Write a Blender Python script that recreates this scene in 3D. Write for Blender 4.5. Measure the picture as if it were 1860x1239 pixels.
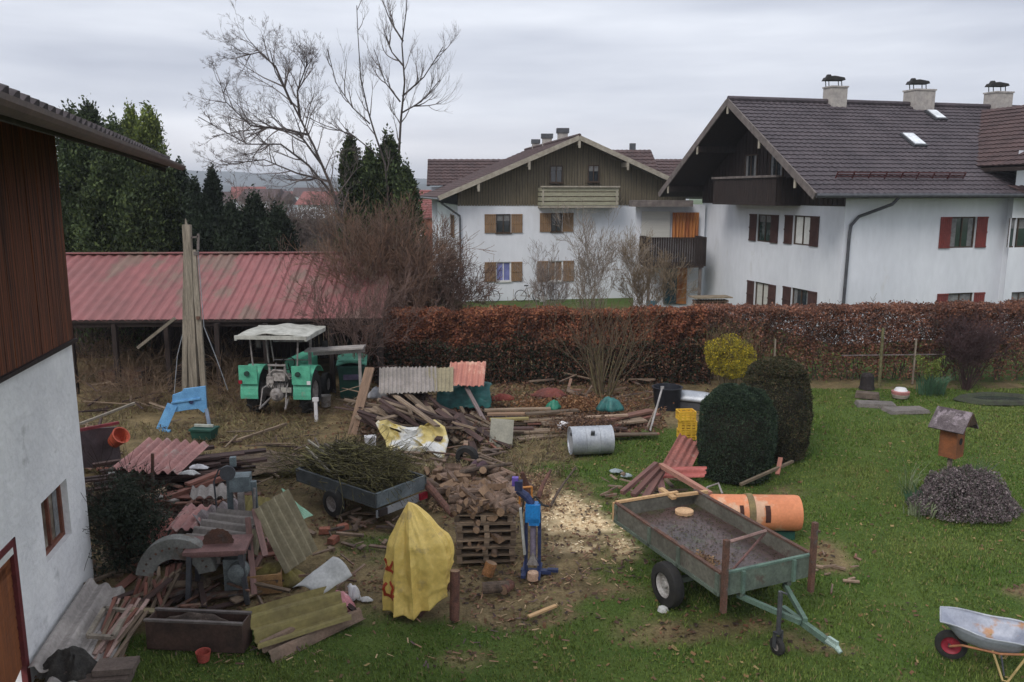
import bpy, math, random
import numpy as np
from mathutils import Vector, Matrix, noise as mnoise
for o in list(bpy.data.objects): bpy.data.objects.remove(o)
SC = bpy.context.scene
COL = SC.collection
R = math.radians
PI = math.pi
# ---------------------------------------------------------------- camera
F = 1500.0; TH = math.atan(269.5/F); H = 6.2
cam = bpy.data.cameras.new("camera"); camo = bpy.data.objects.new("camera", cam); COL.objects.link(camo)
cam.sensor_width = 36; cam.lens = 36*F/1860; cam.clip_end = 6000; cam.clip_start = 0.1
camo.location = (0, 0, H); camo.rotation_euler = (PI/2-TH, 0, 0)
SC.camera = camo
# ---------------------------------------------------------------- sky: nishita seen through a layered overcast
SUN_EL, SUN_AZ = R(44), R(215)
world = bpy.data.worlds.new("World"); SC.world = world; world.use_nodes = True
nt = world.node_tree; nt.nodes.clear()
def N(t, typ, **kw):
    n = t.nodes.new(typ)
    for k, v in kw.items():
        if k in n.inputs: n.inputs[k].default_value = v
        else: setattr(n, k, v)
    return n
out = N(nt, 'ShaderNodeOutputWorld'); bg = N(nt, 'ShaderNodeBackground'); bg.inputs['Strength'].default_value = 0.1
sky = N(nt, 'ShaderNodeTexSky'); sky.sky_type = 'NISHITA'; sky.sun_disc = False
sky.sun_elevation = SUN_EL; sky.sun_rotation = SUN_AZ; sky.air_density = 1.0; sky.dust_density = 3.0
tc = N(nt, 'ShaderNodeTexCoord'); mp = N(nt, 'ShaderNodeMapping'); mp.inputs['Scale'].default_value = (1.2, 1.2, 9)
nz = N(nt, 'ShaderNodeTexNoise'); nz.inputs['Scale'].default_value = 1.6; nz.inputs['Detail'].default_value = 5; nz.inputs['Roughness'].default_value = .5
cr = N(nt, 'ShaderNodeValToRGB')
cr.color_ramp.elements[0].position = .32; cr.color_ramp.elements[0].color = (4.5, 4.75, 5.5, 1)
cr.color_ramp.elements[1].position = .66; cr.color_ramp.elements[1].color = (7.9, 8.1, 8.6, 1)
sep = N(nt, 'ShaderNodeSeparateXYZ'); el = N(nt, 'ShaderNodeValToRGB')
e = el.color_ramp.elements
e[0].position = 0.0; e[0].color = (1.42, 1.32, 1.24, 1)
e[1].position = .09; e[1].color = (1.02, 1.02, 1.03, 1)
x = e.new(.2); x.color = (.93, .94, .96, 1)
x = e.new(.32); x.color = (1.03, 1.04, 1.05, 1)
x = e.new(1.0); x.color = (1.35, 1.35, 1.33, 1)
mul = N(nt, 'ShaderNodeMixRGB'); mul.blend_type = 'MULTIPLY'; mul.inputs[0].default_value = 1
mix = N(nt, 'ShaderNodeMixRGB'); mix.inputs[0].default_value = .93
L = nt.links.new
L(tc.outputs['Generated'], mp.inputs['Vector']); L(mp.outputs[0], nz.inputs['Vector']); L(nz.outputs['Fac'], cr.inputs[0])
L(tc.outputs['Generated'], sep.inputs[0]); L(sep.outputs['Z'], el.inputs[0])
L(cr.outputs[0], mul.inputs[1]); L(el.outputs[0], mul.inputs[2])
L(sky.outputs[0], mix.inputs[1]); L(mul.outputs[0], mix.inputs[2])
L(mix.outputs[0], bg.inputs[0]); L(bg.outputs[0], out.inputs[0])
# ---------------------------------------------------------------- sun: weak and broad, behind the clouds
sl = bpy.data.lights.new("sun", 'SUN'); so = bpy.data.objects.new("sun", sl); COL.objects.link(so)
sl.energy = 1.3; sl.angle = R(22); sl.color = (1, .95, .88)
sd = Vector((math.sin(SUN_AZ)*math.cos(SUN_EL), math.cos(SUN_AZ)*math.cos(SUN_EL), math.sin(SUN_EL)))
so.rotation_euler = sd.to_track_quat('Z', 'Y').to_euler()
SC.view_settings.view_transform = 'Standard'; SC.view_settings.look = 'None'
SC.view_settings.exposure = 0.44; SC.view_settings.gamma = 1; SC.view_settings.use_curve_mapping = False
SC.render.film_transparent = False

# ---------------------------------------------------------------- measuring helpers
_c, _s = math.cos(TH), math.sin(TH)
def ray(px, py):
    dx = (px-930)/F; dy = (619.5-py)/F
    return Vector((dx, dy*_s+_c, dy*_c-_s))
def G(px, py, z=0.0):
    d = ray(px, py); return Vector((0, 0, H))+d*((z-H)/d.z)
def A(px, py, Y):
    d = ray(px, py); return Vector((0, 0, H))+d*(Y/d.y)
def onplane(px, py, O, n):
    d = ray(px, py); o = Vector((0, 0, H)); return o+d*((Vector(O)-o).dot(n)/d.dot(n))
def V(*a): return Vector(a)

# ---------------------------------------------------------------- materials
MATS = {}
def M(name, c1, c2=None, scale=3.0, rough=.85, fine=0.25, bump=.25, stretch=(1, 1, 1), metal=0.0, rnd=0.0, c3=None, c3s=1.0, c3t=.55, spec=.3, coords='Object', dist=.01):
    if name in MATS: return MATS[name]
    m = bpy.data.materials.new(name); m.use_nodes = True; t = m.node_tree; t.nodes.clear(); l = t.links.new
    o = N(t, 'ShaderNodeOutputMaterial'); p = N(t, 'ShaderNodeBsdfPrincipled')
    p.inputs['Roughness'].default_value = rough; p.inputs['Metallic'].default_value = metal; p.inputs['Specular IOR Level'].default_value = spec
    l(p.outputs[0], o.inputs[0])
    tcn = N(t, 'ShaderNodeTexCoord'); mpn = N(t, 'ShaderNodeMapping'); mpn.inputs['Scale'].default_value = stretch
    oi = N(t, 'ShaderNodeObjectInfo'); ad = N(t, 'ShaderNodeVectorMath', operation='ADD'); sc_ = N(t, 'ShaderNodeVectorMath', operation='SCALE')
    cx = N(t, 'ShaderNodeCombineXYZ'); l(oi.outputs['Random'], cx.inputs[0]); l(oi.outputs['Random'], cx.inputs[2])
    l(cx.outputs[0], sc_.inputs[0]); sc_.inputs['Scale'].default_value = 31.0
    l(tcn.outputs[coords], ad.inputs[0]); l(sc_.outputs[0], ad.inputs[1]); l(ad.outputs[0], mpn.inputs[0])
    n1 = N(t, 'ShaderNodeTexNoise'); n1.inputs['Scale'].default_value = scale; n1.inputs['Detail'].default_value = 6; n1.inputs['Roughness'].default_value = .6
    l(mpn.outputs[0], n1.inputs['Vector'])
    r = N(t, 'ShaderNodeValToRGB'); r.color_ramp.elements[0].position = .36; r.color_ramp.elements[1].position = .64
    c2 = c2 or tuple(v*.6 for v in c1)
    r.color_ramp.elements[0].color = (*c2, 1); r.color_ramp.elements[1].color = (*c1, 1)
    l(n1.outputs['Fac'], r.inputs[0]); cur = r.outputs[0]
    if c3:
        n3 = N(t, 'ShaderNodeTexNoise'); n3.inputs['Scale'].default_value = c3s; n3.inputs['Detail'].default_value = 7; n3.inputs['Roughness'].default_value = .65
        l(mpn.outputs[0], n3.inputs['Vector'])
        r3 = N(t, 'ShaderNodeValToRGB'); r3.color_ramp.elements[0].position = c3t; r3.color_ramp.elements[1].position = c3t+.08
        l(n3.outputs['Fac'], r3.inputs[0]); mx = N(t, 'ShaderNodeMixRGB'); l(r3.outputs[0], mx.inputs[0]); l(cur, mx.inputs[1]); mx.inputs[2].default_value = (*c3, 1); cur = mx.outputs[0]
    n2 = N(t, 'ShaderNodeTexNoise'); n2.inputs['Scale'].default_value = scale*9; n2.inputs['Detail'].default_value = 4
    l(mpn.outputs[0], n2.inputs['Vector'])
    if fine > 0:
        mr = N(t, 'ShaderNodeMapRange'); mr.inputs['From Min'].default_value = .3; mr.inputs['From Max'].default_value = .7
        mr.inputs['To Min'].default_value = 1-fine; mr.inputs['To Max'].default_value = 1+fine
        l(n2.outputs['Fac'], mr.inputs[0]); mm = N(t, 'ShaderNodeVectorMath', operation='SCALE'); l(cur, mm.inputs[0]); l(mr.outputs[0], mm.inputs['Scale']); cur = mm.outputs[0]
    if rnd > 0:
        mr = N(t, 'ShaderNodeMapRange'); mr.inputs['To Min'].default_value = 1-rnd; mr.inputs['To Max'].default_value = 1+rnd
        l(oi.outputs['Random'], mr.inputs[0]); mm = N(t, 'ShaderNodeVectorMath', operation='SCALE'); l(cur, mm.inputs[0]); l(mr.outputs[0], mm.inputs['Scale']); cur = mm.outputs[0]
    l(cur, p.inputs['Base Color'])
    if bump > 0:
        b = N(t, 'ShaderNodeBump'); b.inputs['Strength'].default_value = bump; b.inputs['Distance'].default_value = dist
        a2 = N(t, 'ShaderNodeMath', operation='ADD'); l(n1.outputs['Fac'], a2.inputs[0]); l(n2.outputs['Fac'], a2.inputs[1]); l(a2.outputs[0], b.inputs['Height']); l(b.outputs[0], p.inputs['Normal'])
    MATS[name] = m; return m
def leafmat(name, rough=.7, spec=.2, trans=.0):
    m = bpy.data.materials.new(name); m.use_nodes = True; t = m.node_tree; p = t.nodes['Principled BSDF']
    a = N(t, 'ShaderNodeAttribute'); a.attribute_name = 'Col'; t.links.new(a.outputs['Color'], p.inputs['Base Color'])
    p.inputs['Roughness'].default_value = rough; p.inputs['Specular IOR Level'].default_value = spec
    if trans:
        o = t.nodes['Material Output']; tr = N(t, 'ShaderNodeBsdfTranslucent'); mx = N(t, 'ShaderNodeMixShader'); mx.inputs[0].default_value = trans
        t.links.new(a.outputs['Color'], tr.inputs[0]); t.links.new(p.outputs[0], mx.inputs[1]); t.links.new(tr.outputs[0], mx.inputs[2]); t.links.new(mx.outputs[0], o.inputs[0])
    MATS[name] = m; return m
LEAF = leafmat('leaf', trans=.25); TWIG = leafmat('twig', .9, .1)

plaster = M('white plaster', (.68, .70, .75), (.60, .62, .67), .5, .9, .04, .15, (1, 1, .35), c3=(.57, .58, .60), c3s=1.1, c3t=.62)
plaster_barn = M('rough lime plaster', (.80, .80, .80), (.68, .68, .69), 1.2, .95, .05, .9, c3=(.50, .50, .50), c3s=1.1, c3t=.64, dist=.02)
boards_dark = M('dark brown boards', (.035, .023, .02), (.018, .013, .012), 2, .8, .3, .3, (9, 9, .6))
boards_barn = M('reddish weathered boards', (.20, .065, .028), (.016, .009, .008), 2.6, .8, .35, .4, (12, 12, .22), c3=(.17, .115, .075), c3s=2.2, c3t=.6)
boards_green = M('greenish brown gable boards', (.15, .125, .085), (.10, .085, .06), 2, .85, .2, .3, (9, 9, .6))
boards_pale = M('pale greenish balcony boards', (.33, .32, .23), (.24, .23, .17), 2, .85, .15, .2, (.6, 9, 9))
trim_pale = M('pale weathered trim', (.36, .33, .27), (.25, .22, .18), 4, .85, .15, .2)
trim_grey = M('grey weathered trim', (.17, .145, .135), (.10, .085, .08), 4, .85, .15, .2)
tile_brown = M('brown roof tile', (.085, .052, .050), (.055, .034, .034), 1.2, .75, .25, .3)
tile_dark = M('dark brown roof tile', (.078, .064, .072), (.052, .043, .050), .9, .7, .22, .3)
tile_red = M('red roof tile', (.24, .085, .075), (.17, .06, .055), 2, .8, .2, .2)
shutter_tan = M('tan shutter wood', (.25, .155, .085), (.18, .115, .07), 3, .8, .15, .15)
shutter_brown = M('brown shutter wood', (.075, .035, .03), (.05, .024, .022), 3, .8, .15, .15)
shutter_red = M('red brown shutter wood', (.19, .04, .035), (.13, .03, .028), 3, .75, .15, .15)
glass = M('dark window glass', (.03, .035, .04), (.02, .024, .028), 2, .08, 0, 0, spec=.6)
glass_green = M('greenish window glass', (.03, .055, .045), (.02, .035, .03), 2, .1, 0, 0, spec=.6)
glass_blue = M('blue curtained window', (.22, .24, .50), (.12, .14, .32), 3, .3, .1, 0, spec=.5)
white_paint = M('white paint', (.72, .72, .70), (.6, .6, .58), 4, .6, .08, .05)
win_frame = M('dark brown frame', (.07, .045, .03), None, 4, .6, .1, .05)
metal_dark = M('dark zinc', (.10, .105, .115), (.07, .07, .08), 4, .5, .15, .1, metal=.4)
chim = M('chimney render', (.40, .37, .34), (.28, .26, .25), 4, .9, .2, .3)
black = M('black rubber', (.018, .018, .019), (.03, .028, .026), 6, .85, .2, .3)
rust = M('rusty steel', (.13, .065, .045), (.075, .045, .036), 5, .85, .3, .4, c3=(.09, .08, .075), c3s=4)
rust_pink = M('pinkish rust', (.22, .12, .11), (.14, .08, .075), 4, .8, .2, .3)
wood_grey = M('weathered grey wood', (.23, .19, .15), (.12, .095, .075), 2, .9, .25, .5, (7, 7, .8), rnd=.3)
wood_gx = M('weathered grey plank', (.25, .185, .13), (.11, .08, .058), 2, .9, .25, .5, (.8, 7, 7), rnd=.4)
wood_dx = M('dark wet plank', (.085, .05, .045), (.04, .026, .022), 2, .8, .25, .5, (.8, 7, 7), rnd=.35)
wood_fx = M('fresh cut plank', (.55, .36, .19), (.42, .26, .13), 3, .8, .15, .3, (.8, 7, 7), rnd=.15)
wood_red = M('reddish plank', (.26, .11, .08), (.15, .07, .055), 2, .8, .2, .4, (.8, 7, 7), rnd=.25)
bark = M('bark', (.14, .10, .075), (.06, .045, .036), 8, .95, .3, .9, rnd=.25)
bark_red = M('reddish bark', (.15, .07, .05), (.07, .035, .028), 8, .9, .3, .7, rnd=.2)
endgrain = M('cut log end', (.29, .19, .12), (.18, .115, .075), 9, .85, .2, .2)
corr_red = M('red trapezoid sheet', (.26, .098, .098), (.19, .082, .080), .5, .6, .12, .1, (1, .35, 1), c3=(.18, .115, .095), c3s=.6, c3t=.53)
corr_pink = M('faded pink corrugated sheet', (.42, .22, .20), (.31, .165, .155), 2, .85, .15, .25, c3=(.36, .28, .25), c3s=1.6)
corr_oldred = M('old brick red corrugated sheet', (.33, .12, .095), (.22, .09, .075), 2, .85, .2, .25, c3=(.36, .22, .18), c3s=2.2)
corr_grey = M('grey fibre cement sheet', (.29, .26, .24), (.20, .18, .165), 2, .95, .15, .3)
corr_green = M('mossy green grey sheet', (.27, .235, .155), (.19, .165, .11), 2, .95, .15, .3)
corr_yellow = M('yellow green mossy sheet', (.26, .22, .085), (.17, .14, .065), 1.6, .95, .15, .3)
corr_lt = M('pale grey sheet', (.55, .55, .54), (.42, .42, .41), 3, .8, .12, .15)
yellow_tarp = M('yellow tarpaulin', (.78, .57, .17), (.66, .47, .13), 2.5, .38, .08, .35, spec=.4, c3=(.50, .36, .13), c3s=3.2, c3t=.58)
yw_tarp = M('yellow and white tarpaulin', (.62, .50, .19), (.58, .46, .16), 3, .45, .06, .3, c3=(.68, .68, .66), c3s=1.3, c3t=.47, spec=.4)
teal_tarp = M('teal tarpaulin', (.03, .15, .14), (.015, .07, .07), 4, .5, .1, .3, spec=.4)
green_tarp = M('green tarpaulin', (.02, .20, .12), (.015, .12, .08), 4, .5, .1, .3, spec=.4)
green_pale = M('pale green sheet', (.25, .42, .30), (.18, .33, .22), 4, .6, .1, .2)
pink_bag = M('pink plastic bag', (.55, .24, .26), (.42, .17, .19), 4, .5, .1, .3, c3=(.62, .55, .52), c3s=2.5, c3t=.56)
white_plastic = M('white plastic', (.66, .65, .66), (.55, .54, .56), 4, .5, .05, .1)
tgreen = M('tractor green paint', (.10, .42, .27), (.07, .30, .20), 5, .6, .15, .15, spec=.3, c3=(.20, .25, .19), c3s=3.5, c3t=.58)
tgrey = M('tractor grey metal', (.30, .28, .27), (.16, .14, .13), 9, .7, .3, .3)
canopy_white = M('canopy white', (.46, .46, .42), (.28, .28, .25), 4, .6, .12, .1)
blue_paint = M('light blue paint', (.17, .40, .66), (.11, .28, .52), 4, .5, .15, .1)
blue_deep = M('deep blue paint', (.02, .11, .38), (.015, .07, .26), 4, .45, .2, .1)
navy = M('navy steel', (.03, .045, .12), (.02, .025, .06), 4, .55, .2, .1)
bin_green = M('dark green bin plastic', (.018, .075, .055), (.014, .05, .04), 4, .55, .1, .1)
bin_lid = M('faded green lid plastic', (.09, .27, .20), (.06, .19, .14), 4, .5, .1, .1)
zinc = M('galvanised steel', (.42, .44, .47), (.30, .32, .36), 3, .45, .12, .1, metal=.35)
zinc_dull = M('dull galvanised trailer side', (.10, .11, .115), (.06, .068, .07), 3, .6, .15, .15, metal=.25)
red_lamp = M('red lamp plastic', (.35, .02, .04), None, 5, .3, .05, 0)
yellow_crate = M('yellow crate plastic', (.72, .45, .05), (.60, .36, .04), 4, .5, .1, .1)
orange_plastic = M('orange drum plastic', (.66, .25, .12), (.55, .20, .095), 2.5, .55, .08, .1, c3=(.58, .36, .24), c3s=2.0, c3t=.55)
orange_red = M('orange red plastic', (.55, .11, .06), None, 4, .5, .1, .1)
trailer_green = M('dull green trailer paint', (.115, .145, .115), (.07, .085, .07), 3, .7, .2, .25, c3=(.09, .075, .06), c3s=3.5, c3t=.57)
trailer_side = M('grey green trailer boards', (.135, .13, .108), (.085, .08, .066), 2, .85, .2, .35, c3=(.09, .065, .055), c3s=2.5, c3t=.58)
trailer_bed = M('wet trailer floor', (.090, .056, .052), (.035, .024, .022), 1.3, .35, .3, .4, c3=(.06, .06, .03), c3s=2.3, c3t=.56, spec=.5)
barrow_tray = M('wheelbarrow tray zinc', (.34, .36, .42), (.26, .28, .34), 3, .5, .1, .15, c3=(.36, .20, .11), c3s=2.2, c3t=.60, metal=.2)
red_rim = M('red rim paint', (.32, .03, .05), None, 4, .5, .15, .1)
straw_paint = M('pale yellow tube', (.48, .36, .16), None, 4, .6, .1, .1)
handle_orange = M('orange handle tube', (.45, .20, .10), None, 4, .6, .1, .1)
birdwood = M('orange stained wood', (.24, .085, .032), (.13, .055, .028), 4, .7, .15, .2)
slateroof = M('grey shingle', (.20, .17, .185), (.10, .085, .10), 6, .8, .25, .4)
brick = M('red brick rubble', (.32, .12, .08), (.22, .09, .06), 4, .9, .2, .4, rnd=.2)
curtain_orange = M('orange curtain', (.48, .20, .06), (.25, .08, .035), 1.5, .9, .1, .1, (6, 6, .4))
beige_blind = M('beige roller shutter', (.50, .49, .45), (.43, .42, .39), 2, .8, .05, .1, (.5, .5, 12))
teal_door = M('dark teal cloth', (.02, .07, .09), None, 4, .8, .1, .1)
print_red = M('red print', (.50, .07, .03), None, 4, .5, .1, .0)
soil = M('dark soil', (.06, .045, .035), (.035, .027, .022), 3, .95, .3, .8)
door_orange = M('orange brown door boards', (.27, .095, .035), (.17, .06, .028), 2, .7, .2, .3, (9, 9, .6))
red_frame = M('dark red frame', (.14, .03, .03), (.09, .02, .022), 4, .7, .15, .1)
haze_hill = M('wooded hillside', (.05, .06, .06), (.03, .04, .045), .01, 1, .2, 0)
cable = M('grey rope', (.30, .32, .35), None, 4, .8, .1, 0)

# ---------------------------------------------------------------- mesh helpers
class MB:
    def __init__(s): s.v = []; s.f = []; s.m = []
    def add(s, vs, fs, mi=0):
        b = len(s.v); s.v += [tuple(p) for p in vs]; s.f += [tuple(b+i for i in f) for f in fs]; s.m += [mi]*len(fs); return s
    def box(s, c, d, rot=None, mi=0, taper=1.0):
        hx, hy, hz = d[0]/2, d[1]/2, d[2]/2; P = []
        for z in (-1, 1):
            k = taper if z > 0 else 1
            for (x, y) in ((-1, -1), (1, -1), (1, 1), (-1, 1)): P.append(Vector((x*hx*k, y*hy*k, z*hz)))
        if rot is not None: P = [rot@p for p in P]
        c = Vector(c); P = [p+c for p in P]
        return s.add(P, [(0, 3, 2, 1), (4, 5, 6, 7), (0, 1, 5, 4), (1, 2, 6, 5), (2, 3, 7, 6), (3, 0, 4, 7)], mi)
    def bar(s, a, b, w, h, up=(0, 0, 1), mi=0, sk=0.0):
        a = Vector(a); b = Vector(b); d = (b-a).normalized(); up = Vector(up)
        x = d.cross(up)
        if x.length < 1e-4: x = d.cross(Vector((1, 0, 0)))
        x.normalize(); z = x.cross(d).normalized(); P = []
        for q in (a, b):
            for (i, j) in ((-1, -1), (1, -1), (1, 1), (-1, 1)): P.append(q+x*(w/2*i)+z*(h/2*j))
        return s.add(P, [(0, 1, 2, 3), (7, 6, 5, 4), (0, 4, 5, 1), (1, 5, 6, 2), (2, 6, 7, 3), (3, 7, 4, 0)], mi)
    def tube(s, pts, r, n=8, cap=True, mi=0, closed=False):
        pts = [Vector(p) for p in pts]
        if not hasattr(r, '__len__'): r = [r]*len(pts)
        P = []; ref = None; K = len(pts)
        for i, p in enumerate(pts):
            if closed: d = pts[(i+1) % K]-pts[i-1]
            else: d = pts[min(i+1, K-1)]-pts[max(i-1, 0)]
            d.normalize()
            if ref is None:
                ref = d.cross(Vector((0, 0, 1)))
                if ref.length < .1: ref = d.cross(Vector((1, 0, 0)))
            ref = (ref-d*ref.dot(d)).normalized(); y = d.cross(ref)
            for k in range(n):
                a = 2*PI*k/n; P.append(p+(ref*math.cos(a)+y*math.sin(a))*r[i])
        fs = []
        for i in range(K if closed else K-1):
            j = (i+1) % K
            for k in range(n): fs.append((i*n+k, i*n+(k+1) % n, j*n+(k+1) % n, j*n+k))
        if cap and not closed: fs += [tuple(range(n))[::-1], tuple((K-1)*n+k for k in range(n))]
        return s.add(P, fs, mi)
    def lathe(s, c, axis, prof, n=24, mi=0):
        """prof: (offset along axis, radius)"""
        c = Vector(c); d = Vector(axis).normalized(); x = d.cross(Vector((0, 0, 1)))
        if x.length < .1: x = d.cross(Vector((1, 0, 0)))
        x.normalize(); y = d.cross(x); P = []
        for (t, r) in prof:
            for k in range(n):
                a = 2*PI*k/n; P.append(c+d*t+(x*math.cos(a)+y*math.sin(a))*r)
        fs = []
        for i in range(len(prof)-1):
            for k in range(n): fs.append((i*n+k, i*n+(k+1) % n, (i+1)*n+(k+1) % n, (i+1)*n+k))
        return s.add(P, fs, mi)
    def grid(s, nu, nv, fn, mi=0, wrap=False):
        P = [fn(i/nu, j/nv) for j in range(nv+1) for i in range(nu+1)]; w = nu+1
        return s.add(P, [(j*w+i, j*w+i+1, (j+1)*w+i+1, (j+1)*w+i) for j in range(nv) for i in range(nu)], mi)
    def prism(s, poly, vec, mi=0):
        n = len(poly); vec = Vector(vec); P = [Vector(p) for p in poly]; P += [p+vec for p in P]
        return s.add(P, [tuple(range(n))[::-1], tuple(range(n, 2*n))]+[(i, (i+1) % n, n+(i+1) % n, n+i) for i in range(n)], mi)
    def mesh(s, name, mats, inv=None, smooth=False):
        me = bpy.data.meshes.new(name); vs = s.v
        if inv is not None: vs = [tuple(inv@Vector(p)) for p in vs]
        me.from_pydata(vs, [], s.f)
        if not isinstance(mats, (list, tuple)): mats = [mats]
        for m in mats: me.materials.append(m)
        if len(mats) > 1: me.polygons.foreach_set('material_index', s.m)
        if smooth:
            me.polygons.foreach_set('use_smooth', [True]*len(me.polygons)); 
            try: me.set_sharp_from_angle(angle=R(40))
            except Exception: pass
        me.update(); return me
MW = {}
def thing(name, label, cat, loc=(0, 0, 0), rz=0.0, group=None):
    o = bpy.data.objects.new(name, None); COL.objects.link(o); o.empty_display_size = .2
    o.location = loc; o.rotation_euler = (0, 0, rz); o['label'] = label; o['category'] = cat
    if group: o['group'] = group
    MW[o.name] = Matrix.Translation(Vector(loc))@Matrix.Rotation(rz, 4, 'Z'); return o
def part(name, mb, mats, parent, world=False, smooth=False, solid=0.0, label=None):
    inv = None
    if world: inv = MW[parent.name].inverted()
    o = bpy.data.objects.new(name, mb.mesh(name, mats, inv, smooth)); COL.objects.link(o); o.parent = parent
    MW[o.name] = MW[parent.name]
    if solid: md = o.modifiers.new('s', 'SOLIDIFY'); md.thickness = solid; md.offset = 0
    if label: o['label'] = label
    return o
def single(name, mb, mats, label, cat, loc=(0, 0, 0), rz=0.0, group=None, world=False, smooth=False, solid=0.0):
    """a thing that is one mesh; with world=True the mesh is given in world coordinates"""
    mwx = Matrix.Translation(Vector(loc))@Matrix.Rotation(rz, 4, 'Z')
    o = bpy.data.objects.new(name, mb.mesh(name, mats, mwx.inverted() if world else None, smooth)); COL.objects.link(o)
    o.location = loc; o.rotation_euler = (0, 0, rz); o['label'] = label; o['category'] = cat
    if group: o['group'] = group
    if solid: md = o.modifiers.new('s', 'SOLIDIFY'); md.thickness = solid; md.offset = 0
    MW[o.name] = mwx; return o
def setkind(o, k): o['kind'] = k; return o
def copy_tree(o, loc, rz, label, group=None, scale=1.0):
    c = o.copy(); COL.objects.link(c); c.location = loc; c.rotation_euler = (0, 0, rz); c['label'] = label; c.scale = (scale,)*3
    if group: c['group'] = group
    MW[c.name] = Matrix.Translation(Vector(loc))@Matrix.Rotation(rz, 4, 'Z')
    for ch in list(o.children):
        d = ch.copy(); COL.objects.link(d); d.parent = c
        for g in list(ch.children):
            e_ = g.copy(); COL.objects.link(e_); e_.parent = d
    return c
def npmesh(name, v, quads, mat, cols=None, n=4):
    me = bpy.data.meshes.new(name); nf = len(quads)
    me.vertices.add(len(v)); me.vertices.foreach_set('co', v.astype(np.float32).ravel())
    me.loops.add(nf*n); me.loops.foreach_set('vertex_index', quads.astype(np.int32).ravel())
    me.polygons.add(nf); me.polygons.foreach_set('loop_start', np.arange(0, nf*n, n, dtype=np.int32))
    me.update(calc_edges=True); me.materials.append(mat)
    if cols is not None:
        a = me.color_attributes.new('Col', 'FLOAT_COLOR', 'POINT'); c = np.ones((len(v), 4), np.float32); c[:, :3] = cols; a.data.foreach_set('color', c.ravel())
    return me
def npobj(name, me, parent=None, loc=(0, 0, 0)):
    o = bpy.data.objects.new(name, me); COL.objects.link(o); o.parent = parent; o.location = loc
    if parent: MW[o.name] = MW[parent.name]
    return o
def leaves(P, size, cols, seed=0, aspect=.6, nrm=None, nj=1.0, mat=None, name='leaves', droop=0.0):
    """a diamond leaf at every point; cols = list of base colours picked at random"""
    rg = np.random.default_rng(seed); n = len(P); P = np.asarray(P, float)
    d = rg.normal(size=(n, 3))
    if nrm is not None: d = d*nj+nrm
    d[:, 2] += droop; d /= np.linalg.norm(d, axis=1)[:, None]+1e-9
    q = rg.normal(size=(n, 3)); q -= (q*d).sum(1)[:, None]*d; q /= np.linalg.norm(q, axis=1)[:, None]+1e-9
    s = size*rg.uniform(.6, 1.3, n)[:, None]
    w = np.stack([P-d*s*.5, P+q*s*.5*aspect, P+d*s*.5, P-q*s*.5*aspect], 1).reshape(-1, 3)
    cc = np.array(cols)[rg.integers(0, len(cols), n)]*rg.uniform(.7, 1.3, n)[:, None]
    return npmesh(name, w, np.arange(n*4).reshape(-1, 4), mat or LEAF, np.repeat(cc, 4, 0))
def tint(me, f):
    at_ = me.color_attributes['Col']; n = len(me.vertices); cc = np.empty(n*4, np.float32); at_.data.foreach_get('color', cc); co = np.empty(n*3, np.float32); me.vertices.foreach_get('co', co); co = co.reshape(-1, 3)[::4].repeat(4, 0)
    cc = cc.reshape(-1, 4); k = f(co[:, 0], co[:, 1], co[:, 2]); cc[:, :3] *= k.reshape(n, -1); at_.data.foreach_set('color', cc.ravel()); return me
def segmesh(name, S, mat=None, col=(.1, .08, .07), seed=0, sides=3):
    """S rows: p0(3) p1(3) r0 r1 -> little tapered prisms"""
    S = np.array(S, float); n = len(S); rg = np.random.default_rng(seed)
    a, b = S[:, :3], S[:, 3:6]; d = b-a; d /= np.linalg.norm(d, axis=1)[:, None]+1e-9
    ref = np.where(np.abs(d[:, 2:3]) > .9, np.array([[1., 0, 0]]), np.array([[0, 0, 1.]])); x = np.cross(d, ref); x /= np.linalg.norm(x, axis=1)[:, None]; y = np.cross(d, x)
    V_ = []
    for q, r in ((a, S[:, 6:7]), (b, S[:, 7:8])):
        for k in range(sides):
            t = 2*PI*k/sides; V_.append(q+(x*math.cos(t)+y*math.sin(t))*r)
    v = np.stack(V_, 1).reshape(-1, 3); base = np.arange(n)[:, None]*2*sides
    q = np.concatenate([base+np.array([[k, (k+1) % sides, sides+(k+1) % sides, sides+k]]) for k in range(sides)], 0)
    c = np.array(col)*rg.uniform(.7, 1.3, n)[:, None]
    return npmesh(name, v, q, mat or TWIG, np.repeat(c, 2*sides, 0))
def branch(S, p, d, L_, r, rng, lvl, wander=.25, up=.05, kids=4, split=.5, minr=.004, seg=None, shrink=.6, spread=.8):
    """grow one branch and its side twigs into S"""
    k = 5 if lvl > 0 else 3; q = Vector(p); d = Vector(d).normalized(); pts = []
    for i in range(k):
        d = (d+Vector((rng.gauss(0, 1), rng.gauss(0, 1), rng.gauss(0, 1)))*wander*.5+Vector((0, 0, up))).normalized()
        q2 = q+d*(L_/k); r0 = max(minr, r*(1-.75*i/k)); r1 = max(minr*.8, r*(1-.75*(i+1)/k))
        S.append((*q, *q2, r0, r1)); pts.append((q2.copy(), d.copy(), r1)); q = q2
    if lvl <= 0: return
    for j in range(kids):
        t = rng.uniform(.2, 1)*k; i = min(k-1, int(t)); b, dd, rr = pts[i]
        side = Vector((rng.gauss(0, 1), rng.gauss(0, 1), rng.gauss(0, 1))); side = (side-dd*side.dot(dd)).normalized()
        nd = (dd+side*spread*rng.uniform(.6, 1.2)).normalized()
        branch(S, b, nd, L_*shrink*rng.uniform(.6, 1.1), max(minr, rr*.7), rng, lvl-1, wander, up, kids, split, minr, shrink=shrink, spread=spread)
def frame3(o, u, v):
    u = Vector(u).normalized(); v = Vector(v); v = (v-u*v.dot(u)).normalized(); return Vector(o), u, v, u.cross(v)
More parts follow.
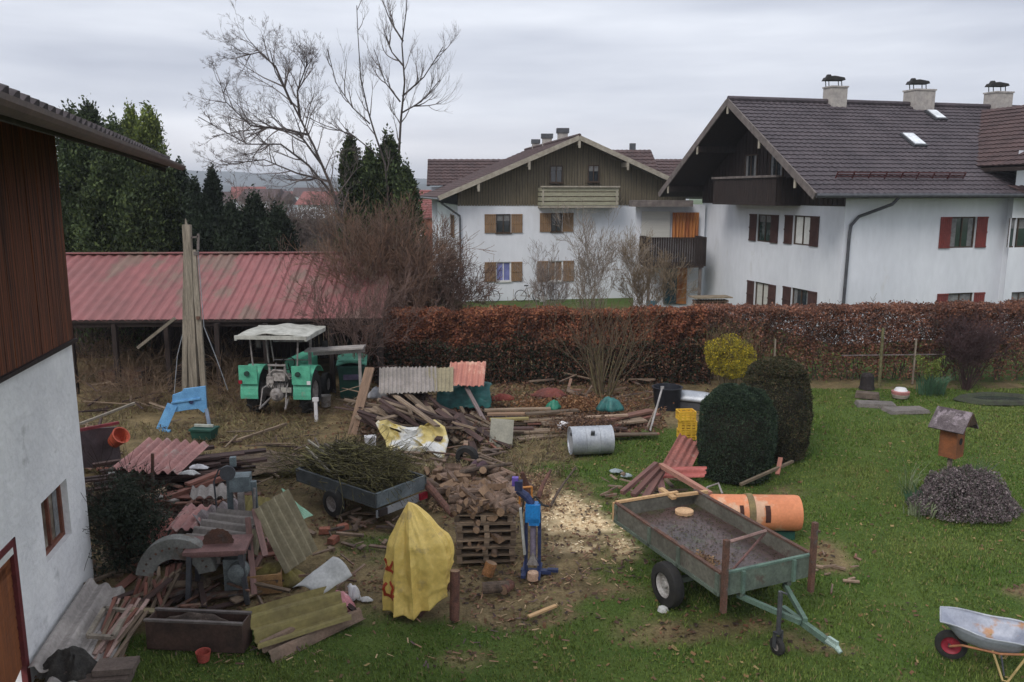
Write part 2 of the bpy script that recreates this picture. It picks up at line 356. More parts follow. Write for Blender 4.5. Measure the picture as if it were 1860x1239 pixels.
def corrugated(mb, o, u, v, W, L_, period=.18, amp=.03, sag=.0, rag=0.0, seed=0, trap=False, nv=6, mi=0):
    """sheet with waves across u, running along v"""
    o, u, v, n = frame3(o, u, v); per = 8 if not trap else 6; nu = max(4, int(W/period*per)); rg = random.Random(seed); ph = rg.uniform(0, 6)
    edge = [rg.uniform(-rag, rag) for _ in range(nu+1)]
    def fn(a, b):
        i = int(round(a*nu)); w = math.sin(2*PI*a*W/period+ph)
        if trap: w = max(-.6, min(.6, w*2))
        l = b*L_+(edge[i] if b > .99 or b < .01 else 0)
        return o+u*(a*W)+v*l+n*(amp*w-sag*math.sin(PI*b)+.012*math.sin(a*5+b*4+seed))
    return mb.grid(nu, nv, fn, mi)
def tile_roof(mb, e0, e1, r1, r0, course=.34, tw=.3, step=.035, amp=.018, mi=0):
    """courses of tiles from eave e0-e1 up to ridge r0-r1"""
    e0, e1, r0, r1 = map(Vector, (e0, e1, r0, r1)); n = (e1-e0).cross(r0-e0).normalized()
    if n.z < 0: n = -n
    Ls = ((r0-e0).length+(r1-e1).length)/2; nc = max(2, int(Ls/course)); W = (e1-e0).length; nu = max(4, int(W/tw)*4)
    for k in range(nc):
        def fn(a, b, k=k):
            t = (k+b*1.06)/nc; t = min(t, 1); p = (e0.lerp(e1, a)).lerp(r0.lerp(r1, a), t)
            return p+n*(step*(1-b)+amp*math.sin(2*PI*a*W/tw))
        mb.grid(nu, 1, fn, mi)
        a0 = len(mb.v)
        def fr(a, b, k=k):
            t = k/nc; p = (e0.lerp(e1, a)).lerp(r0.lerp(r1, a), t); return p+n*((step+amp*math.sin(2*PI*a*W/tw))*b-(.0 if b else .01))
        mb.grid(nu, 1, fr, mi)
def wall(mb, O, u, n, W, z0, z1, ops, depth=.14, mi=0):
    """vertical wall with openings (a0,a1,b0,b1) and their reveals"""
    O = Vector(O); u = Vector(u); n = Vector(n)
    A_ = sorted({0.0, W}|{v for o in ops for v in o[:2]}); B_ = sorted({z0, z1}|{v for o in ops for v in o[2:]})
    P = lambda a, z, dd=0: V(O.x, O.y, 0)+u*a+V(0, 0, z)-n*dd
    for i in range(len(A_)-1):
        for j in range(len(B_)-1):
            ca, cb = (A_[i]+A_[i+1])/2, (B_[j]+B_[j+1])/2
            if cb < z0 or cb > z1: continue
            if any(o[0] < ca < o[1] and o[2] < cb < o[3] for o in ops): continue
            mb.add([P(A_[i], B_[j]), P(A_[i+1], B_[j]), P(A_[i+1], B_[j+1]), P(A_[i], B_[j+1])], [(0, 1, 2, 3)], mi)
    for a0, a1, b0, b1 in ops:
        for (q, w) in (((a0, b0), (a1, b0)), ((a1, b0), (a1, b1)), ((a1, b1), (a0, b1)), ((a0, b1), (a0, b0))):
            mb.add([P(*q), P(*w), P(*w, depth), P(*q, depth)], [(0, 1, 2, 3)], mi)
def battens(mb, pts_fn, n, w, th): pass
CURT = [0]
def window(par, O, u, n, a0, a1, b0, b1, gm=None, fm=None, sh=None, shw=None, mull=1, depth=.10, shopen=(1, 1), sill=True):
    """window (frame) > pane, sill ; shutters beside it"""
    O = V(O[0], O[1], 0); u = Vector(u); n = Vector(n); P = lambda a, z, d=0: O+u*a+V(0, 0, z)+n*d
    f = MB(); t = .06
    for (p, q) in ((P(a0, b0+t/2, -depth), P(a1, b0+t/2, -depth)), (P(a0, b1-t/2, -depth), P(a1, b1-t/2, -depth))): f.bar(p, q, .06, t)
    for a in (a0+t/2, a1-t/2): f.bar(P(a, b0+t, -depth), P(a, b1-t, -depth), .06, t, up=u)
    for k in range(mull):
        a = a0+(a1-a0)*(k+1)/(mull+1); f.bar(P(a, b0+t, -depth), P(a, b1-t, -depth), .05, .05, up=u)
    fr = part('window', f, fm or win_frame, par, world=True)
    g = MB(); g.add([P(a0, b0, -depth-.02), P(a1, b0, -depth-.02), P(a1, b1, -depth-.02), P(a0, b1, -depth-.02)], [(0, 1, 2, 3)])
    part('pane', g, gm or glass, fr, world=True)
    CURT[0] += 1
    if (gm is None or gm.name.endswith('glass')) and b1-b0 > .7:
        k_ = CURT[0]*7 % 5; wd_ = a1-a0; dz_ = b1-b0
        def cur(x0, x1, z0, z1):
            cm = MB(); cm.grid(10, 1, lambda s_, t_: P(x0+(x1-x0)*s_, z0+(z1-z0)*t_, -depth-.012+.004*math.sin(s_*30))); part('curtain', cm, M('grey net curtain', (.22, .22, .22), (.13, .13, .135), 6, .9, .2, 0), fr, world=True)
        if k_ % 2: cur(a0+.06, a0+wd_*(.2+.03*k_), b0+.06, b1-.06); cur(a1-wd_*.24, a1-.06, b0+.06, b1-.06)
        else: cur(a0+.06, a1-.06, b1-dz_*(.28+.04*k_), b1-.06)
    if sill: s_ = MB(); s_.bar(P(a0-.05, b0-.025, .0), P(a1+.05, b0-.025, .0), .16, .05); part('sill', s_, fm or win_frame, fr, world=True)
    if sh:
        shw = shw or (a1-a0)/2
        for sgn in (0, 1):
            if not shopen[sgn]: continue
            m = MB(); x0 = a0-shw-.01 if sgn == 0 else a1+.01
            for z in (b0+.04, (b0+b1)/2, b1-.04): m.bar(P(x0, z, .052), P(x0+shw, z, .052), .03, .07)
            k = 5
            for i in range(k): m.bar(P(x0+shw*(i+.5)/k, b0, .03), P(x0+shw*(i+.5)/k, b1, .03), shw/k-.012, .03, up=n)
            part('shutter', m, sh, par, world=True)
# ================================================================ GROUND
rs = np.random.default_rng(5)
def vnoise(x, y, s, seed=0):
    """smooth value noise, vectorised"""
    x = np.asarray(x, float)/s+seed*17.3; y = np.asarray(y, float)/s+seed*9.1
    xi = np.floor(x).astype(int); yi = np.floor(y).astype(int); fx = x-xi; fy = y-yi; fx = fx*fx*(3-2*fx); fy = fy*fy*(3-2*fy)
    def h(a, b): n = (a*374761393+b*668265263+seed*974711) & 0x7fffffff; n = ((n ^ (n >> 13))*1274126177) & 0x7fffffff; return ((n ^ (n >> 16)) & 0xffff)/65535.0
    return (h(xi, yi)*(1-fx)+h(xi+1, yi)*fx)*(1-fy)+(h(xi, yi+1)*(1-fx)+h(xi+1, yi+1)*fx)*fy
def blob(x, y, px, py, rx, ry, k=1.0):
    c = G(px, py); d = ((x-c.x)/rx)**2+((y-c.y)/ry)**2; return k*np.exp(-d*1.2)
# edge of the working yard against the lawn: yard is left of this line, further corrected by blobs
def mudmask(x, y):
    x = np.asarray(x, float); y = np.asarray(y, float)
    n = vnoise(x, y, 1.1, 1)*.5+vnoise(x, y, .35, 2)*.3+vnoise(x, y, .12, 3)*.2
    edge = np.interp(y, [8, 10.6, 11.2, 12.2, 14, 16, 18, 20, 22, 24.5, 27], [-9, -8, -1.2, 1.3, 2.2, 2.3, 1.4, 2.4, 5.6, 6.6, 8])
    m = 1/(1+np.exp((x-edge)*1.6))
    back = 1/(1+np.exp((10.9-y)*2.5)); m = m*back
    m -= blob(x, y, 1190, 815, 1.5, 1.6, .9)+blob(x, y, 990, 850, .9, .7, .5)+blob(x, y, 690, 985, 1.0, .6, .45)+blob(x, y, 520, 985, .5, .5, .35)
    m += blob(x, y, 1320, 1140, 2.0, .55, .5)+blob(x, y, 1130, 1080, 1.4, .5, .45)+blob(x, y, 1505, 1010, .55, .8, .8)+blob(x, y, 1500, 1180, .8, .3, .35)
    m += blob(x, y, 820, 1190, .7, .4, .45)+blob(x, y, 960, 1120, 1.3, .4, .35)+blob(x, y, 1700, 1160, 1.0, .4, .25)+blob(x, y, 1240, 900, 1.0, .9, .8)
    m += blob(x, y, 1640, 745, 1.6, .7, .4)+blob(x, y, 1840, 1060, .5, 1.5, .4)+blob(x, y, 1420, 890, 1.0, .8, .5)+blob(x, y, 1480, 705, 2.0, .4, .3)+blob(x, y, 120, 1230, 1.1, 1.0, .8)
    m += (y > 26.0)*.6*(y < 27.2)*(x > 5)
    m += .42*(vnoise(x, y, .9, 31)-.35)*(y < 12.2)*(x > -3)
    return np.clip(m+(n-.5)*.9, 0, 1)
def sawmask(x, y):
    x = np.asarray(x, float); y = np.asarray(y, float)
    n = vnoise(x, y, .5, 6)*.5+vnoise(x, y, .14, 7)*.5
    m = blob(x, y, 1050, 950, .95, .95, 1.1)+blob(x, y, 990, 905, .8, .8, .7)+blob(x, y, 830, 880, .9, .7, .55)+blob(x, y, 1110, 1000, .9, .5, .45)+blob(x, y, 800, 840, .8, .6, .4)+blob(x, y, 1150, 900, .5, .5, .3)
    return np.clip((m+(n-.5)*1.2*np.clip(m*2.5, 0, 1)-.28)*1.4, 0, 1)
def gz(x, y):
    z = (vnoise(x, y, 2.3, 11)-.5)*.10+(vnoise(x, y, .6, 12)-.5)*.05
    mm = mudmask(x, y); z = z+(vnoise(x, y, .22, 13)-.5)*.05*mm
    return z-.02
xs = np.concatenate([-np.geomspace(3000, 17, 30), np.arange(-16.5, 20.5, .14), np.geomspace(21, 3000, 30)])
ys = np.concatenate([np.linspace(-60, 7, 10), np.arange(7.3, 28, .14), np.geomspace(28.6, 3500, 40)])
X, Y = np.meshgrid(xs, ys); fade = np.clip((30-np.abs(Y-14))/6, 0, 1)*np.clip((24-np.abs(X))/4, 0, 1)
Z = gz(X, Y)*fade
v = np.stack([X.ravel(), Y.ravel(), Z.ravel()], 1); nx, ny = len(xs), len(ys)
idx = np.arange(nx*ny).reshape(ny, nx); q = np.stack([idx[:-1, :-1].ravel(), idx[:-1, 1:].ravel(), idx[1:, 1:].ravel(), idx[1:, :-1].ravel()], 1)
gm = bpy.data.materials.new('ground'); gm.use_nodes = True; t = gm.node_tree; p = t.nodes['Principled BSDF']; p.inputs['Roughness'].default_value = .95; p.inputs['Specular IOR Level'].default_value = .15
at = N(t, 'ShaderNodeAttribute'); at.attribute_name = 'Col'; sp = N(t, 'ShaderNodeSeparateColor'); t.links.new(at.outputs['Color'], sp.inputs[0])
tcg = N(t, 'ShaderNodeTexCoord')
def noise_ramp(scale, c0, c1, lo=.35, hi=.65, det=8, rgh=.65):
    n_ = N(t, 'ShaderNodeTexNoise'); n_.inputs['Scale'].default_value = scale; n_.inputs['Detail'].default_value = det; n_.inputs['Roughness'].default_value = rgh; t.links.new(tcg.outputs['Object'], n_.inputs['Vector'])
    r_ = N(t, 'ShaderNodeValToRGB'); r_.color_ramp.elements[0].position = lo; r_.color_ramp.elements[1].position = hi; r_.color_ramp.elements[0].color = (*c0, 1); r_.color_ramp.elements[1].color = (*c1, 1)
    t.links.new(n_.outputs['Fac'], r_.inputs[0]); return n_, r_
ng, rg_ = noise_ramp(.9, (.042, .080, .014), (.085, .118, .028), .3, .7)
nm, rm = noise_ramp(1.3, (.075, .058, .030), (.24, .18, .095), .3, .7)
nf, rf = noise_ramp(24, (.5, .5, .5), (1.5, 1.5, 1.5), .3, .7)
nsd, rsd = noise_ramp(9, (.48, .35, .20), (.82, .66, .42), .3, .65)
m1 = N(t, 'ShaderNodeMixRGB'); t.links.new(sp.outputs[0], m1.inputs[0]); t.links.new(rg_.outputs[0], m1.inputs[1]); t.links.new(rm.outputs[0], m1.inputs[2])
m1b = N(t, 'ShaderNodeMixRGB'); m1b.blend_type = 'MULTIPLY'; m1b.inputs[0].default_value = .8; t.links.new(m1.outputs[0], m1b.inputs[1]); t.links.new(rf.outputs[0], m1b.inputs[2])
m2 = N(t, 'ShaderNodeMixRGB'); t.links.new(sp.outputs[1], m2.inputs[0]); t.links.new(m1b.outputs[0], m2.inputs[1]); t.links.new(rsd.outputs[0], m2.inputs[2])
t.links.new(m2.outputs[0], p.inputs['Base Color'])
b = N(t, 'ShaderNodeBump'); b.inputs['Strength'].default_value = .7; b.inputs['Distance'].default_value = .04; t.links.new(nf.outputs['Fac'], b.inputs['Height']); t.links.new(b.outputs[0], p.inputs['Normal'])
cols = np.zeros((len(v), 3)); cols[:, 0] = (np.clip((mudmask(X, Y)-.4)*3, 0, 1)*(fade > 0)).ravel(); cols[:, 1] = (sawmask(X, Y)*fade).ravel()
ground = npobj('ground', npmesh('ground', v, q, gm, cols)); ground['kind'] = 'structure'
ground.data.polygons.foreach_set('use_smooth', [True]*len(q))
# ---------------------------------------------------------------- hills on the horizon
mb = MB()
def ridge(d0, h0, seed, x0, x1, n=160):
    def fn(a, b):
        x = x0+(x1-x0)*a; y = d0+b*500
        hgt = h0*(.75+.5*mnoise.noise(Vector((a*5+seed, seed, 0)))+.12*mnoise.noise(Vector((a*40, seed, 1)))+.05*mnoise.noise(Vector((a*170, seed, 2))))
        return Vector((x, y, -2+hgt*math.sin(min(1, b*1.6)*PI/2)))
    mb.grid(n, 8, fn)
ridge(900, 26, 1.3, -1400, 1400); ridge(1500, 58, 4.1, -2000, 2000); 
hl = single('hills', mb, haze_hill, '', ''); del hl['label']; del hl['category']; hl['kind'] = 'structure'

# ================================================================ BUILDINGS
UP = V(0, 0, 1)
# ---- left neighbour house
ang = R(10); uA = V(math.cos(ang), math.sin(ang), 0); nA = V(math.sin(ang), -math.cos(ang), 0); dA = -nA
OA = G(833, 548); OA.z = 0
WA = 13.6
hA = thing('house', 'white two storey house with greenish brown gable, pale balcony and tan shutters', 'house', OA)
def rectA(x0, y0, x1, y1):
    a = onplane(x0, y0, OA, nA); b = onplane(x1, y1, OA, nA); return ((a-OA).dot(uA), (b-OA).dot(uA), b.z, a.z)
zB = onplane(900, 372, OA, nA).z
opsA = [rectA(901, 389, 928, 423), rectA(1001, 387, 1021, 421), rectA(901, 476, 928, 511), rectA(996, 474, 1022, 511)]
m = MB(); wall(m, OA, uA, nA, WA, 0, zB, opsA)
m.add([OA, OA+dA*14, OA+dA*14+UP*zB, OA+UP*zB], [(0, 1, 2, 3)]); m.add([OA+uA*WA, OA+uA*WA+dA*14, OA+uA*WA+dA*14+UP*zB, OA+uA*WA+UP*zB], [(0, 1, 2, 3)])
part('wall', m, plaster, hA, world=True)
zR = 9.3; zE = 5.95; half = WA/2+1.15
apexA = OA+uA*(WA/2)
slopeA = (zR-zE)/half
m = MB()   # gable boarding: vertical boards
k = 84
for i in range(k):
    a = WA*(i+.5)/k; top = zR-.12-abs(a-WA/2)*slopeA; 
    w_ = WA/k-.015 if i % 2 else WA/k-.03; off = .03 if i % 2 else .012
    if top-zB > .1: m.bar(OA+uA*a+UP*(zB-.05)-dA*off, OA+uA*a+UP*top-dA*off, w_, .03, up=nA)
part('gable_boards', m, boards_green, hA, world=True)
m = MB(); bk = .02
m.add([OA+UP*zB+dA*bk, OA+uA*WA+UP*zB+dA*bk, OA+uA*WA+UP*(zR-slopeA*WA/2-.2)+dA*bk, apexA+UP*(zR-.2)+dA*bk, OA+UP*(zR-slopeA*WA/2-.2)+dA*bk], [(0, 1, 2, 3, 4)])
part('gable_wall', m, boards_dark, hA, world=True)
ov = 1.0; dp = 15.0
m = MB(); r0 = apexA+UP*zR-dA*ov; r1 = apexA+UP*zR+dA*dp
eL0 = apexA-uA*half+UP*zE-dA*ov; eL1 = eL0+dA*(dp+ov); eR0 = apexA+uA*half+UP*zE-dA*ov; eR1 = eR0+dA*(dp+ov)
tile_roof(m, eL0, eL1, r1, r0, course=.36, tw=.34); tile_roof(m, eR0, eR1, r1, r0, course=.36, tw=.34)
m.tube([r0+UP*.06, r1+UP*.06], .11, 8)
rfA = part('roof', m, tile_brown, hA, world=True)
m = MB()
for e_ in (eL0, eR0):
    m.prism([e_-UP*.03, r0-UP*.03, r0-UP*.13, e_-UP*.13], dA*(dp+ov))
part('roof_boarding', m, trim_grey, hA, world=True)
m = MB()
for e_ in (eL0, eR0): m.bar(e_-dA*.03-UP*.06, r0-dA*.03-UP*.06, .05, .26, up=UP)
part('verge_board', m, trim_pale, hA, world=True)
for fr_ in (.0, .36, .72, -.36, -.72):
    m = MB(); c_ = apexA+uA*half*fr_+UP*(zR-slopeA*half*abs(fr_)-.32)
    m.bar(c_-dA*(ov-.05), c_+dA*.1, .18, .26); m.bar(c_-dA*(ov+.04)+UP*.0, c_-dA*(ov-.02)-UP*.0, .13, .62); part('purlin', m, trim_pale, hA, world=True)
for i, (o_, px) in enumerate(zip(opsA, (0, 0, 0, 0))):
    window(hA, OA, uA, nA, *o_, gm=[glass, glass, glass_blue, shutter_tan][i], fm=win_frame if i < 2 else white_paint, sh=shutter_tan, shw=.66)
for r_ in ((998, 301, 1021, 332), (1067, 300, 1087, 331)):
    q_ = rectA(*r_); O2 = OA+nA*.14
    window(hA, O2, uA, nA, *q_, gm=glass, depth=.02, sh=None)
# balcony
a0, a1, b0, b1 = rectA(977, 338, 1114, 372)
m = MB()
Pb = lambda a, z, d: V(OA.x, OA.y, 0)+uA*a+UP*z+nA*d
for i, z in enumerate(np.linspace(b0+.08, b1-.2, 4)): m.bar(Pb(a0, z, 1.0), Pb(a1, z, 1.0), .03, .20)
for a in (a0, a1):
    for z in np.linspace(b0+.08, b1-.2, 4): m.bar(Pb(a, z, .05), Pb(a, z, 1.0), .03, .2)
bal = part('balcony', m, boards_pale, hA, world=True)
m = MB(); m.bar(Pb(a0-.05, b1-.04, 1.02), Pb(a1+.05, b1-.04, 1.02), .2, .08); part('handrail', m, trim_pale, bal, world=True)
m = MB(); m.bar(Pb(a0, b0-.1, .5), Pb(a1, b0-.1, .5), 1.0, .1); part('floor_slab', m, trim_pale, bal, world=True)
for a in (a0+.1, a1-.1):
    m = MB(); m.bar(Pb(a, b0, .97), Pb(a, b1+.0, .97), .1, .1); part('balcony_post', m, trim_pale, bal, world=True)
# downpipe
m = MB(); c0 = OA+nA*.12+uA*.12
m.tube([OA-uA*1.05+UP*5.75-dA*.4, OA-uA*.9+UP*5.6-dA*.2, c0+UP*4.9, c0+UP*4.7, c0+UP*.05], .055, 8); m.tube([eL0-uA*.02-UP*.1, eL1-UP*.1], .07, 8)
part('downpipe', m, metal_dark, hA, world=True)
for (x0, x1, y0, dd) in ((1011, 1033, 234, 4.5), (983, 1004, 244, 8.5), (965, 981, 254, 12)):
    base = apexA+dA*dd; pz = A((x0+x1)/2, y0, base.y); w_ = (x1-x0)/1500*base.y
    m = MB(); m.box((pz.x, base.y, (pz.z+zR-.8)/2), (w_*.8, w_*.8, pz.z-zR+.8)); ch = part('chimney', m, chim, rfA, world=True)
    m = MB(); m.box((pz.x, base.y, pz.z-.12), (w_, w_, .28)); part('cowl', m, metal_dark, rfA, world=True)
# side window on the receding wall
m = MB(); Os = OA; window(hA, OA, dA, -uA, 2.2, 3.2, 3.6, 4.9, sh=shutter_tan, depth=-.03)
# rear wing seen over the roof on both sides
hW = thing('house', 'long brown tiled roof behind the white house with the balcony', 'house', (-1, 62, 0))
m = MB()
def pt(px, py, Yd): return A(px, py, Yd)
e0, e1 = pt(775, 337, 60), pt(1255, 337, 66); r0_, r1_ = pt(777, 289, 64), pt(1255, 289, 70)
tile_roof(m, e0, e1, r1_, r0_, course=.5, tw=.4, step=.06); wr = part('roof', m, tile_brown, hW, world=True)
m = MB(); m.prism([e0+UP*-.1+V(.3, .5, 0), V(e0.x+.3, e0.y+.5, 0), V(e1.x, e1.y+.5, 0), V(e1.x, e1.y+.5, e1.z-.1)], V(0, 7, 0)); part('wall', m, plaster, hW, world=True)
m = MB(); m.prism([e0-UP*.05, r0_-UP*.05, r0_+V(0, 5, -1.8)], V(.15, 0, 0)); part('gable_boards', m, boards_dark, hW, world=True)
hW2 = thing('house', 'brown tiled roof rising behind the right slope of the gabled white house', 'house', (9, 62, 0))
m = MB(); e0, e1, r0_, r1_ = pt(1090, 330, 56), pt(1206, 330, 56), pt(1182, 272, 60), pt(1095, 272, 60)
tile_roof(m, e0, e1, r0_, r1_, course=.5, tw=.4, step=.05); part('roof', m, tile_brown, hW2, world=True)
m = MB(); m.prism([e0+V(.2, .3, -.1), e1+V(-.2, .3, -.1), V(e1.x-.2, e1.y+.3, 0), V(e0.x+.2, e0.y+.3, 0)], V(0, 6, 0)); part('wall', m, plaster, hW2, world=True)
m = MB(); cc = pt(1150, 268, 60); m.box((cc.x, 60.3, cc.z-.4), (.4, .4, 1.4)); part('chimney', m, metal_dark, hW2, world=True)
# red roofed houses further back, left of the white house
for (x0, x1, y0, y1, Yd, lab) in ((750, 830, 345, 372, 80, 'red roofed house peeping out behind the corner of the white house'), (757, 812, 372, 396, 66, 'lower red roofed outbuilding beside the left corner of the white house')):
    h_ = thing('house', lab, 'house', (pt(x0, 400, Yd).x, Yd, 0)); a_, b_ = pt(x0, y1, Yd), pt(x1, y1, Yd); c_, d_ = pt(x1-6, y0, Yd+4), pt(x0+8, y0, Yd+4)
    m = MB(); tile_roof(m, a_, b_, c_, d_, course=.5, tw=.4, step=.05); part('roof', m, tile_red, h_, world=True)
    m = MB(); m.prism([V(a_.x+.3, Yd+.3, a_.z-.1), V(b_.x-.3, Yd+.3, b_.z-.1), V(b_.x-.3, Yd+.3, 0), V(a_.x+.3, Yd+.3, 0)], V(0, 7, 0)); part('wall', m, brick if Yd < 70 else plaster, h_, world=True)

# ---- big house on the right
aB = R(14.7); vB = V(math.cos(aB), math.sin(aB), 0); wB = V(-math.sin(aB), math.cos(aB), 0); nL = -wB; nGb = -vB
CB = A(1527, 500, 33.6); CB = V(CB.x, 33.6, 0)
hB = thing('house', 'big white house with dark timber gable, wide brown tiled roof and three chimneys', 'house', CB)
GW = 12.1; LW = 8.0
def rect(O, u, n, x0, y0, x1, y1):
    a = onplane(x0, y0, O, n); b = onplane(x1, y1, O, n); s = sorted(((a-O).dot(u), (b-O).dot(u))); return (s[0], s[1], b.z, a.z)
zG = onplane(1500, 372, CB, nGb).z
ridB = 10.35; eavB = 6.15; hB_half = GW/2+1.0; slB = (ridB-eavB)/hB_half; vo = 2.1
opsL = [rect(CB, vB, nL, 1729, 394, 1769, 450), rect(CB, vB, nL, 1722, 533, 1763, 588)]
opsG = [rect(CB, wB, nGb, 1376, 389, 1399, 441), rect(CB, wB, nGb, 1442, 391, 1470, 447), rect(CB, wB, nGb, 1371, 511, 1394, 566), rect(CB, wB, nGb, 1438, 522, 1466, 578)]
m = MB(); wall(m, CB, vB, nL, LW, 0, eavB+.5, opsL); wall(m, CB, wB, nGb, GW, 0, zG, opsG)
m.add([CB+wB*GW, CB+wB*GW+vB*14, CB+wB*GW+vB*14+UP*6, CB+wB*GW+UP*6], [(0, 1, 2, 3)])
part('wall', m, plaster, hB, world=True)
apB = CB+wB*(GW/2)
m = MB(); k = 76
for i in range(k):
    a = GW*(i+.5)/k; top = ridB-.15-abs(a-GW/2)*slB; off = .03 if i % 2 else .012
    m.bar(CB+wB*a+UP*(zG-.05)+nGb*off, CB+wB*a+UP*top+nGb*off, GW/k-.02, .03, up=nGb)
part('gable_boards', m, boards_dark, hB, world=True)
m = MB(); m.add([CB+UP*zG, CB+wB*GW+UP*zG, CB+wB*GW+UP*(ridB-slB*GW/2-.1), apB+UP*(ridB-.2), CB+UP*(ridB-slB*GW/2-.1)], [(0, 1, 2, 3, 4)]); part('gable_wall', m, boards_dark, hB, world=True)
rt = 20.0
R0 = apB-vB*vo+UP*ridB; R1 = apB+vB*rt+UP*ridB
n0 = CB+wB*(GW/2-hB_half)+UP*eavB-vB*vo; f0 = CB+wB*(GW/2+hB_half)+UP*eavB-vB*vo
n1 = n0+vB*(vo+9.6); f1 = f0+vB*(vo+rt)
m = MB()
Rm = R0+vB*(vo+9.6)
tile_roof(m, n0, n1, Rm, R0, course=.34, tw=.30, step=.045); tile_roof(m, f0, f1, R1, R0, course=.34, tw=.3)
tile_roof(m, n1, n1+vB*10.4, R1, Rm, course=.34, tw=.3, step=.045)
m.tube([R0+UP*.07, R1+UP*.07], .12, 8)
rfB = part('roof', m, tile_dark, hB, world=True)
m = MB()
for e_ in (n0, f0): m.prism([e_-UP*.05, R0-UP*.05, R0-UP*.17, e_-UP*.17], vB*(vo+rt))
part('roof_boarding', m, boards_dark, hB, world=True)
m = MB()
for e_ in (n0, f0): m.bar(e_-vB*.03-UP*.08, R0-vB*.03-UP*.08, .06, .30, up=UP)
part('verge_board', m, trim_grey, hB, world=True)
for fr_ in (0, .4, .8, -.4, -.85):
    m = MB(); c_ = apB-wB*hB_half*fr_+UP*(ridB-slB*hB_half*abs(fr_)-.36)
    m.bar(c_-vB*(vo-.06), c_+vB*.1, .2, .3, mi=0); m.bar(c_-vB*(vo+.02), c_-vB*(vo-.03), .12, .5, mi=1); part('purlin', m, [boards_dark, trim_pale], hB, world=True)
m = MB(); m.tube([n0+nL*.06-UP*.06, n1+vB*2.2+nL*.06-UP*.06], .08, 8); part('gutter', m, metal_dark, hB, world=True)
# gable balcony in the shade
ga = rect(CB, wB, nGb, 1282, 330, 1368, 368)
m = MB(); Pg = lambda a, z, d: V(CB.x, CB.y, 0)+wB*a+UP*z+nGb*d
ga0, ga1 = GW/2-3.0, GW/2+2.6; gb0, gb1 = zG+.05, zG+1.15
for i in range(30): a = ga0+(ga1-ga0)*(i+.5)/30; m.bar(Pg(a, gb0, 1.25), Pg(a, gb1, 1.25), (ga1-ga0)/30-.02, .03, up=nGb)
for a in (ga0, ga1):
    for j in range(6): m.bar(Pg(a, gb0, .1+j*.2), Pg(a, gb1, .1+j*.2), .03, .18, up=nGb)
m.bar(Pg(ga0, gb0-.06, .65), Pg(ga1, gb0-.06, .65), 1.25, .12)
gbal = part('balcony', m, boards_dark, hB, world=True)
m = MB(); m.bar(Pg(ga0-.05, gb1+.05, 1.27), Pg(ga1+.05, gb1+.05, 1.27), .16, .1); part('handrail', m, trim_grey, gbal, world=True)
m = MB(); 
for a in (GW/2-1.6, GW/2+.6): window(hB, CB+nGb*.1, wB, nGb, a, a+1.1, zG+1.2, zG+2.3, depth=.02, gm=glass)
shc = [(shutter_brown, glass_green), (shutter_brown, white_paint), (shutter_brown, beige_blind), (shutter_brown, glass)]
for o_, (s_, g_) in zip(opsG, shc): window(hB, CB, wB, nGb, *o_, gm=g_, sh=s_, shw=.62, mull=1, sill=False)
for o_ in opsL: window(hB, CB, vB, nL, *o_, gm=glass_green, sh=shutter_red, shw=.55, mull=1, sill=False)
# downpipe on the long side
m = MB(); Pl = lambda a, z, d: V(CB.x, CB.y, 0)+vB*a+UP*z+nL*d
m.tube([Pl(1.75, 6.1, 1.0), Pl(1.55, 5.75, .8), Pl(.55, 5.25, .14), Pl(.25, 4.9, .1), Pl(.2, 4.5, .1), Pl(.12, 0, .1)], .065, 8); part('downpipe', m, metal_dark, hB, world=True)
# chimneys with cowls
for (x0, x1, y0) in ((1498, 1532, 160), (1646, 1689, 166), (1792, 1830, 170)):
    cx = (x0+x1)/2; bp = onplane(cx, 200, apB, nL); pz = A(cx, y0, bp.y); w_ = (x1-x0)/1500*bp.y*.92; cz = (pz.z+ridB-.7)/2
    rot = Matrix.Rotation(aB, 3, 'Z'); m = MB(); m.box((bp.x, bp.y, cz), (w_, w_*.8, pz.z-ridB+.7), rot); m.box((bp.x, bp.y, pz.z+.03), (w_+.08, w_*.8+.08, .07), rot)
    ch = part('chimney', m, chim, rfB, world=True)
    m = MB(); top = V(bp.x-.12, bp.y, pz.z+.42)
    m.prism([top+V(-.46, -.28, -.08), top+V(.46, -.28, -.08), top+V(.40, -.28, .02), top+V(-.05, -.28, .10), top+V(-.38, -.28, .06)], V(0, .56, 0)); m.box(top+V(-.24, 0, .10), (.26, .3, .16), None, 0, .5)
    for sx in (-.3, .3):
        for sy in (-.2, .2): m.bar(V(bp.x+sx-.08, bp.y+sy, pz.z), V(bp.x+sx-.12, bp.y+sy, pz.z+.36), .02, .02)
    part('cowl', m, black, rfB, world=True, solid=.02)
def onroof(px, py):
    nr = (n1-n0).cross(R0-n0).normalized(); return onplane(px, py, n0, nr), (nr if nr.z > 0 else -nr)
sld = (R0-vB*0-(n0)).normalized(); 
for (px, py, w_, h_) in ((1658, 257, .55, 1.0), (1699, 212, .5, .8)):
    c_, nr = onroof(px, py); vv = (vB.cross(nr)).normalized()
    if vv.z < 0: vv = -vv
    mt = Matrix((vB, vv, nr)).transposed(); m = MB(); m.box(c_+nr*.08, (w_+.14, h_+.14, .1), mt); sk = part('skylight', m, metal_dark, rfB, world=True)
    m = MB(); m.box(c_+nr*.15, (w_, h_, .03), mt); part('pane', m, M('skylight glass', (.80, .84, .88), None, 3, .1, 0, 0, spec=.8), rfB, world=True)
m = MB()
a_, nr = onroof(1517, 325); b_, _ = onroof(1795, 327)
for d_ in (.1, .2, .3): m.tube([a_+nr*d_, a_+nr*d_+vB*6.1], .025, 6)
for i in range(9): m.bar(a_+vB*(i*.76), a_+vB*(i*.76)+nr*.33, .03, .05)
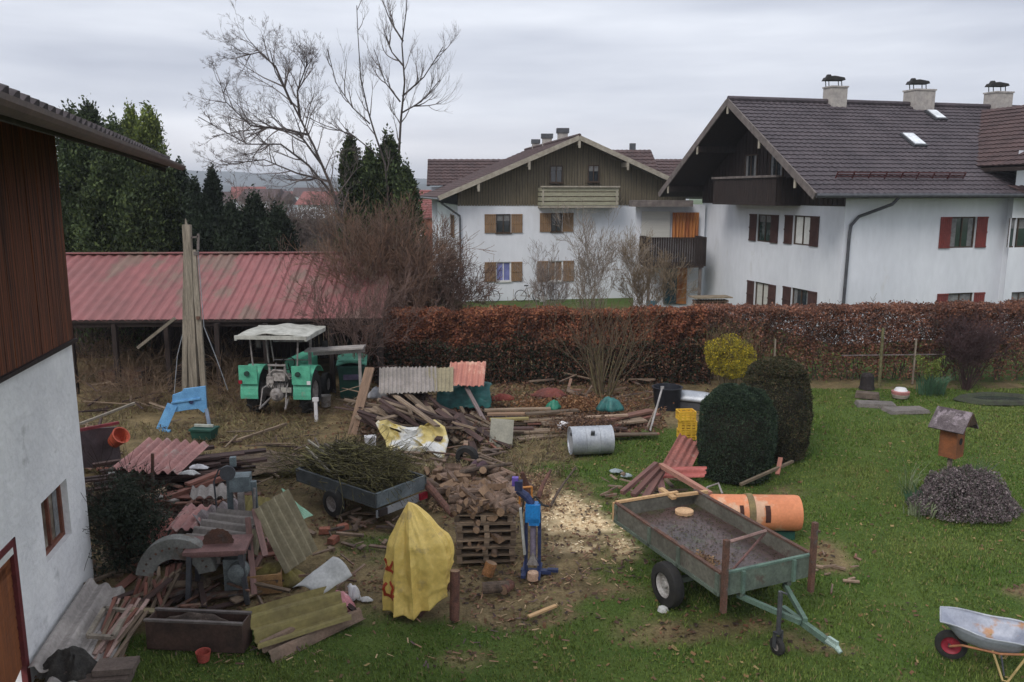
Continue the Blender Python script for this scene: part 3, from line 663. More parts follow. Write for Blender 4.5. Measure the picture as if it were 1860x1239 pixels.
part('snow_guard', m, M('dark red steel', (.09, .022, .022), None, 4, .6, .1, 0), rfB, world=True)
# cross wing
Vp, _ = onroof(1729, 228); Ve, _ = onroof(1774, 302)
tE = (Ve-CB).dot(vB); zEw = Ve.z; tR = (Vp-CB).dot(vB); zRw = Vp.z
fw = 3.4
eW0 = Ve.copy(); eW1 = V(CB.x, CB.y, 0)+vB*tE-wB*1.8; eW1.z = zEw
# slope plane of the wing: from eave (t=tE) up to its ridge
tRw = tE+4.6; zRw2 = max(zRw, zEw+2.9)
q0 = V(CB.x, CB.y, 0)+vB*tRw+wB*(GW/2)+UP*zRw2; q1 = V(CB.x, CB.y, 0)+vB*tRw-wB*1.8+UP*zRw2
hWg = thing('house_wing', 'cross wing of brown tiles and white wall adjoining the big house', 'house', V(CB.x, CB.y, 0)+vB*8)
m = MB(); eWb = V(CB.x, CB.y, 0)+vB*tE+wB*(GW/2)+UP*zEw
tile_roof(m, eW1, eWb, q0, q1, course=.34, tw=.3, step=.045); e2 = eW1+vB*9.2; e3 = eWb+vB*9.2
tile_roof(m, e2, e3, q0, q1, course=.34, tw=.3); part('roof', m, tile_brown, hWg, world=True)
m = MB(); m.prism([eW1-UP*.12, q1-UP*.12, q1-UP*.24, eW1-UP*.24], wB*8); m.prism([e2-UP*.12, q1-UP*.12, q1-UP*.24, e2-UP*.24], wB*8); part('roof_boarding', m, boards_dark, hWg, world=True)
OW = V(CB.x, CB.y, 0)+vB*(LW-.02)-wB*.55
m = MB(); opw = [rect(OW, vB, nL, 1838, 396, 1880, 449), rect(OW, vB, nL, 1838, 531, 1880, 580)]
opw = [(o[0], o[1], o[2], o[3]) for o in opw]
wall(m, OW, vB, nL, 10, 0, zEw+.6, opw); m.add([OW, OW+wB*1, OW+wB*1+UP*(eavB+.2), OW+UP*(eavB+.2)], [(0, 1, 2, 3)]); part('wall', m, plaster, hWg, world=True)
for o_ in opw: window(hWg, OW, vB, nL, *o_, gm=glass_green, mull=2, sill=False)
# strip of lean-to tiles at the foot of the wing roof
m = MB(); s0 = n1+vB*-.3+UP*.02; 
tile_roof(m, OW-wB*1.2+UP*(eavB-.45)+vB*.2, OW-wB*1.2+UP*(eavB-.45)+vB*10, OW+UP*(eavB+.35)+vB*10, OW+UP*(eavB+.35)-vB*.7, course=.34, tw=.3); part('porch_roof', m, tile_brown, hWg, world=True)

# ---- balcony block between the houses
OL = CB+wB*(GW-.0)
Yk = 43.2
def kp(px, py, Y_=Yk): return A(px, py, Y_)
hK = thing('balcony_block', 'loggia link between the two white houses with roller shutter and dark balcony', 'balcony', kp(1215, 560))
m = MB(); p0, p1 = kp(1158, 560), kp(1285, 560); a = kp(1158, 372)
m.prism([V(p0.x, Yk+1.4, 0), V(p1.x, Yk+1.4, 0), V(p1.x, Yk+1.4, a.z), V(p0.x, Yk+1.4, a.z)], V(0, .2, 0)); part('wall', m, plaster, hK, world=True)
m = MB(); a, b_ = kp(1150, 366), kp(1262, 374); m.box(((a.x+b_.x)/2, Yk+1.0, (a.z+b_.z)/2), (b_.x-a.x, 1.2, a.z-b_.z+.1)); part('roof', m, trim_grey, hK, world=True)
m = MB(); a, b_ = kp(1166, 384, Yk+1.3), kp(1216, 432, Yk+1.3); m.box(((a.x+b_.x)/2, Yk+1.3, (a.z+b_.z)/2), (b_.x-a.x, .06, a.z-b_.z)); part('roller_shutter', m, beige_blind, hK, world=True)
m = MB(); a, b_ = kp(1222, 386, Yk+1.2), kp(1268, 434, Yk+1.2)
m.grid(30, 2, lambda s_, t_: V(a.x+(b_.x-a.x)*s_, Yk+1.2+.05*math.sin(s_*50), b_.z+(a.z-b_.z)*t_)); part('curtain', m, curtain_orange, hK, world=True, solid=.01)
m = MB(); a, b_ = kp(1172, 430), kp(1273, 482)
for i in range(24):
    x = a.x+(b_.x-a.x)*(i+.5)/24; m.bar(V(x, Yk-.6, b_.z), V(x, Yk-.6, a.z), (b_.x-a.x)/24-.015, .04, up=(0, 1, 0))
for x in (a.x, b_.x):
    for j in range(6): m.bar(V(x, Yk-.5+j*.3, b_.z), V(x, Yk-.5+j*.3, a.z), .04, .27, up=(1, 0, 0))
m.box(((a.x+b_.x)/2, Yk+.3, b_.z), (b_.x-a.x, 1.9, .14)); part('balcony_parapet', m, boards_dark, hK, world=True)
for px in (1176, 1268):
    m = MB(); c_ = kp(px, 482); m.bar(V(c_.x, Yk-.5, 0), V(c_.x, Yk-.5, c_.z), .14, .14); part('pillar', m, trim_grey, hK, world=True)
m = MB(); a, b_ = kp(1207, 478, Yk+1.3), kp(1228, 552, Yk+1.3); m.box(((a.x+b_.x)/2, Yk+1.32, (a.z+b_.z)/2), (b_.x-a.x, .08, a.z-b_.z)); part('door', m, teal_door, hK, world=True)
m = MB(); a, b_ = kp(1231, 480, Yk+1.3), kp(1246, 552, Yk+1.3); m.box(((a.x+b_.x)/2, Yk+1.32, (a.z+b_.z)/2), (b_.x-a.x, .08, a.z-b_.z)); part('door_frame', m, curtain_orange, hK, world=True)

# ---- barn on the left
Cb = G(172, 1062); Cb.z = 0; db = V(-.19, 1, 0).normalized(); nb = V(db.y, -db.x, 0)   # db points away from the viewer, nb out into the yard
barn = thing('barn', 'barn with rough white plaster below dark reddish boards', 'barn', Cb)
Lb = 11.3; Ob = Cb-db*Lb
def rb(x0, y0, x1, y1): a = onplane(x0, y0, Ob, nb); b_ = onplane(x1, y1, Ob, nb); return ((a-Ob).dot(db), (b_-Ob).dot(db), b_.z, a.z)
zP = onplane(135, 617, Ob, nb).z
wa = onplane(74, 915, Ob, nb); wb_ = onplane(119, 878, Ob, nb); wc = onplane(82, 1028, Ob, nb)
winb = ((wa-Ob).dot(db), (wb_-Ob).dot(db)+.05, wc.z, wa.z)
da = onplane(16, 985, Ob, nb); dorb = ((da-Ob).dot(db)-1.0, (da-Ob).dot(db)+.16, .02, da.z)
m = MB()
def rough(P0): return P0
wall(m, Ob, db, nb, Lb, -.1, zP, [winb, dorb], depth=.22)
gl = Cb-nb*9
m.add([Cb-UP*.1, gl-UP*.1, gl+UP*zP, Cb+UP*zP], [(0, 1, 2, 3)]); part('wall', m, plaster_barn, barn, world=True)
m = MB(); zt = 7.35; nbd = int(Lb/.145); rr = random.Random(3)
for i in range(nbd):
    a = Lb*(i+.5)/nbd; off = .045 if i % 2 else .02
    m.bar(Ob+db*a+nb*(.02+rr.uniform(0, .012))+UP*(zP+.03+rr.uniform(-.01, .01)), Ob+db*a+nb*(.02+rr.uniform(0, .012))+UP*zt, Lb/nbd-.006, .025, up=nb)
for i in range(60):
    a = 9*(i+.5)/60; m.bar(Cb-nb*a+db*.03+UP*(zP-.1), Cb-nb*a+db*.03+UP*zt, .14, .025, up=db)
part('wall_boards', m, boards_barn, barn, world=True)
m = MB(); m.bar(Ob+nb*.05+UP*(zP+.02), Cb+nb*.05+UP*(zP+.02), .09, .05); part('drip_rail', m, boards_dark, barn, world=True)
window(barn, Ob, db, nb, *winb, gm=M('barn curtain glass', (.30, .27, .22), (.10, .07, .05), 3, .4, .2, 0), fm=M('red brown window wood', (.20, .075, .045), (.13, .05, .035), 5, .7, .2, .2), mull=1, depth=.12, sill=False)
# stable door at the near end
m = MB(); D0 = Ob+db*dorb[0]; dw = dorb[1]-dorb[0]; Pd = lambda a, z, d=0: V(D0.x, D0.y, 0)+db*a+UP*z+nb*(d-.02)
for a in (.05, dw-.05): m.bar(Pd(a, 0), Pd(a, dorb[3]), .07, .1, up=db)
m.bar(Pd(0, dorb[3]-.05), Pd(dw, dorb[3]-.05), .07, .1); dd_ = part('door', m, red_frame, barn, world=True)
m = MB(); 
for i in range(12): z = .1+i*.14; m.bar(Pd(.1, z, -.03), Pd(dw-.1, z+.25 if i < 11 else z, -.03), .03, .13)
part('door_panel', m, door_orange, dd_, world=True)
m = MB(); m.bar(Pd(.1, 1.85, .01), Pd(dw-.1, 1.85, .01), .05, .09); part('rail', m, white_paint, dd_, world=True)
m = MB(); m.add([Pd(.1, 1.9, -.03), Pd(dw-.1, 1.9, -.03), Pd(dw-.1, dorb[3]-.1, -.03), Pd(.1, dorb[3]-.1, -.03)], [(0, 1, 2, 3)]); part('pane', m, glass_green, dd_, world=True)
# barn roof: eave edge measured from its two ends
E0 = A(0, 212, 4.8); E1 = A(303, 303, 14.4); ed = (E1-E0).normalized(); E00 = E0-ed*3.0
inn = V(-ed.y, ed.x, 0).normalized(); upv = (inn*1.0+UP*.42).normalized()
m = MB(); nn = ed.cross(upv).normalized()
if nn.z < 0: nn = -nn
tile_roof(m, E00+nn*.12, E1+nn*.12, E1+nn*.12+upv*7, E00+nn*.12+upv*7, course=.36, tw=.24, step=.03, amp=.035)
brf = part('roof', m, M('old dark roof tile', (.075, .062, .066), (.04, .034, .036), 2, .8, .25, .4), barn, world=True)
m = MB(); m.prism([E00, E1, E1+nn*.10, E00+nn*.10], upv*7); part('roof_boarding', m, boards_dark, barn, world=True)
m = MB(); m.bar(E00-upv*.01+UP*.03, E1-upv*.01+UP*.03, .03, .10); m.bar(E1+ed*.02-UP*.0, E1+ed*.02+upv*7, .03, .2); part('fascia', m, M('dark fascia', (.06, .048, .045), (.035, .03, .028), 4, .8, .2, .2), barn, world=True)
m = MB(); g0 = E00-inn*.10+UP*.02; g1 = E1+ed*1.9-inn*.10+UP*.02; ax = (g1-g0)
n_ = 8; P = []
for q_ in (g0, g1):
    for k_ in range(n_+1): a = PI+PI*k_/n_; P.append(q_+(-inn)*(math.cos(a)*.08)+UP*(math.sin(a)*.08+.05))
m.add(P, [(k_, k_+1, n_+2+k_, n_+1+k_) for k_ in range(n_)]); part('gutter', m, M('brown gutter', (.12, .085, .075), (.08, .06, .055), 4, .5, .2, .1), barn, world=True, solid=.008)

# ---- long open shed with red roof
SE0 = A(-70, 590, 25.0); SE1 = A(694, 572, 25.6); SR0 = A(-150, 464, 29.6); SR1 = A(694, 458, 30.2); SR0.x = SE0.x; SR1.x = SE1.x
SR0.z = SR1.z = (SR0.z+SR1.z)/2; SE0.z = SE1.z = (SE0.z+SE1.z)/2-.02
shed = thing('shed', 'long open shed with faded red trapezoid metal roof behind the tractor', 'shed', ((SE0.x+SE1.x)/2, 27, 0))
m = MB(); uS = (SE1-SE0).normalized(); vS = SR0-SE0; corrugated(m, SE0, uS, vS, (SE1-SE0).length, vS.length, period=.36, amp=.045, trap=True, nv=8)
vS2 = V(vS.x, vS.y*.9, -vS.z); corrugated(m, SR0+UP*.02, uS, vS2, (SE1-SE0).length, 3.5, period=.30, amp=.03, trap=True)
m.bar(SR0+UP*.04, SR1+UP*.04, .3, .03); part('roof', m, corr_red, shed, world=True, solid=.01)
m = MB(); m.bar(SE0-UP*.12+V(0, .15, 0), SE1-UP*.12+V(0, .15, 0), .12, .18); m.bar(SE0-UP*.02+V(0, .02, 0), SE1-UP*.02+V(0, .02, 0), .03, .10); part('eave_beam', m, boards_dark, shed, world=True)
for px in (125, 205, 300, 392, 480, 600, 690):
    c_ = A(px, 600, 25.2); m = MB(); m.bar(V(c_.x, 25.3, -.1), V(c_.x, 25.3, SE0.z-.1), .14, .14); part('post', m, boards_dark, shed, world=True)
m = MB(); a, b_ = A(250, 632, 24.9), A(318, 578, 24.9); m.bar(a, b_, .07, .09); part('brace', m, M('grey brace wood', (.22, .19, .15), None, 4, .9, .2, .2), shed, world=True)
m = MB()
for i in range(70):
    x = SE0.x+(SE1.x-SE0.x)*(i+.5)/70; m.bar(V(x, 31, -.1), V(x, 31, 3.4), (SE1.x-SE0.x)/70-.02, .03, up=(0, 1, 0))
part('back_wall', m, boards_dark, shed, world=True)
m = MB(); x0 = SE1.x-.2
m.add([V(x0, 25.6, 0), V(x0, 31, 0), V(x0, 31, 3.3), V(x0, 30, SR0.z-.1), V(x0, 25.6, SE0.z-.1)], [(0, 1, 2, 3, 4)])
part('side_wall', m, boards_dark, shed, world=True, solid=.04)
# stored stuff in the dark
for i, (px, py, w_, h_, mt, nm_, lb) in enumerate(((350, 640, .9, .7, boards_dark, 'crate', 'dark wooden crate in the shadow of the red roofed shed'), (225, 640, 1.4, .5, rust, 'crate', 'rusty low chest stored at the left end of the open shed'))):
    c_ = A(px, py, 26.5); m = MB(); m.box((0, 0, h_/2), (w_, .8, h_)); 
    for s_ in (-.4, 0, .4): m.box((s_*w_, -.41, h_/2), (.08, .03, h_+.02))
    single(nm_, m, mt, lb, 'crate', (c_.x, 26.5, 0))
# distant village houses on the plain
rr = random.Random(8); nvh = 0
for (px, py, w_, mt) in ((430, 358, 9, tile_brown), (452, 346, 8, tile_red), (478, 350, 10, tile_brown), (505, 347, 8, tile_brown), (535, 352, 10, tile_red), (560, 346, 9, tile_brown), (408, 360, 9, tile_brown), (494, 362, 10, tile_brown), (585, 357, 9, tile_red)):
    Yd = 260+rr.uniform(-60, 160); c_ = A(px, py, Yd)
    h_ = thing('village_house', 'distant village house of the valley, seen through the bare branches', 'house', (c_.x, Yd, 0), rr.uniform(-.6, .6), group='village houses far away')
    hh = max(3.5, c_.z-2)
    m = MB(); m.box((0, 0, hh/2), (w_, 8, hh)); part('wall', m, plaster, h_)
    m = MB(); m.prism([(-w_/2-.5, -4.6, hh-.2), (-w_/2-.5, 4.6, hh-.2), (-w_/2-.5, 0, hh+3)], V(w_+1, 0, 0)); part('roof', m, mt, h_)
# ================================================================ VEGETATION
def conifer(px, pytop, Yd, wpx, label, seed, cols, pyb=520, n=16000, group='conifers behind the shed', name='conifer_tree', lean=0.0, pointy=1.0):
    rg = np.random.default_rng(seed); top = A(px, pytop, Yd); h = top.z; rad = wpx/2/1500*Yd*1.4
    T = thing(name, label, 'tree', (top.x, Yd, 0), group=group)
    m = MB(); m.tube([(0, 0, -.2), (0, 0, h*.5), (0, 0, h*.9)], [.16, .1, .03], 7); part('trunk', m, bark, T)
    # fronds: upward sprays, arranged in clumps around the cone
    nc = 420; ct = rg.uniform(0.02, .985, nc)**.8; ca = rg.uniform(0, 2*PI, nc)
    prof = rad*np.clip((1-ct)**(.50*pointy)*1.08, 0, 1)*np.clip(.55+ct*3, 0, 1)
    cr_ = prof*rg.uniform(.55, 1.08, nc); cx = cr_*np.cos(ca); cy = cr_*np.sin(ca); cz = ct*h
    which = rg.integers(0, nc, n); sz = (.10+.22*(1-ct[which]))*rad/1.3+.12
    P = np.stack([cx[which]+rg.normal(0, 1, n)*sz*.55, cy[which]+rg.normal(0, 1, n)*sz*.55, cz[which]+rg.normal(0, 1, n)*sz*1.35], 1)
    P[:, 2] = np.clip(P[:, 2], .1, h+.8); ct2 = np.clip(P[:, 2]/h, 0, 1); k_ = np.clip((1.05-ct2)/.09, .08, 1)**.6; P[:, 0] *= k_; P[:, 1] *= k_
    out_ = np.stack([np.cos(ca[which])*.5, np.sin(ca[which])*.5, np.full(n, 1.1)], 1)
    me = leaves(P, .19*max(.8, rad/1.5), cols, seed, .5, nrm=out_, nj=.7); tint(me, lambda x, y, z: .55+.95*vnoise(x*1.3+y*.7+seed, z, .7, seed)); npobj('crown', me, T)
CG = [(.058, .082, .034), (.040, .058, .027), (.080, .105, .038), (.030, .043, .022)]
CGl = [(.15, .18, .045), (.105, .135, .036), (.065, .085, .028)]
CGd = [(.026, .040, .024), (.036, .052, .030), (.020, .030, .018)]
for i, (px, py, Yd, w_, lab, cs) in enumerate((
    (128, 215, 34, 90, 'dark conifer half hidden by the barn corner under the eave', CG),
    (160, 200, 38, 80, 'conifer whose tip pokes up behind the middle of the barn gutter', CG),
    (205, 232, 33, 80, 'bushy conifer right of the barn corner, behind the gutter', CG),
    (236, 208, 37, 66, 'tall light green conifer, left one of the twin tips above the gutter', CGl),
    (268, 203, 36, 68, 'tallest light green conifer above the gutter end', CGl),
    (292, 300, 33, 72, 'mid height conifer below the barn gutter end', CG),
    (325, 310, 34, 48, 'narrow conifer just right of the gutter end', CGd),
    (352, 345, 33, 56, 'low dark conifer behind the top of the split pole', CGd),
    (385, 318, 38, 36, 'small slim columnar conifer standing apart right of the pole', CGd),
    (420, 385, 33, 70, 'low dark evergreen behind the shed ridge right of the pole', CGd),
    (462, 372, 34, 78, 'rounded dark evergreen above the middle of the shed ridge', CGd),
    (505, 392, 33, 70, 'low dark evergreen above the shed ridge at the foot of the leaning tree', CGd),
    (180, 330, 32, 90, 'dark lower conifer directly behind the left part of the shed roof', CG),
    (248, 330, 31.8, 86, 'low dark green conifer behind the shed roof under the twin tips', CG))):
    conifer(px, py, Yd, w_, lab, 20+i, cs, n=19000)
for i, (px, py, Yd, w_, lab) in enumerate((
    (636, 262, 32, 50, 'conifer tip left in the dark group between the two bare trees'),
    (672, 285, 32, 56, 'shorter conifer in the middle of the dark group by the bare trees'),
    (706, 256, 32, 62, 'tallest conifer of the dark group at the foot of the tall bare tree'),
    (738, 318, 31, 56, 'small conifer at the right edge of the dark group near the white house'))):
    conifer(px, py, Yd, w_, lab, 60+i, CG, n=17000, group='conifers between the bare trees')

def baretree(name, label, limbs, Yd, seed, col, kids=12, lv=2, blen=2.2, r0=.14, group=None, spread=.9, up=.12, minr=.006, depthj=1.0, shrink=.6):
    rng = random.Random(seed); b0 = A(*limbs[0][0], Yd)
    T = thing(name, label, 'tree', (b0.x, Yd, 0), group=group)
    S = []; m = MB(); base = V(b0.x, Yd, 0)
    for li, limb in enumerate(limbs):
        pts = []; off = 0
        for k, (px, py) in enumerate(limb):
            off += rng.uniform(-1, 1)*depthj*.35 if k > 0 else 0
            if li > 0 and k == 0: off = 0
            pts.append(A(px, py, Yd+off))
        rr_ = r0 if li == 0 else r0*.55
        rads = [max(.014, rr_*(1-.85*k/(len(pts)-1))) for k in range(len(pts))]
        m.tube(pts, rads, 6)
        tot = sum((pts[k+1]-pts[k]).length for k in range(len(pts)-1))
        for j in range(int(kids*(1 if li == 0 else .7))):
            t = rng.uniform(.22 if li == 0 else .12, 1)*(len(pts)-1); i = min(len(pts)-2, int(t)); f = t-i
            p_ = pts[i].lerp(pts[i+1], f); d = (pts[i+1]-pts[i]).normalized()
            side = V(rng.gauss(0, 1), rng.gauss(0, 1), rng.gauss(0, .7)); side = (side-d*side.dot(d)).normalized()
            k_ = 1-.55*t/(len(pts)-1)
            branch(S, p_, d+side*spread, blen*k_*rng.uniform(.6, 1.2), max(minr*1.6, .035*k_), rng, lv, .22, up, 5, .5, minr, shrink=shrink, spread=.75)
    part('trunk', m, M('dark bare bark', (.075, .062, .058), (.045, .038, .036), 6, .9, .2, .3), T, world=True)
    S = [(a[0]-base.x, a[1]-base.y, a[2], a[3]-base.x, a[4]-base.y, a[5], a[6], a[7]) for a in S]
    npobj('crown', segmesh('twigs', S, col=col, seed=seed), T); return T
dk = (.14, .12, .115)
baretree('bare_tree', 'bare leaning tree with wide branches reaching left over the shed', [
    [(648, 560), (640, 480), (622, 400), (600, 335), (570, 265), (535, 195), (500, 130), (490, 90)],
    [(585, 300), (545, 245), (490, 232), (440, 238), (385, 248)], [(560, 245), (520, 235), (455, 228), (410, 185), (400, 150)],
    [(610, 360), (560, 300), (510, 262), (450, 262), (400, 235), (360, 212)], [(530, 190), (500, 120), (470, 95), (430, 105)],
    [(545, 215), (540, 165), (560, 110)], [(600, 330), (540, 315), (480, 290), (400, 300)]], 30, 3, dk, kids=19, blen=1.75, r0=.085, lv=3, minr=.0033, shrink=.5, up=.04)
baretree('bare_tree', 'tallest bare tree with upright branches running out of the top of the picture', [
    [(722, 560), (722, 420), (724, 290), (728, 220), (735, 150), (730, 80), (738, 20), (742, -60)],
    [(730, 205), (765, 185), (800, 145)], [(731, 175), (770, 140), (805, 85)], [(732, 75), (710, 40), (690, -10)],
    [(727, 185), (700, 150), (680, 90)], [(733, 120), (712, 95), (700, 60)]], 33, 7, dk, kids=9, blen=1.6, r0=.07, lv=2, spread=.7, up=.22, minr=.0033)
baretree('bare_tree', 'slender bare tree forking between the leaning tree and the tallest one', [
    [(712, 560), (708, 400), (700, 300), (680, 240), (668, 200), (655, 140), (650, 60), (648, 10)],
    [(672, 225), (640, 195), (610, 150), (595, 90)], [(690, 285), (640, 245), (590, 228), (556, 212)]], 31.5, 11, dk, kids=8, blen=1.5, r0=.055, lv=2, spread=.7, up=.2, minr=.0033)
# hazy brown crowns further back
for i, (px, py, w_, Yd, lab) in enumerate(((565, 380, 3.2, 46, 'hazy bare round tree low on the horizon left of the conifers'), (475, 345, 3.0, 60, 'distant bare tree above the shed ridge right of the slim conifer'), (520, 365, 3.0, 48, 'greyish bare tree behind the dark evergreens'), (610, 345, 3.0, 44, 'purple brown bare tree right behind the leaning trunk'))):
    rng = random.Random(40+i); c_ = A(px, py, Yd); T = thing('bare_tree', lab, 'tree', (c_.x, Yd, 0), group='hazy bare trees'); S = []
    m = MB(); m.tube([(0, 0, -.1), (0, 0, c_.z*.35)], [.15, .1], 6); part('trunk', m, bark, T)
    for k in range(16):
        a = rng.uniform(0, 2*PI); branch(S, (0, 0, c_.z*rng.uniform(.15, .4)), (math.cos(a)*.8, math.sin(a)*.8, rng.uniform(.5, 1.4)), c_.z*.55*rng.uniform(.7, 1.0), .05, rng, 3, .3, .05, 6, .5, .012, shrink=.55)
    npobj('crown', segmesh('twigs', S, col=(.15, .12, .11), seed=i), T)

def shrub(name, label, base, hgt, rad, seed, col, stems=14, lv=3, kids=6, r=.02, minr=.005, up=.06, group=None, sp=.45, stemcol=None, cat='shrub', leafs=0, leafcols=None, lsize=.05, shrink=.55):
    rng = random.Random(seed); T = thing(name, label, cat, base, group=group); S = []; S2 = []
    for k in range(stems):
        a = rng.uniform(0, 2*PI); q = rng.uniform(.1, 1)**.6
        d = V(math.cos(a)*q*rad/hgt, math.sin(a)*q*rad/hgt, 1)
        branch(S2, (math.cos(a)*.15*q, math.sin(a)*.15*q, -.05), d, hgt*rng.uniform(.6, .9), r, rng, 0, .2, up, 0, .5, minr)
        branch(S, (math.cos(a)*.15*q+d.x*hgt*.12, math.sin(a)*.15*q+d.y*hgt*.12, hgt*.12), d, hgt*rng.uniform(.55, .85), r*.7, rng, lv, .28, up, kids, .5, minr, shrink=shrink, spread=sp*1.6)
    npobj('stems', segmesh('stems', S2, col=stemcol or col, seed=seed, sides=5), T)
    npobj('twigs', segmesh('twigs', S, col=col, seed=seed), T)
    if leafs:
        Sx = np.array(S); rg = np.random.default_rng(seed); Sx = Sx[np.argsort(Sx[:, 6])[:int(len(Sx)*.7)]]; P = Sx[rg.integers(0, len(Sx), leafs), 3:6]+rg.normal(0, .03, (leafs, 3))
        npobj('foliage', leaves(P, lsize, leafcols, seed), T)
    return T
rb_ = (.17, .105, .075)
shrub('bare_shrub', 'big reddish brown twiggy shrub behind the hedge at the shed end', V(-4.3, 28.6, 0), 4.0, 1.5, 1, rb_, 18, 3, 7, .03, .007, leafs=0)
shrub('bare_shrub', 'broad brown shrub at the hedge left of the white house', V(-3.3, 29.6, 0), 4.0, 1.8, 2, (.15, .10, .08), 22, 3, 7, .03, .007)
shrub('bare_shrub', 'tall brown shrub in front of the dark conifers', V(-5.0, 29.6, 0), 4.5, 1.5, 3, (.15, .105, .08), 22, 3, 7, .03, .007)
shrub('bare_shrub', 'purplish twiggy shrub hanging over the right end of the shed roof', V(-4.9, 25.0, 0), 3.3, .8, 4, (.15, .10, .085), 11, 3, 6, .02, .005)
shrub('bare_shrub', 'grey bare shrub in front of the lower windows of the white house', V(3.4, 34.5, 0), 3.9, 2.2, 5, (.24, .20, .165), 15, 3, 5, .02, .006, up=.12)
shrub('bare_shrub', 'smaller grey bare shrub near the bicycles', V(1.4, 37, 0), 2.9, 1.7, 6, (.24, .20, .18), 12, 3, 5, .02, .006, up=.12)
shrub('bare_shrub', 'brownish bare shrub under the dark loggia balcony', V(5.9, 35.5, 0), 3.2, 1.4, 7, (.21, .16, .11), 16, 3, 6, .02, .006, up=.1)
shrub('bare_shrub', 'multi stemmed yellow green barked shrub growing in front of the hedge', V(2.75, 24.3, 0), 2.7, 1.3, 8, (.12, .09, .06), 17, 2, 5, .032, .006, stemcol=(.15, .125, .07), up=.10)
# ---------------------------------------------------------------- the beech hedge
def hedge(name, label, x0, x1, yc, h0, h1, dep, n, cols, seed, zlow=0.0, size=.075, gaps=.0):
    rg = np.random.default_rng(seed); T = thing(name, label, 'hedge', ((x0+x1)/2, yc, 0)); ox = (x0+x1)/2
    x = rg.uniform(x0, x1, n); f = (x-x0)/(x1-x0); hh = h0+(h1-h0)*f+.10*(vnoise(x, x*0, .8, seed)-.5)+.05*(vnoise(x, x*0, .25, seed+1)-.5)
    zf = rg.uniform(0, 1, n)**.62; z = zlow+(hh-zlow)*zf
    zl = zlow*(.35+1.3*vnoise(x, x*0, .8, seed+7)); z = np.maximum(z, zl+(hh-zl)*zf) if zlow > .3 else z
    surf = .34*(vnoise(x, z, .55, seed+2)-.5)+.16*(vnoise(x, z, .18, seed+3)-.5)
    y = yc+(rg.beta(.5, .8, n)-.5)*dep; y = np.where(y < yc, y+surf, y)
    top = rg.uniform(0, 1, n) < .24; z[top] = (hh+.22*(vnoise(x, y, .4, seed+5)-.5))[top]+rg.normal(0, .035, top.sum()); y[top] = yc+rg.uniform(-.5, .5, top.sum())*dep
    if gaps: k = vnoise(x, z, .30, seed+4)+.3*zf > gaps; x, y, z = x[k], y[k], z[k]
    me = leaves(np.stack([x-ox, y-yc, z], 1), size, cols, seed, .7); at_ = me.color_attributes['Col']; cc = np.empty(len(me.vertices)*4, np.float32); at_.data.foreach_get('color', cc)
    cc = cc.reshape(-1, 4); kx = np.repeat(.62+.76*vnoise(x, z, .45, seed+9), 4); cc[:, :3] *= kx[:, None]; at_.data.foreach_set('color', cc.ravel())
    npobj('foliage', me, T)
    rng = random.Random(seed); S = []
    for i in range(int((x1-x0)*9)):
        xx = rng.uniform(x0, x1)-ox; branch(S, (xx, rng.uniform(-.25, .25), 0), (rng.gauss(0, .12), rng.gauss(0, .12), 1), (h0+h1)/2*rng.uniform(.72, .86), .02, rng, 2, .22, .02, 6, .5, .006, shrink=.3)
    npobj('stems', segmesh('stems', S, col=(.085, .065, .055), seed=seed), T); return T
HB = [(.24, .085, .05), (.32, .13, .065), (.17, .065, .042), (.11, .05, .036), (.25, .11, .06)]
HD = [(.075, .035, .028), (.11, .045, .032), (.055, .03, .026), (.13, .055, .038)]
HR = [(.19, .080, .052), (.25, .11, .068), (.13, .062, .046), (.27, .14, .095), (.17, .10, .085)]
hedge('beech_hedge', 'copper brown beech hedge in front of the white balcony house', -4.9, 6.4, 27.2, 2.22, 2.38, 1.1, 80000, HB, 1, .70, size=.085)
hedge('beech_hedge', 'thinner purplish brown beech hedge in front of the big house', 6.4, 21.5, 27.2, 2.40, 2.55, 1.0, 105000, HR, 2, .05, gaps=.24)
# dark ivy and boards under the left hedge
rg = np.random.default_rng(4); n = 26000; T = thing('ivy_fence', 'dark ivy covered lower fence below the copper hedge', 'fence', (.9, 26.6, 0))
x = rg.uniform(-5.6, 5.6, n); z = rg.uniform(0, 1, n)*(1.0+.9*vnoise(x, x*0, .7, 3)); y = rg.normal(0, .14, n)+.25*(vnoise(x, z, .4, 8)-.5)
npobj('ivy', leaves(np.stack([x, y, z], 1), .08, [(.035, .04, .024), (.07, .04, .028), (.13, .06, .038), (.03, .045, .024), (.17, .08, .05)], 4, .8), T)
m = MB()
for i in range(46): xx = -5.6+11.2*i/45; m.bar((xx, .25, 0), (xx, .25, 1.35), .2, .025, up=(0, 1, 0))
for z_ in (.4, 1.1): m.bar((-5.6, .22, z_), (5.6, .22, z_), .05, .08)
part('board_panel', m, boards_dark, T)
# garden fence in front of the right hedge
T = thing('wire_fence', 'low wooden post and rail fence in front of the purplish hedge', 'fence', (12, 26.55, 0)); 
m = MB()
for x in (-3.4, 1.2): m.bar((x, 0, 0), (x, 0, 1.5), .05, .05)
part('post', m, wood_grey, T)
m = MB(); m.bar((-1.2, 0, .95), (3.0, 0, 1.0), .03, .035); part('rail', m, M('purplish grey rail', (.20, .16, .16), None, 5, .9, .2, .2), T)
c_ = G(1597, 700); m = MB(); m.tube([(0, 0, -.1), (-.02, 0, 1.9)], [.055, .045], 8); single('garden_post', m, M('mossy post', (.15, .14, .07), None, 6, .9, .3, .4), 'single mossy upright post in front of the purplish hedge', 'post', c_)
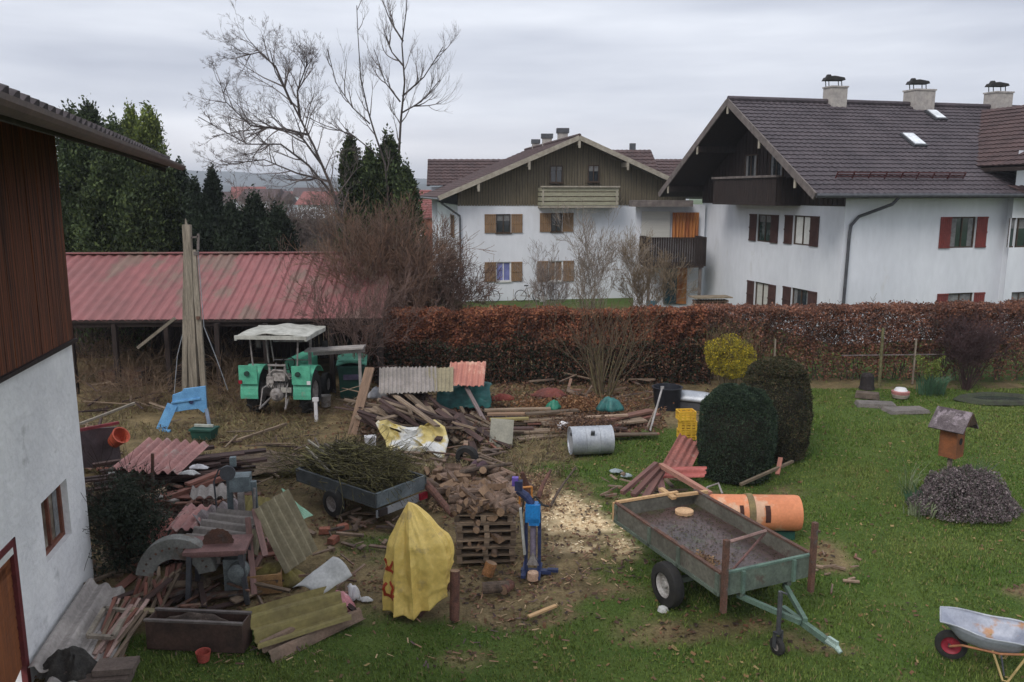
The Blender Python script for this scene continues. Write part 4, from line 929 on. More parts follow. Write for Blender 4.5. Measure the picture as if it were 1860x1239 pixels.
# ---------------------------------------------------------------- clipped yews
def clipped(label, base, rx, ry, h, seed, cols, pw=2.6, n=42000, size=.05, low=.0):
    rg = np.random.default_rng(seed); T = thing('clipped_yew', label, 'bush', base); 
    th = rg.uniform(0, 2*PI, n); t = rg.uniform(0, 1, n)
    # profile of a rounded dome, slightly bulging
    zz = np.where(rg.uniform(0, 1, n) < .28, 1-(rg.uniform(0, 1, n)**2)*.22, t)
    rprof = (1-np.clip((zz-.45)/.55, 0, 1)**pw)**(1/pw)*np.where(zz < .45, .86+.14*np.sin(zz/.45*PI/2), 1)
    k = 1-np.abs(rg.normal(0, .05, n))+.05*(rg.uniform(0, 1, n) < .06); lump = 1+.07*(vnoise(th*3, zz*6, 1.0, seed)-.5)+.06*(vnoise(th*8, zz*15, 1.0, seed)-.5)
    P = np.stack([np.cos(th)*rx*rprof*k*lump, np.sin(th)*ry*rprof*k*lump, .04+zz*(h-.04)*lump], 1)
    cap = rg.uniform(0, 1, n) < .14; rr_ = np.sqrt(rg.uniform(0, 1, n))*.75; P[cap, 0] = (np.cos(th)*rx*rr_)[cap]; P[cap, 1] = (np.sin(th)*ry*rr_)[cap]; P[cap, 2] = (h*(1-.22*rr_**2.4)+rg.normal(0, .02, n))[cap]
    nr = np.stack([np.cos(th), np.sin(th), (zz-.3)], 1)
    npobj('foliage', tint(leaves(P, size, cols, seed, .45, nrm=nr, nj=.9), lambda x, y, z: .60+.85*vnoise(x*1.2+y*.8+9, z, .22, seed)), T)
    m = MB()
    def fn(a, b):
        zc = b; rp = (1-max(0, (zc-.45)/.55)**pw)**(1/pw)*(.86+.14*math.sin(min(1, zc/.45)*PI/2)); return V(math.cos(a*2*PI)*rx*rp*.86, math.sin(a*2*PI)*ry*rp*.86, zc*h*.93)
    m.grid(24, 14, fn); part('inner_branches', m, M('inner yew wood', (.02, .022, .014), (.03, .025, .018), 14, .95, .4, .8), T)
    return T
yd_ = [(.024, .042, .026), (.034, .056, .034), (.046, .066, .036), (.016, .028, .019)]
yo_ = [(.046, .050, .024), (.068, .064, .030), (.030, .034, .018), (.085, .060, .034)]
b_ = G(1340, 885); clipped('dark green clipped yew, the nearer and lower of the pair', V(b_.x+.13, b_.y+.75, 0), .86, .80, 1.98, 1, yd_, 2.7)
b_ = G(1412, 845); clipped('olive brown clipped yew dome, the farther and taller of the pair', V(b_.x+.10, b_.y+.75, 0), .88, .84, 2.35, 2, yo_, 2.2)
# forsythia
T = shrub('forsythia', 'yellow flowering round bush behind the clipped yews', G(1328, 725)+V(0, .3, 0), 1.9, .85, 12, (.12, .09, .05), 16, 2, 5, .02, .006, leafs=0, stemcol=(.24, .19, .13))
rg = np.random.default_rng(12); n = 17000; d = rg.normal(size=(n, 3)); d /= np.linalg.norm(d, axis=1)[:, None]; rr_ = rg.uniform(.2, 1, n)**.45
P = d*rr_[:, None]*np.array([.82, .8, .72])*(1+.25*(vnoise(d[:, 0]*3, d[:, 2]*3, .8, 3)-.5))[:, None]+np.array([0, 0, 1.28]); P = P[vnoise(P[:, 0]+P[:, 1], P[:, 2], .16, 5) > .33]
npobj('blossom', leaves(P, .05, [(.50, .38, .03), (.38, .30, .03), (.20, .19, .04), (.30, .26, .04)], 3), T)
# dark evergreen against the barn corner
rg = np.random.default_rng(14); b_ = G(218, 1052); T = thing('conifer_shrub', 'loose dark green yew shrub growing against the barn corner', 'shrub', V(b_.x, b_.y+.4, 0)); n = 11000
cn = rg.normal(size=(110, 3))*np.array([.32, .30, .36])+np.array([-.05, 0, .78]); w_ = rg.integers(0, 110, n); P = cn[w_]+rg.normal(size=(n, 3))*np.array([.12, .12, .09]); P = P[P[:, 2] > .02]
npobj('foliage', leaves(P, .075, [(.035, .045, .030), (.055, .065, .045), (.022, .03, .022)], 5, .35, nrm=np.tile([[0, -.3, .6]], (len(P), 1))), T)
S = []; rng = random.Random(5)
for k in range(16): a = rng.uniform(0, 2*PI); branch(S, (0, 0, 0), (math.cos(a)*.5, math.sin(a)*.5, 1), 1.2, .018, rng, 2, .3, .05, 5, .5, .004)
npobj('stems', segmesh('s', S, col=(.05, .035, .025)), T)
# heather cushion with daffodil leaves
b_ = G(1775, 955); hx = V(b_.x+.12, b_.y+.72, 0); T = thing('heather', 'grey violet heather cushion round the foot of the bird house', 'plant', hx); n = 34000
rg = np.random.default_rng(15); th = rg.uniform(0, 2*PI, n); q_ = rg.uniform(0, 1, n)**.5; zz = (1-q_**2.6)*.72+.06; lump = 1+.55*(vnoise(np.cos(th)*q_*3+9, np.sin(th)*q_*3+4, .42, 7)-.5)
k = rg.uniform(.55, 1, n)**.35; P = np.stack([np.cos(th)*q_*1.06*k*lump**.5, np.sin(th)*q_*.78*k*lump**.5, zz*lump*k], 1)
npobj('foliage', leaves(P, .045, [(.15, .115, .125), (.23, .18, .19), (.09, .07, .07), (.14, .145, .12), (.30, .25, .25)], 6, .5, nrm=np.stack([np.cos(th)*.5, np.sin(th)*.5, np.full(n, .8)], 1)), T)
S = []; rng = random.Random(6)
for k in range(260):
    a = rng.uniform(0, 2*PI); q = rng.uniform(0, .85); S.append((math.cos(a)*q*.4, math.sin(a)*q*.3, 0, math.cos(a)*q, math.sin(a)*q*.75, .1+.5*(1-q*q), .006, .003))
npobj('stems', segmesh('s', S, col=(.04, .032, .028)), T)
def tuft(label, base, n, h, seed, col, spread=.5, cat='plant', name='daffodil_clump', wd=.014):
    rng = random.Random(seed); m = MB()
    for i in range(n):
        a = rng.uniform(0, 2*PI); r_ = rng.uniform(0, spread*.4); x, y = math.cos(a)*r_, math.sin(a)*r_; hh = h*rng.uniform(.6, 1.1); o_ = rng.uniform(.1, .6)*hh; w = wd
        p = [V(x, y, 0), V(x+math.cos(a)*o_*.3, y+math.sin(a)*o_*.3, hh*.6), V(x+math.cos(a)*o_, y+math.sin(a)*o_, hh*rng.uniform(.75, 1))]; s_ = V(-math.sin(a+1), math.cos(a+1), 0)*w
        m.add([p[0]-s_, p[0]+s_, p[1]+s_, p[1]-s_, p[2]], [(0, 1, 2, 3), (3, 2, 4)])
    return single(name, m, M(name+' leaves', col, tuple(c*.6 for c in col), 9, .6, .2, 0), label, cat, base)
tuft('bluish green daffodil leaves left of the bird house post', hx+V(-.62, .25, 0), 90, .5, 2, (.06, .13, .07), .9)
tuft('pale arching grass leaves at the left edge of the heather', hx+V(-1.0, -.2, 0), 60, .36, 3, (.22, .26, .15), .7, name='grass_clump')
tuft('upright green stalks right of the bird house', hx+V(.35, .5, 0), 60, .95, 4, (.06, .09, .045), .6, name='stalk_clump')
tuft('light green leafy daffodils by the mossy post', G(1690, 715), 150, .75, 5, (.12, .22, .05), 1.0)
shrub('bare_shrub', 'round dense dark purplish shrub in front of the right hedge', G(1770, 712)+V(0, .5, 0), 1.75, 1.0, 22, (.075, .045, .045), 26, 3, 6, .015, .006, sp=.4)
shrub('dry_herb', 'light yellowish green sprigs beside the round purplish shrub', G(1685, 712)+V(0, .2, 0), 1.1, .4, 23, (.15, .15, .05), 7, 1, 4, .01, .004, leafs=1400, leafcols=[(.20, .24, .05), (.14, .18, .05)], cat='plant')
# ---------------------------------------------------------------- lawn blades, litter, brambles
def scatter(n, x0, x1, y0, y1, dens, seed):
    rg = np.random.default_rng(seed); x = rg.uniform(x0, x1, n); y = y0+(y1-y0)*rg.uniform(0, 1, n)**1.35
    k = rg.uniform(0, 1, n) < dens(x, y); return x[k], y[k]
def fr_(x, y): return (np.abs(x) < .66*y+2.8)
def hgt(x, y):
    f = np.clip((30-np.abs(y-14))/6, 0, 1)*np.clip((24-np.abs(x))/4, 0, 1); return gz(x, y)*f
x, y = scatter(470000, -7, 19.5, 8.6, 26.8, lambda x, y: np.clip(1.05-mudmask(x, y)*1.5-sawmask(x, y)*1.5, 0, 1)*fr_(x, y), 31)
n = len(x); rg = np.random.default_rng(32); z = hgt(x, y); hh = rg.uniform(.018, .048, n)*(.45+1.1*vnoise(x, y, .9, 21)+.6*(vnoise(x, y, .22, 24) > .68)); a = rg.uniform(0, 2*PI, n); w_ = .005+.0007*y
lx = np.cos(a)*hh*.6; ly = np.sin(a)*hh*.6; v = np.stack([np.stack([x-w_*np.sin(a), y+w_*np.cos(a), z-.01], 1), np.stack([x+w_*np.sin(a), y-w_*np.cos(a), z-.01], 1), np.stack([x+lx, y+ly, z+hh], 1)], 1).reshape(-1, 3)
t_ = vnoise(x, y, 1.3, 23)[:, None]; t2 = rg.uniform(0, 1, (n, 1)); c = (np.array([[.080, .145, .022]])*(1-t_)+np.array([[.16, .20, .050]])*t_)*(.7+.6*t2); dry = rg.uniform(0, 1, n) < .07; c[dry] = [.24, .20, .09]
gr = npobj('grass', npmesh('grass', v, np.arange(n*3).reshape(-1, 3), LEAF, np.repeat(c, 3, 0), n=3)); gr['kind'] = 'stuff'; gr['label'] = 'short damp green lawn grass'
def litter(name, label, n, dens, size, cols, seed, x0=-9, x1=9, y0=9, y1=26.5, zj=.03, asp=.6, box=None, flat=True):
    x, y = scatter(n, x0, x1, y0, y1, dens, seed); rg = np.random.default_rng(seed+1); m_ = len(x); z = hgt(x, y)+rg.uniform(0, zj, m_)
    d = rg.normal(size=(m_, 3)); d[:, 2] *= .25 if flat else 1; d /= np.linalg.norm(d, axis=1)[:, None]; up_ = np.tile([[0, 0, 1.]], (m_, 1)); q = np.cross(d, up_+rg.normal(0, .35, (m_, 3))); q /= np.linalg.norm(q, axis=1)[:, None]
    P = np.stack([x, y, z+.012], 1); s = (size*rg.uniform(.4, 1.5, m_))[:, None]
    w = np.stack([P-d*s*.5-q*s*.5*asp, P+d*s*.5-q*s*.4*asp, P+d*s*.5+q*s*.5*asp, P-d*s*.5+q*s*.4*asp], 1).reshape(-1, 3); c = np.array(cols)[rg.integers(0, len(cols), m_)]*rg.uniform(.7, 1.25, m_)[:, None]
    o = npobj(name, npmesh(name, w, np.arange(m_*4).reshape(-1, 4), LEAF, np.repeat(c, 4, 0))); o['kind'] = 'stuff'; o['label'] = label; return o
litter('leaf_litter', 'brown leaves and bark scattered over the muddy yard', 46000, lambda x, y: np.clip(mudmask(x, y)*1.2-.3, 0, 1)*(.2+.8*(vnoise(x, y, .5, 41) > .4))*fr_(x, y), .055, [(.16, .09, .05), (.11, .065, .045), (.24, .16, .09), (.07, .05, .04), (.20, .10, .06)], 50)
litter('wood_chips', 'pale wood chips and sawdust around the splitter', 20000, lambda x, y: sawmask(x, y)*1.2, .05, [(.80, .64, .42), (.66, .49, .30), (.86, .74, .52), (.50, .35, .21)], 52, -4, 4, 10, 19, .02, .5)
litter('bark_debris', 'splinters and bark strewn on the trampled grass', 5000, lambda x, y: (blob(x, y, 930, 1110, 1.1, .6)+blob(x, y, 1100, 1010, 1.2, .7)*1.2+blob(x, y, 1010, 1050, 1, .4)+blob(x, y, 1500, 1010, .5, .8)+blob(x, y, 470, 1180, 1, .5)*.3+blob(x, y, 820, 1180, .6, .4)*.6), .085, [(.34, .20, .13), (.18, .10, .08), (.50, .36, .22), (.14, .09, .10)], 54, -5, 5, 9.5, 16, .03, .22)
litter('dry_straw', 'matted straw and dead weeds at the back of the yard', 42000, lambda x, y: np.clip(mudmask(x, y), 0, 1)*(y > 17.5)*(x < 1.5)*(vnoise(x, y, 1.4, 61) > .35)*fr_(x, y), .15, [(.24, .19, .10), (.17, .13, .075), (.12, .09, .06), (.20, .18, .08)], 56, -15, 2, 17.5, 25.5, .10, .10, flat=False)
litter('fallen_leaves', 'single dead leaves lying on the lawn', 5200, lambda x, y: (1-mudmask(x, y))*(vnoise(x, y, 1.6, 71) > .45), .055, [(.22, .13, .06), (.14, .09, .05), (.30, .22, .10)], 58, -6, 16, 9, 26)
litter('moss_patches', 'yellowish moss and clover in the lawn', 26000, lambda x, y: (1-mudmask(x, y))*(vnoise(x, y, .8, 81) > .62), .035, [(.13, .17, .03), (.09, .14, .03), (.17, .17, .05)], 60, -6, 16, 9, 26)
S = []; rng = random.Random(9)
for k in range(620):
    px = rng.uniform(140, 440); py = rng.uniform(655, 750); g_ = G(px, py)
    if 300 < px < 385: continue
    branch(S, g_, (rng.gauss(0, .5), rng.gauss(0, .5), 1), rng.uniform(.5, 1.5), .011, rng, 1, .5, -.10, 5, .5, .005)
for k in range(120):
    g_ = G(rng.uniform(440, 700), rng.uniform(738, 765)); branch(S, g_, (rng.gauss(0, .7), rng.gauss(0, .5), 1), rng.uniform(.2, .5), .006, rng, 1, .5, -.05, 3, .5, .004)
br = npobj('brambles', segmesh('b', S, col=(.16, .11, .075), seed=3)); br['kind'] = 'stuff'; br['label'] = 'tangled brown brambles in front of the open shed'
# ================================================================ THINGS IN THE YARD
def rotz(a): return Matrix.Rotation(a, 3, 'Z')
def wheel(par, c, axis, r, w, rim_mat, rr=.55, lugs=0, name='wheel', hub=None):
    """tyre > with rim as sub-part, local coordinates of par"""
    c = Vector(c); ax = Vector(axis).normalized(); m = MB()
    prof = [(-w/2, r*rr), (-w/2, r*.86), (-w*.42, r*.96), (-w*.25, r), (w*.25, r), (w*.42, r*.96), (w/2, r*.86), (w/2, r*rr)]
    m.lathe(c, ax, prof, 28)
    x = ax.cross(UP).normalized(); y = ax.cross(x)
    for k in range(lugs):
        a = 2*PI*k/lugs; d = x*math.cos(a)+y*math.sin(a); t = (-x*math.sin(a)+y*math.cos(a)); s = 1 if k % 2 else -1
        m.bar(c+d*(r+.01)+ax*(s*w*.46), c+d*(r+.012)+ax*(s*w*.02)+t*.09, .05, .045, up=d)
    ty = part(name, m, black, par, smooth=not lugs)
    m = MB(); m.lathe(c, ax, [(-w*.40, r*rr), (-w*.30, r*rr*.94), (-w*.12, r*rr*.75), (-w*.14, r*.16), (-w*.3, r*.13), (-w*.3, .0)], 24)
    m.lathe(c, ax, [(w*.40, r*rr), (w*.30, r*rr*.94), (w*.12, r*rr*.75), (w*.14, r*.16), (w*.3, r*.13), (w*.3, .0)], 24)
    for k in range(5):
        a = 2*PI*k/5; d = x*math.cos(a)+y*math.sin(a)
        for s in (-1, 1): m.lathe(c+d*r*.27+ax*(s*w*.13), ax*s, [(0, .018), (w*.08, .016), (w*.08, 0)], 6)
    part('rim', m, rim_mat, ty, smooth=True); return ty
# ---------------------------------------------------------------- tractor, seen from behind
tb = G(513, 752); T = thing('tractor', 'old mint green tractor with white canopy parked with its back to the yard', 'tractor', (tb.x, tb.y+.3, 0), R(-4))
for s in (-1, 1):
    wheel(T, (s*.76, 0, .60), (1, 0, 0), .60, .34, tgrey, .55, lugs=26)
    wheel(T, (s*.62, 1.95, .36), (1, 0, 0), .36, .2, tgrey, .55)
    # fender: arch with a flat rear plate
    m = MB(); x0, x1 = (s*.50, s*1.0)
    def fn(a, b, x0=x0, x1=x1):
        t = R(-10+a*150); return V(x0+(x1-x0)*b, -math.cos(t)*.70, .62+max(0, math.sin(t))*.74+(.0 if math.sin(t) > 0 else math.sin(t)*.5))
    m.grid(12, 2, fn)
    fd = part('fender', m, tgreen, T, solid=.02)
    m = MB(); xc = (x0+x1)/2; m.box((xc, -.70, 1.22), (.52, .06, .52)); part('fender_plate', m, tgreen, fd)
    m = MB(); m.lathe((xc-.08*s if s > 0 else xc-.02, -.74, 1.26), (0, -1, 0), [(0, .075), (.05, .07), (.05, 0)], 14); part('tail_lamp', m, M('dark lamp', (.03, .06, .05), None, 5, .3, .1, 0), fd)
    m = MB(); m.box((s*.97, -.74, 1.02), (.10, .03, .10)); part('reflector', m, red_lamp if s < 0 else white_plastic, fd)
    for yy in (-.62, .55):
        m = MB(); m.tube([(s*.62, yy, 1.3), (s*.68, yy, 2.28)], .025, 8); part('canopy_post', m, tgrey, T)
m = MB()
def cn(a, b): return V((a-.5)*2.0, -.85+b*1.75, 2.30+.10*math.sin(PI*a)*1.0+.05*math.sin(PI*b)+.02*math.sin(a*18))
m.grid(16, 10, cn); m.box((-1.0+.02, 0, 2.27), (.05, 1.75, .1)); m.box((1.0-.02, 0, 2.27), (.05, 1.75, .1)); m.box((0, -.86, 2.30), (2.0, .05, .09)); m.box((0, .90, 2.3), (2.0, .05, .09))
part('canopy', m, canopy_white, T, solid=.02)
m = MB(); m.box((0, .35, .72), (.42, 1.5, .42)); m.box((0, -.25, .70), (.36, .5, .34)); m.lathe((0, -.5, .64), (0, -1, 0), [(0, .2), (.14, .19), (.2, .12), (.2, .05), (.3, .05), (.3, 0)], 16); m.box((0, 0, .6), (1.3, .22, .24))
part('gearbox', m, tgrey, T)
m = MB(); m.prism([(-.27, .9, .75), (.27, .9, .75), (.27, .9, 1.25), (.18, .9, 1.36), (-.18, .9, 1.36), (-.27, .9, 1.25)], (0, 1.45, -.06)); part('bonnet', m, tgreen, T)
m = MB(); m.grid(8, 8, lambda a, b: V((a-.5)*.46, -.28+b*.34, .98+.05*math.cos(a*2*PI)*.6)); m.grid(8, 8, lambda a, b: V((a-.5)*.44, -.32-b*.05, .98+b*.34-.06*abs(a-.5))); part('driver_seat', m, M('pale worn seat', (.35, .33, .31), (.22, .2, .19), 7, .7, .2, .2), T, solid=.05)
m = MB(); n_ = 18; m.tube([(math.cos(2*PI*k/n_)*.2, .42+math.sin(2*PI*k/n_)*.12, 1.32+math.sin(2*PI*k/n_)*.16) for k in range(n_)], .014, 6, closed=True); m.tube([(0, .42, 1.32), (0, .65, .95)], .018, 6); part('steering_wheel', m, black, T)
for s in (-1, 1):
    m = MB(); m.tube([(s*.25, -.35, .50), (s*.36, -1.0, .34)], .03, 6); m.tube([(s*.24, -.3, .92), (s*.34, -.75, .85), (s*.36, -.95, .36)], .02, 6); part('lift_arm', m, tgrey, T)
m = MB(); m.tube([(-.30, -.45, 1.15), (-.1, -.5, 1.32), (.18, -.48, 1.30), (.34, -.45, 1.05)], .022, 6); m.tube([(-.12, -.45, 1.05), (-.05, -.4, 1.5)], .018, 6); m.tube([(.16, -.4, 1.0), (.22, -.4, 1.45)], .018, 6); m.box((.05, -.40, 1.12), (.34, .25, .22)); m.box((-.2, -.45, .98), (.2, .2, .3)); part('hydraulics', m, M('pale mottled machinery', (.42, .39, .37), (.16, .14, .13), 12, .7, .3, .3), T)
m = MB(); m.bar((-.55, .8, 1.9), (.55, .8, 1.9), .02, .03); m.bar((-.55, .8, 1.35), (.55, .8, 1.35), .02, .03); m.bar((-.55, .8, 1.3), (-.6, .62, 2.28), .03, .03); m.bar((.55, .8, 1.3), (.6, .62, 2.28), .03, .03); part('windscreen_frame', m, tgrey, T)
m = MB(); m.tube([(.32, 1.5, 1.1), (.34, 1.5, 1.9), (.36, 1.42, 2.0)], .035, 8); part('exhaust_pipe', m, rust, T)
m = MB(); m.box((.28, -.62, .78), (.30, .02, .14)); part('number_plate', m, M('dirty number plate', (.45, .44, .40), (.3, .28, .25), 6, .7, .2, 0), T)
m = MB()
for i in range(5): m.tube([(-.18+i*.09, -.42, 1.02), (-.22+i*.11, -.62, .90-.03*i), (-.1+i*.05, -.60, .70)], .012, 5)
part('hoses', m, black, T)
m = MB(); m.box((0, -.5, 1.46), (.5, .05, .05)); m.box((-.22, -.46, 1.3), (.05, .06, .36)); m.box((.22, -.46, 1.3), (.05, .06, .36)); part('roll_guard', m, tgrey, T)
for s in (-1, 1): m = MB(); m.tube([(s*.6, .8, 1.75), (s*.95, .82, 1.85)], .012, 5); m.box((s*1.0, .80, 1.82), (.16, .03, .22)); part('mirror', m, black, T)
# ---------------------------------------------------------------- bins right of the tractor
b_ = G(636, 728); T = thing('green_bin', 'dark green lidded bin between tractor and leaning board', 'bin', (b_.x, b_.y+.5, 0), R(8))
m = MB(); m.box((0, 0, .55), (.72, .75, 1.0), None, 0, 1.12); m.box((0, 0, 1.0), (.86, .9, .06)); part('body', m, bin_green, T)
m = MB(); m.grid(8, 8, lambda a, b: V((a-.5)*.9, (b-.5)*.95, 1.08+.10*math.sin(PI*a)+.12*b)); part('lid', m, bin_lid, T, solid=.03)
m = MB(); m.bar((-.38, -.46, 1.22), (.38, -.46, 1.22), .05, .05); part('handle', m, bin_lid, T)
m = MB(); m.box((0, -.46, .72), (.5, .02, .16)); part('panel', m, M('purplish grey panel', (.12, .10, .17), None, 5, .6, .1, .1), T)
m = MB(); g_ = G(592, 738); m.lathe((0, 0, 0), (0, 0, 1), [(0, 0), (0, .13), (.32, .16), (.33, .17), (.33, .15), (.03, .12), (.03, 0)], 18); o = single('bucket', m, M('dirty white bucket', (.34, .31, .29), (.26, .24, .22), 6, .7, .15, .1), 'dirty pale bucket on the ground right of the tractor wheel', 'bucket', g_, smooth=True)
m = MB(); g_ = A(572, 700, 22.0); m.box((0, 0, .3), (.09, .06, .62)); m.box((0, 0, .62), (.16, .08, .10)); single('white_stake', m, white_plastic, 'white stake standing beside the right tractor wheel', 'stake', (g_.x, 22.0, .0))
m = MB(); a, b_ = A(556, 636, 23.6), A(662, 630, 23.6); m.bar(a, b_, .5, .05); m.bar(a+V(.2, 0, -.1), b_+V(0, 0, -.1), .05, .12); m.bar(V(a.x+.1, 23.6, 0), a+V(.1, 0, 0), .08, .08); m.bar(V(b_.x-.15, 23.6, 0), b_-V(.15, 0, 0), .08, .08)
single('workbench', m, M('greyish white board', (.36, .33, .31), (.24, .22, .21), 4, .8, .2, .1), 'long pale shelf board on two posts behind the green bin', 'bench', (a.x, 23.6, 0), world=True)
# ---------------------------------------------------------------- split pole with its gear
pb = G(358, 742); T = thing('split_pole', 'tall weathered grey split timber pole standing in front of the red shed roof', 'pole', (pb.x, pb.y, 0)); tp = A(364, 405, pb.y).z
m = MB(); rng = random.Random(2)
m.bar((-.30, .05, -.1), (-.06, 0, tp*.62), .22, .12, up=(0, 1, 0)); m.bar((-.06, .03, -.1), (.07, 0, tp-.05), .22, .14, up=(0, 1, 0)); m.bar((.26, -.04, -.1), (.20, .02, tp*.86), .15, .10, up=(0, 1, 0))
m.bar((-.34, -.06, tp*.02), (.02, .03, tp*.93), .14, .06, up=(0, 1, 0))
m.prism([(-.02, .0, tp-.35), (.12, 0, tp-.3), (.03, 0, tp+.12)], (0, .08, 0))
part('timber', m, M('weathered pole wood', (.30, .26, .21), (.15, .13, .10), 2.2, .9, .3, .6, (8, 8, .5)), T)
m = MB(); m.bar((.05, 0, tp-.42), (.38, 0, tp-.38), .05, .05); m.bar((.34, 0, tp-.75), (.38, 0, tp-.3), .05, .06); m.box((.28, 0, tp-.85), (.12, .1, .1)); part('bracket', m, trim_grey, T)
m = MB(); m.tube([(.33, 0, tp-.5), (.36, 0, tp*.45), (.7, -.1, 1.5), (1.0, -.2, .6)], .012, 5); m.tube([(-.2, 0, tp*.45), (-.42, -.1, 1.6), (-.55, -.2, .5)], .012, 5); part('guy_rope', m, cable, T)
m = MB(); m.box((.24, -.06, tp*.5), (.09, .09, .09)); part('insulator', m, rust, T)
bb = G(335, 778); T = thing('blue_implement', 'light blue steel implement frame leaning at the foot of the split pole', 'implement', (bb.x, bb.y, 0), R(12))
m = MB(); m.prism([(-.28, 0, .45), (-.24, 0, .92), (.0, 0, 1.0), (.04, 0, 1.07), (.60, .0, 1.12), (.60, 0, .44), (.50, 0, .40), (.38, 0, .52), (.10, 0, .50)], (0, .08, 0)); m.bar((-.28, -.02, .72), (.45, -.02, .80), .03, .04); part('plate', m, blue_paint, T)
m = MB(); m.bar((-.26, .03, .66), (-.56, -.12, .02), .26, .10, up=(0, 1, 0)); m.bar((-.58, -.2, .03), (-.3, -.3, .03), .08, .05); part('leg', m, blue_paint, T)
m = MB(); m.bar((.58, .03, .5), (.66, -.1, .0), .09, .06, up=(0, 1, 0)); part('leg', m, M('greyish blue metal', (.22, .28, .38), None, 5, .6, .15, .1), T)
m = MB(); m.lathe((.22, -.01, .72), (0, -1, 0), [(0, .06), (.02, .06), (.02, 0)], 12); part('hub', m, navy, T)
g_ = G(372, 797); m = MB(); m.box((0, 0, .14), (.50, .34, .24), None, 0, 1.15); m.box((0, 0, .27), (.62, .44, .05)); single('green_tub', m, bin_green, 'low dark green tub on the ground below the blue implement', 'tub', g_, R(-8))
m = MB(); m.box((0, 0, .05), (.5, .06, .06)); single('pale_batten', m, M('pale dirty board', (.45, .47, .42), None, 5, .8, .1, .1), 'pale batten lying across the dark green tub', 'batten', (g_.x, g_.y, .30), R(-6))
# ---------------------------------------------------------------- boards and lumber heap
def plank(px0, py0, z0, px1, py1, z1, w, h, mat, label, group=None, name='plank', cat='plank', world3=None, up=(0, 0, 1)):
    a = G(px0, py0, z0); b = G(px1, py1, z1); m = MB(); m.bar(V(0, 0, 0), V((b-a).length, 0, 0), w, h, up=(0, 0, 1))
    o = single(name, m, mat, label, cat, a, 0, group); d = b-a
    o.rotation_euler = d.to_track_quat('X', 'Z').to_euler(); return o
plank(640, 790, .0, 672, 668, 1.55, .26, .05, M('tan leaning board', (.24, .155, .105), (.15, .10, .07), 2, .85, .2, .4, (.8, 7, 7)), 'wide brown board leaning steeply right of the green bin')
def plankb(p0, p1, w, h, mat, label, group=None, name='plank', cat='plank', roll=0.0):
    a = Vector(p0); b = Vector(p1); m = MB(); m.bar(V(0, 0, 0), V((b-a).length, 0, 0), w, h)
    o = single(name, m, mat, label, cat, a, 0, group); q_ = (b-a).to_track_quat('X', 'Z').to_matrix()@Matrix.Rotation(roll, 3, 'X'); o.rotation_euler = q_.to_euler(); return o
rng = random.Random(21)
hp = G(765, 800)
# the body of the heap: loose boards falling from the upper left to the lower right
for k in range(60):
    px = rng.uniform(665, 895); lift = max(.05, .95-abs(px-745)/170)*rng.uniform(.25, 1); g_ = G(px, rng.uniform(775, 815), 0)
    L_ = rng.uniform(.9, 2.1); a = rng.gauss(-.6, .45) if rng.random() < .75 else rng.uniform(-1.6, 1.6); d = V(math.cos(a), math.sin(a)*.8, rng.uniform(-.45, -.02)).normalized()
    p0 = g_-d*L_/2+V(0, .3, lift); p1 = p0+d*L_; p1.z = max(p1.z, .03); p0.z = max(p0.z, .05)
    plankb(p0, p1, rng.uniform(.08, .2), rng.uniform(.025, .06), rng.choice([wood_gx, wood_gx, wood_dx, wood_dx]), 'loose weathered board in the big lumber heap behind the yellow and white tarpaulin', 'boards in the lumber heap', roll=rng.uniform(-.4, .4))
for (x0, y0, z0, x1, y1, z1, w_, mt, lb) in ((700, 705, 1.0, 790, 775, .35, .13, wood_gx, 'long light grey board sliding down the lumber heap'), (716, 700, 1.05, 800, 768, .4, .07, wood_gx, 'thin grey batten lying parallel above the long light board'), (757, 735, .75, 785, 755, .6, .1, wood_gx, 'short stub of pale board on top of the lumber heap'),
    (845, 700, 1.0, 880, 765, .25, .11, M('greyish lilac board', (.22, .17, .165), None, 4, .85, .2, .2, (.8, 7, 7)), 'grey board leaning from the teal tarpaulin to the right'), (842, 770, .35, 890, 808, .05, .06, M('pale tan batten', (.36, .28, .16), None, 4, .85, .2, .2, (.8, 7, 7)), 'pale tan batten on the right foot of the lumber heap'), (870, 790, .12, 905, 818, .04, .05, wood_red, 'reddish batten on the ground at the right foot of the lumber heap')):
    plank(x0, y0, z0, x1, y1, z1, w_, .04, mt, lb)
# dark ply panel heap under it
m = MB(); corrugated(m, G(688, 715, .95), V(1, .12, 0), V(-.05, .75, .45), 1.55, 1.0, .11, .018, rag=.03, seed=3); single('corrugated_sheet', m, corr_grey, 'grey corrugated sheet standing slanted behind the lumber heap', 'roof sheet', G(730, 720), world=True, solid=.008)
m = MB(); corrugated(m, G(772, 712, .95), V(1, .05, 0), V(-.05, .7, .42), .75, .95, .11, .016, seed=5); single('corrugated_sheet', m, corr_green, 'brownish green corrugated sheet beside the salmon one behind the heap', 'roof sheet', G(790, 720), world=True, solid=.008)
m = MB(); corrugated(m, G(812, 700, 1.05), V(1, -.05, 0), V(.02, .75, .45), 1.0, .95, .16, .025, rag=.03, seed=7); single('corrugated_sheet', m, M('salmon corrugated sheet', (.46, .20, .15), (.36, .15, .12), 2, .8, .1, .2, c3=(.55, .34, .26), c3s=2), 'salmon red corrugated sheet on top of the teal tarpaulin', 'roof sheet', G(845, 712), world=True, solid=.008)
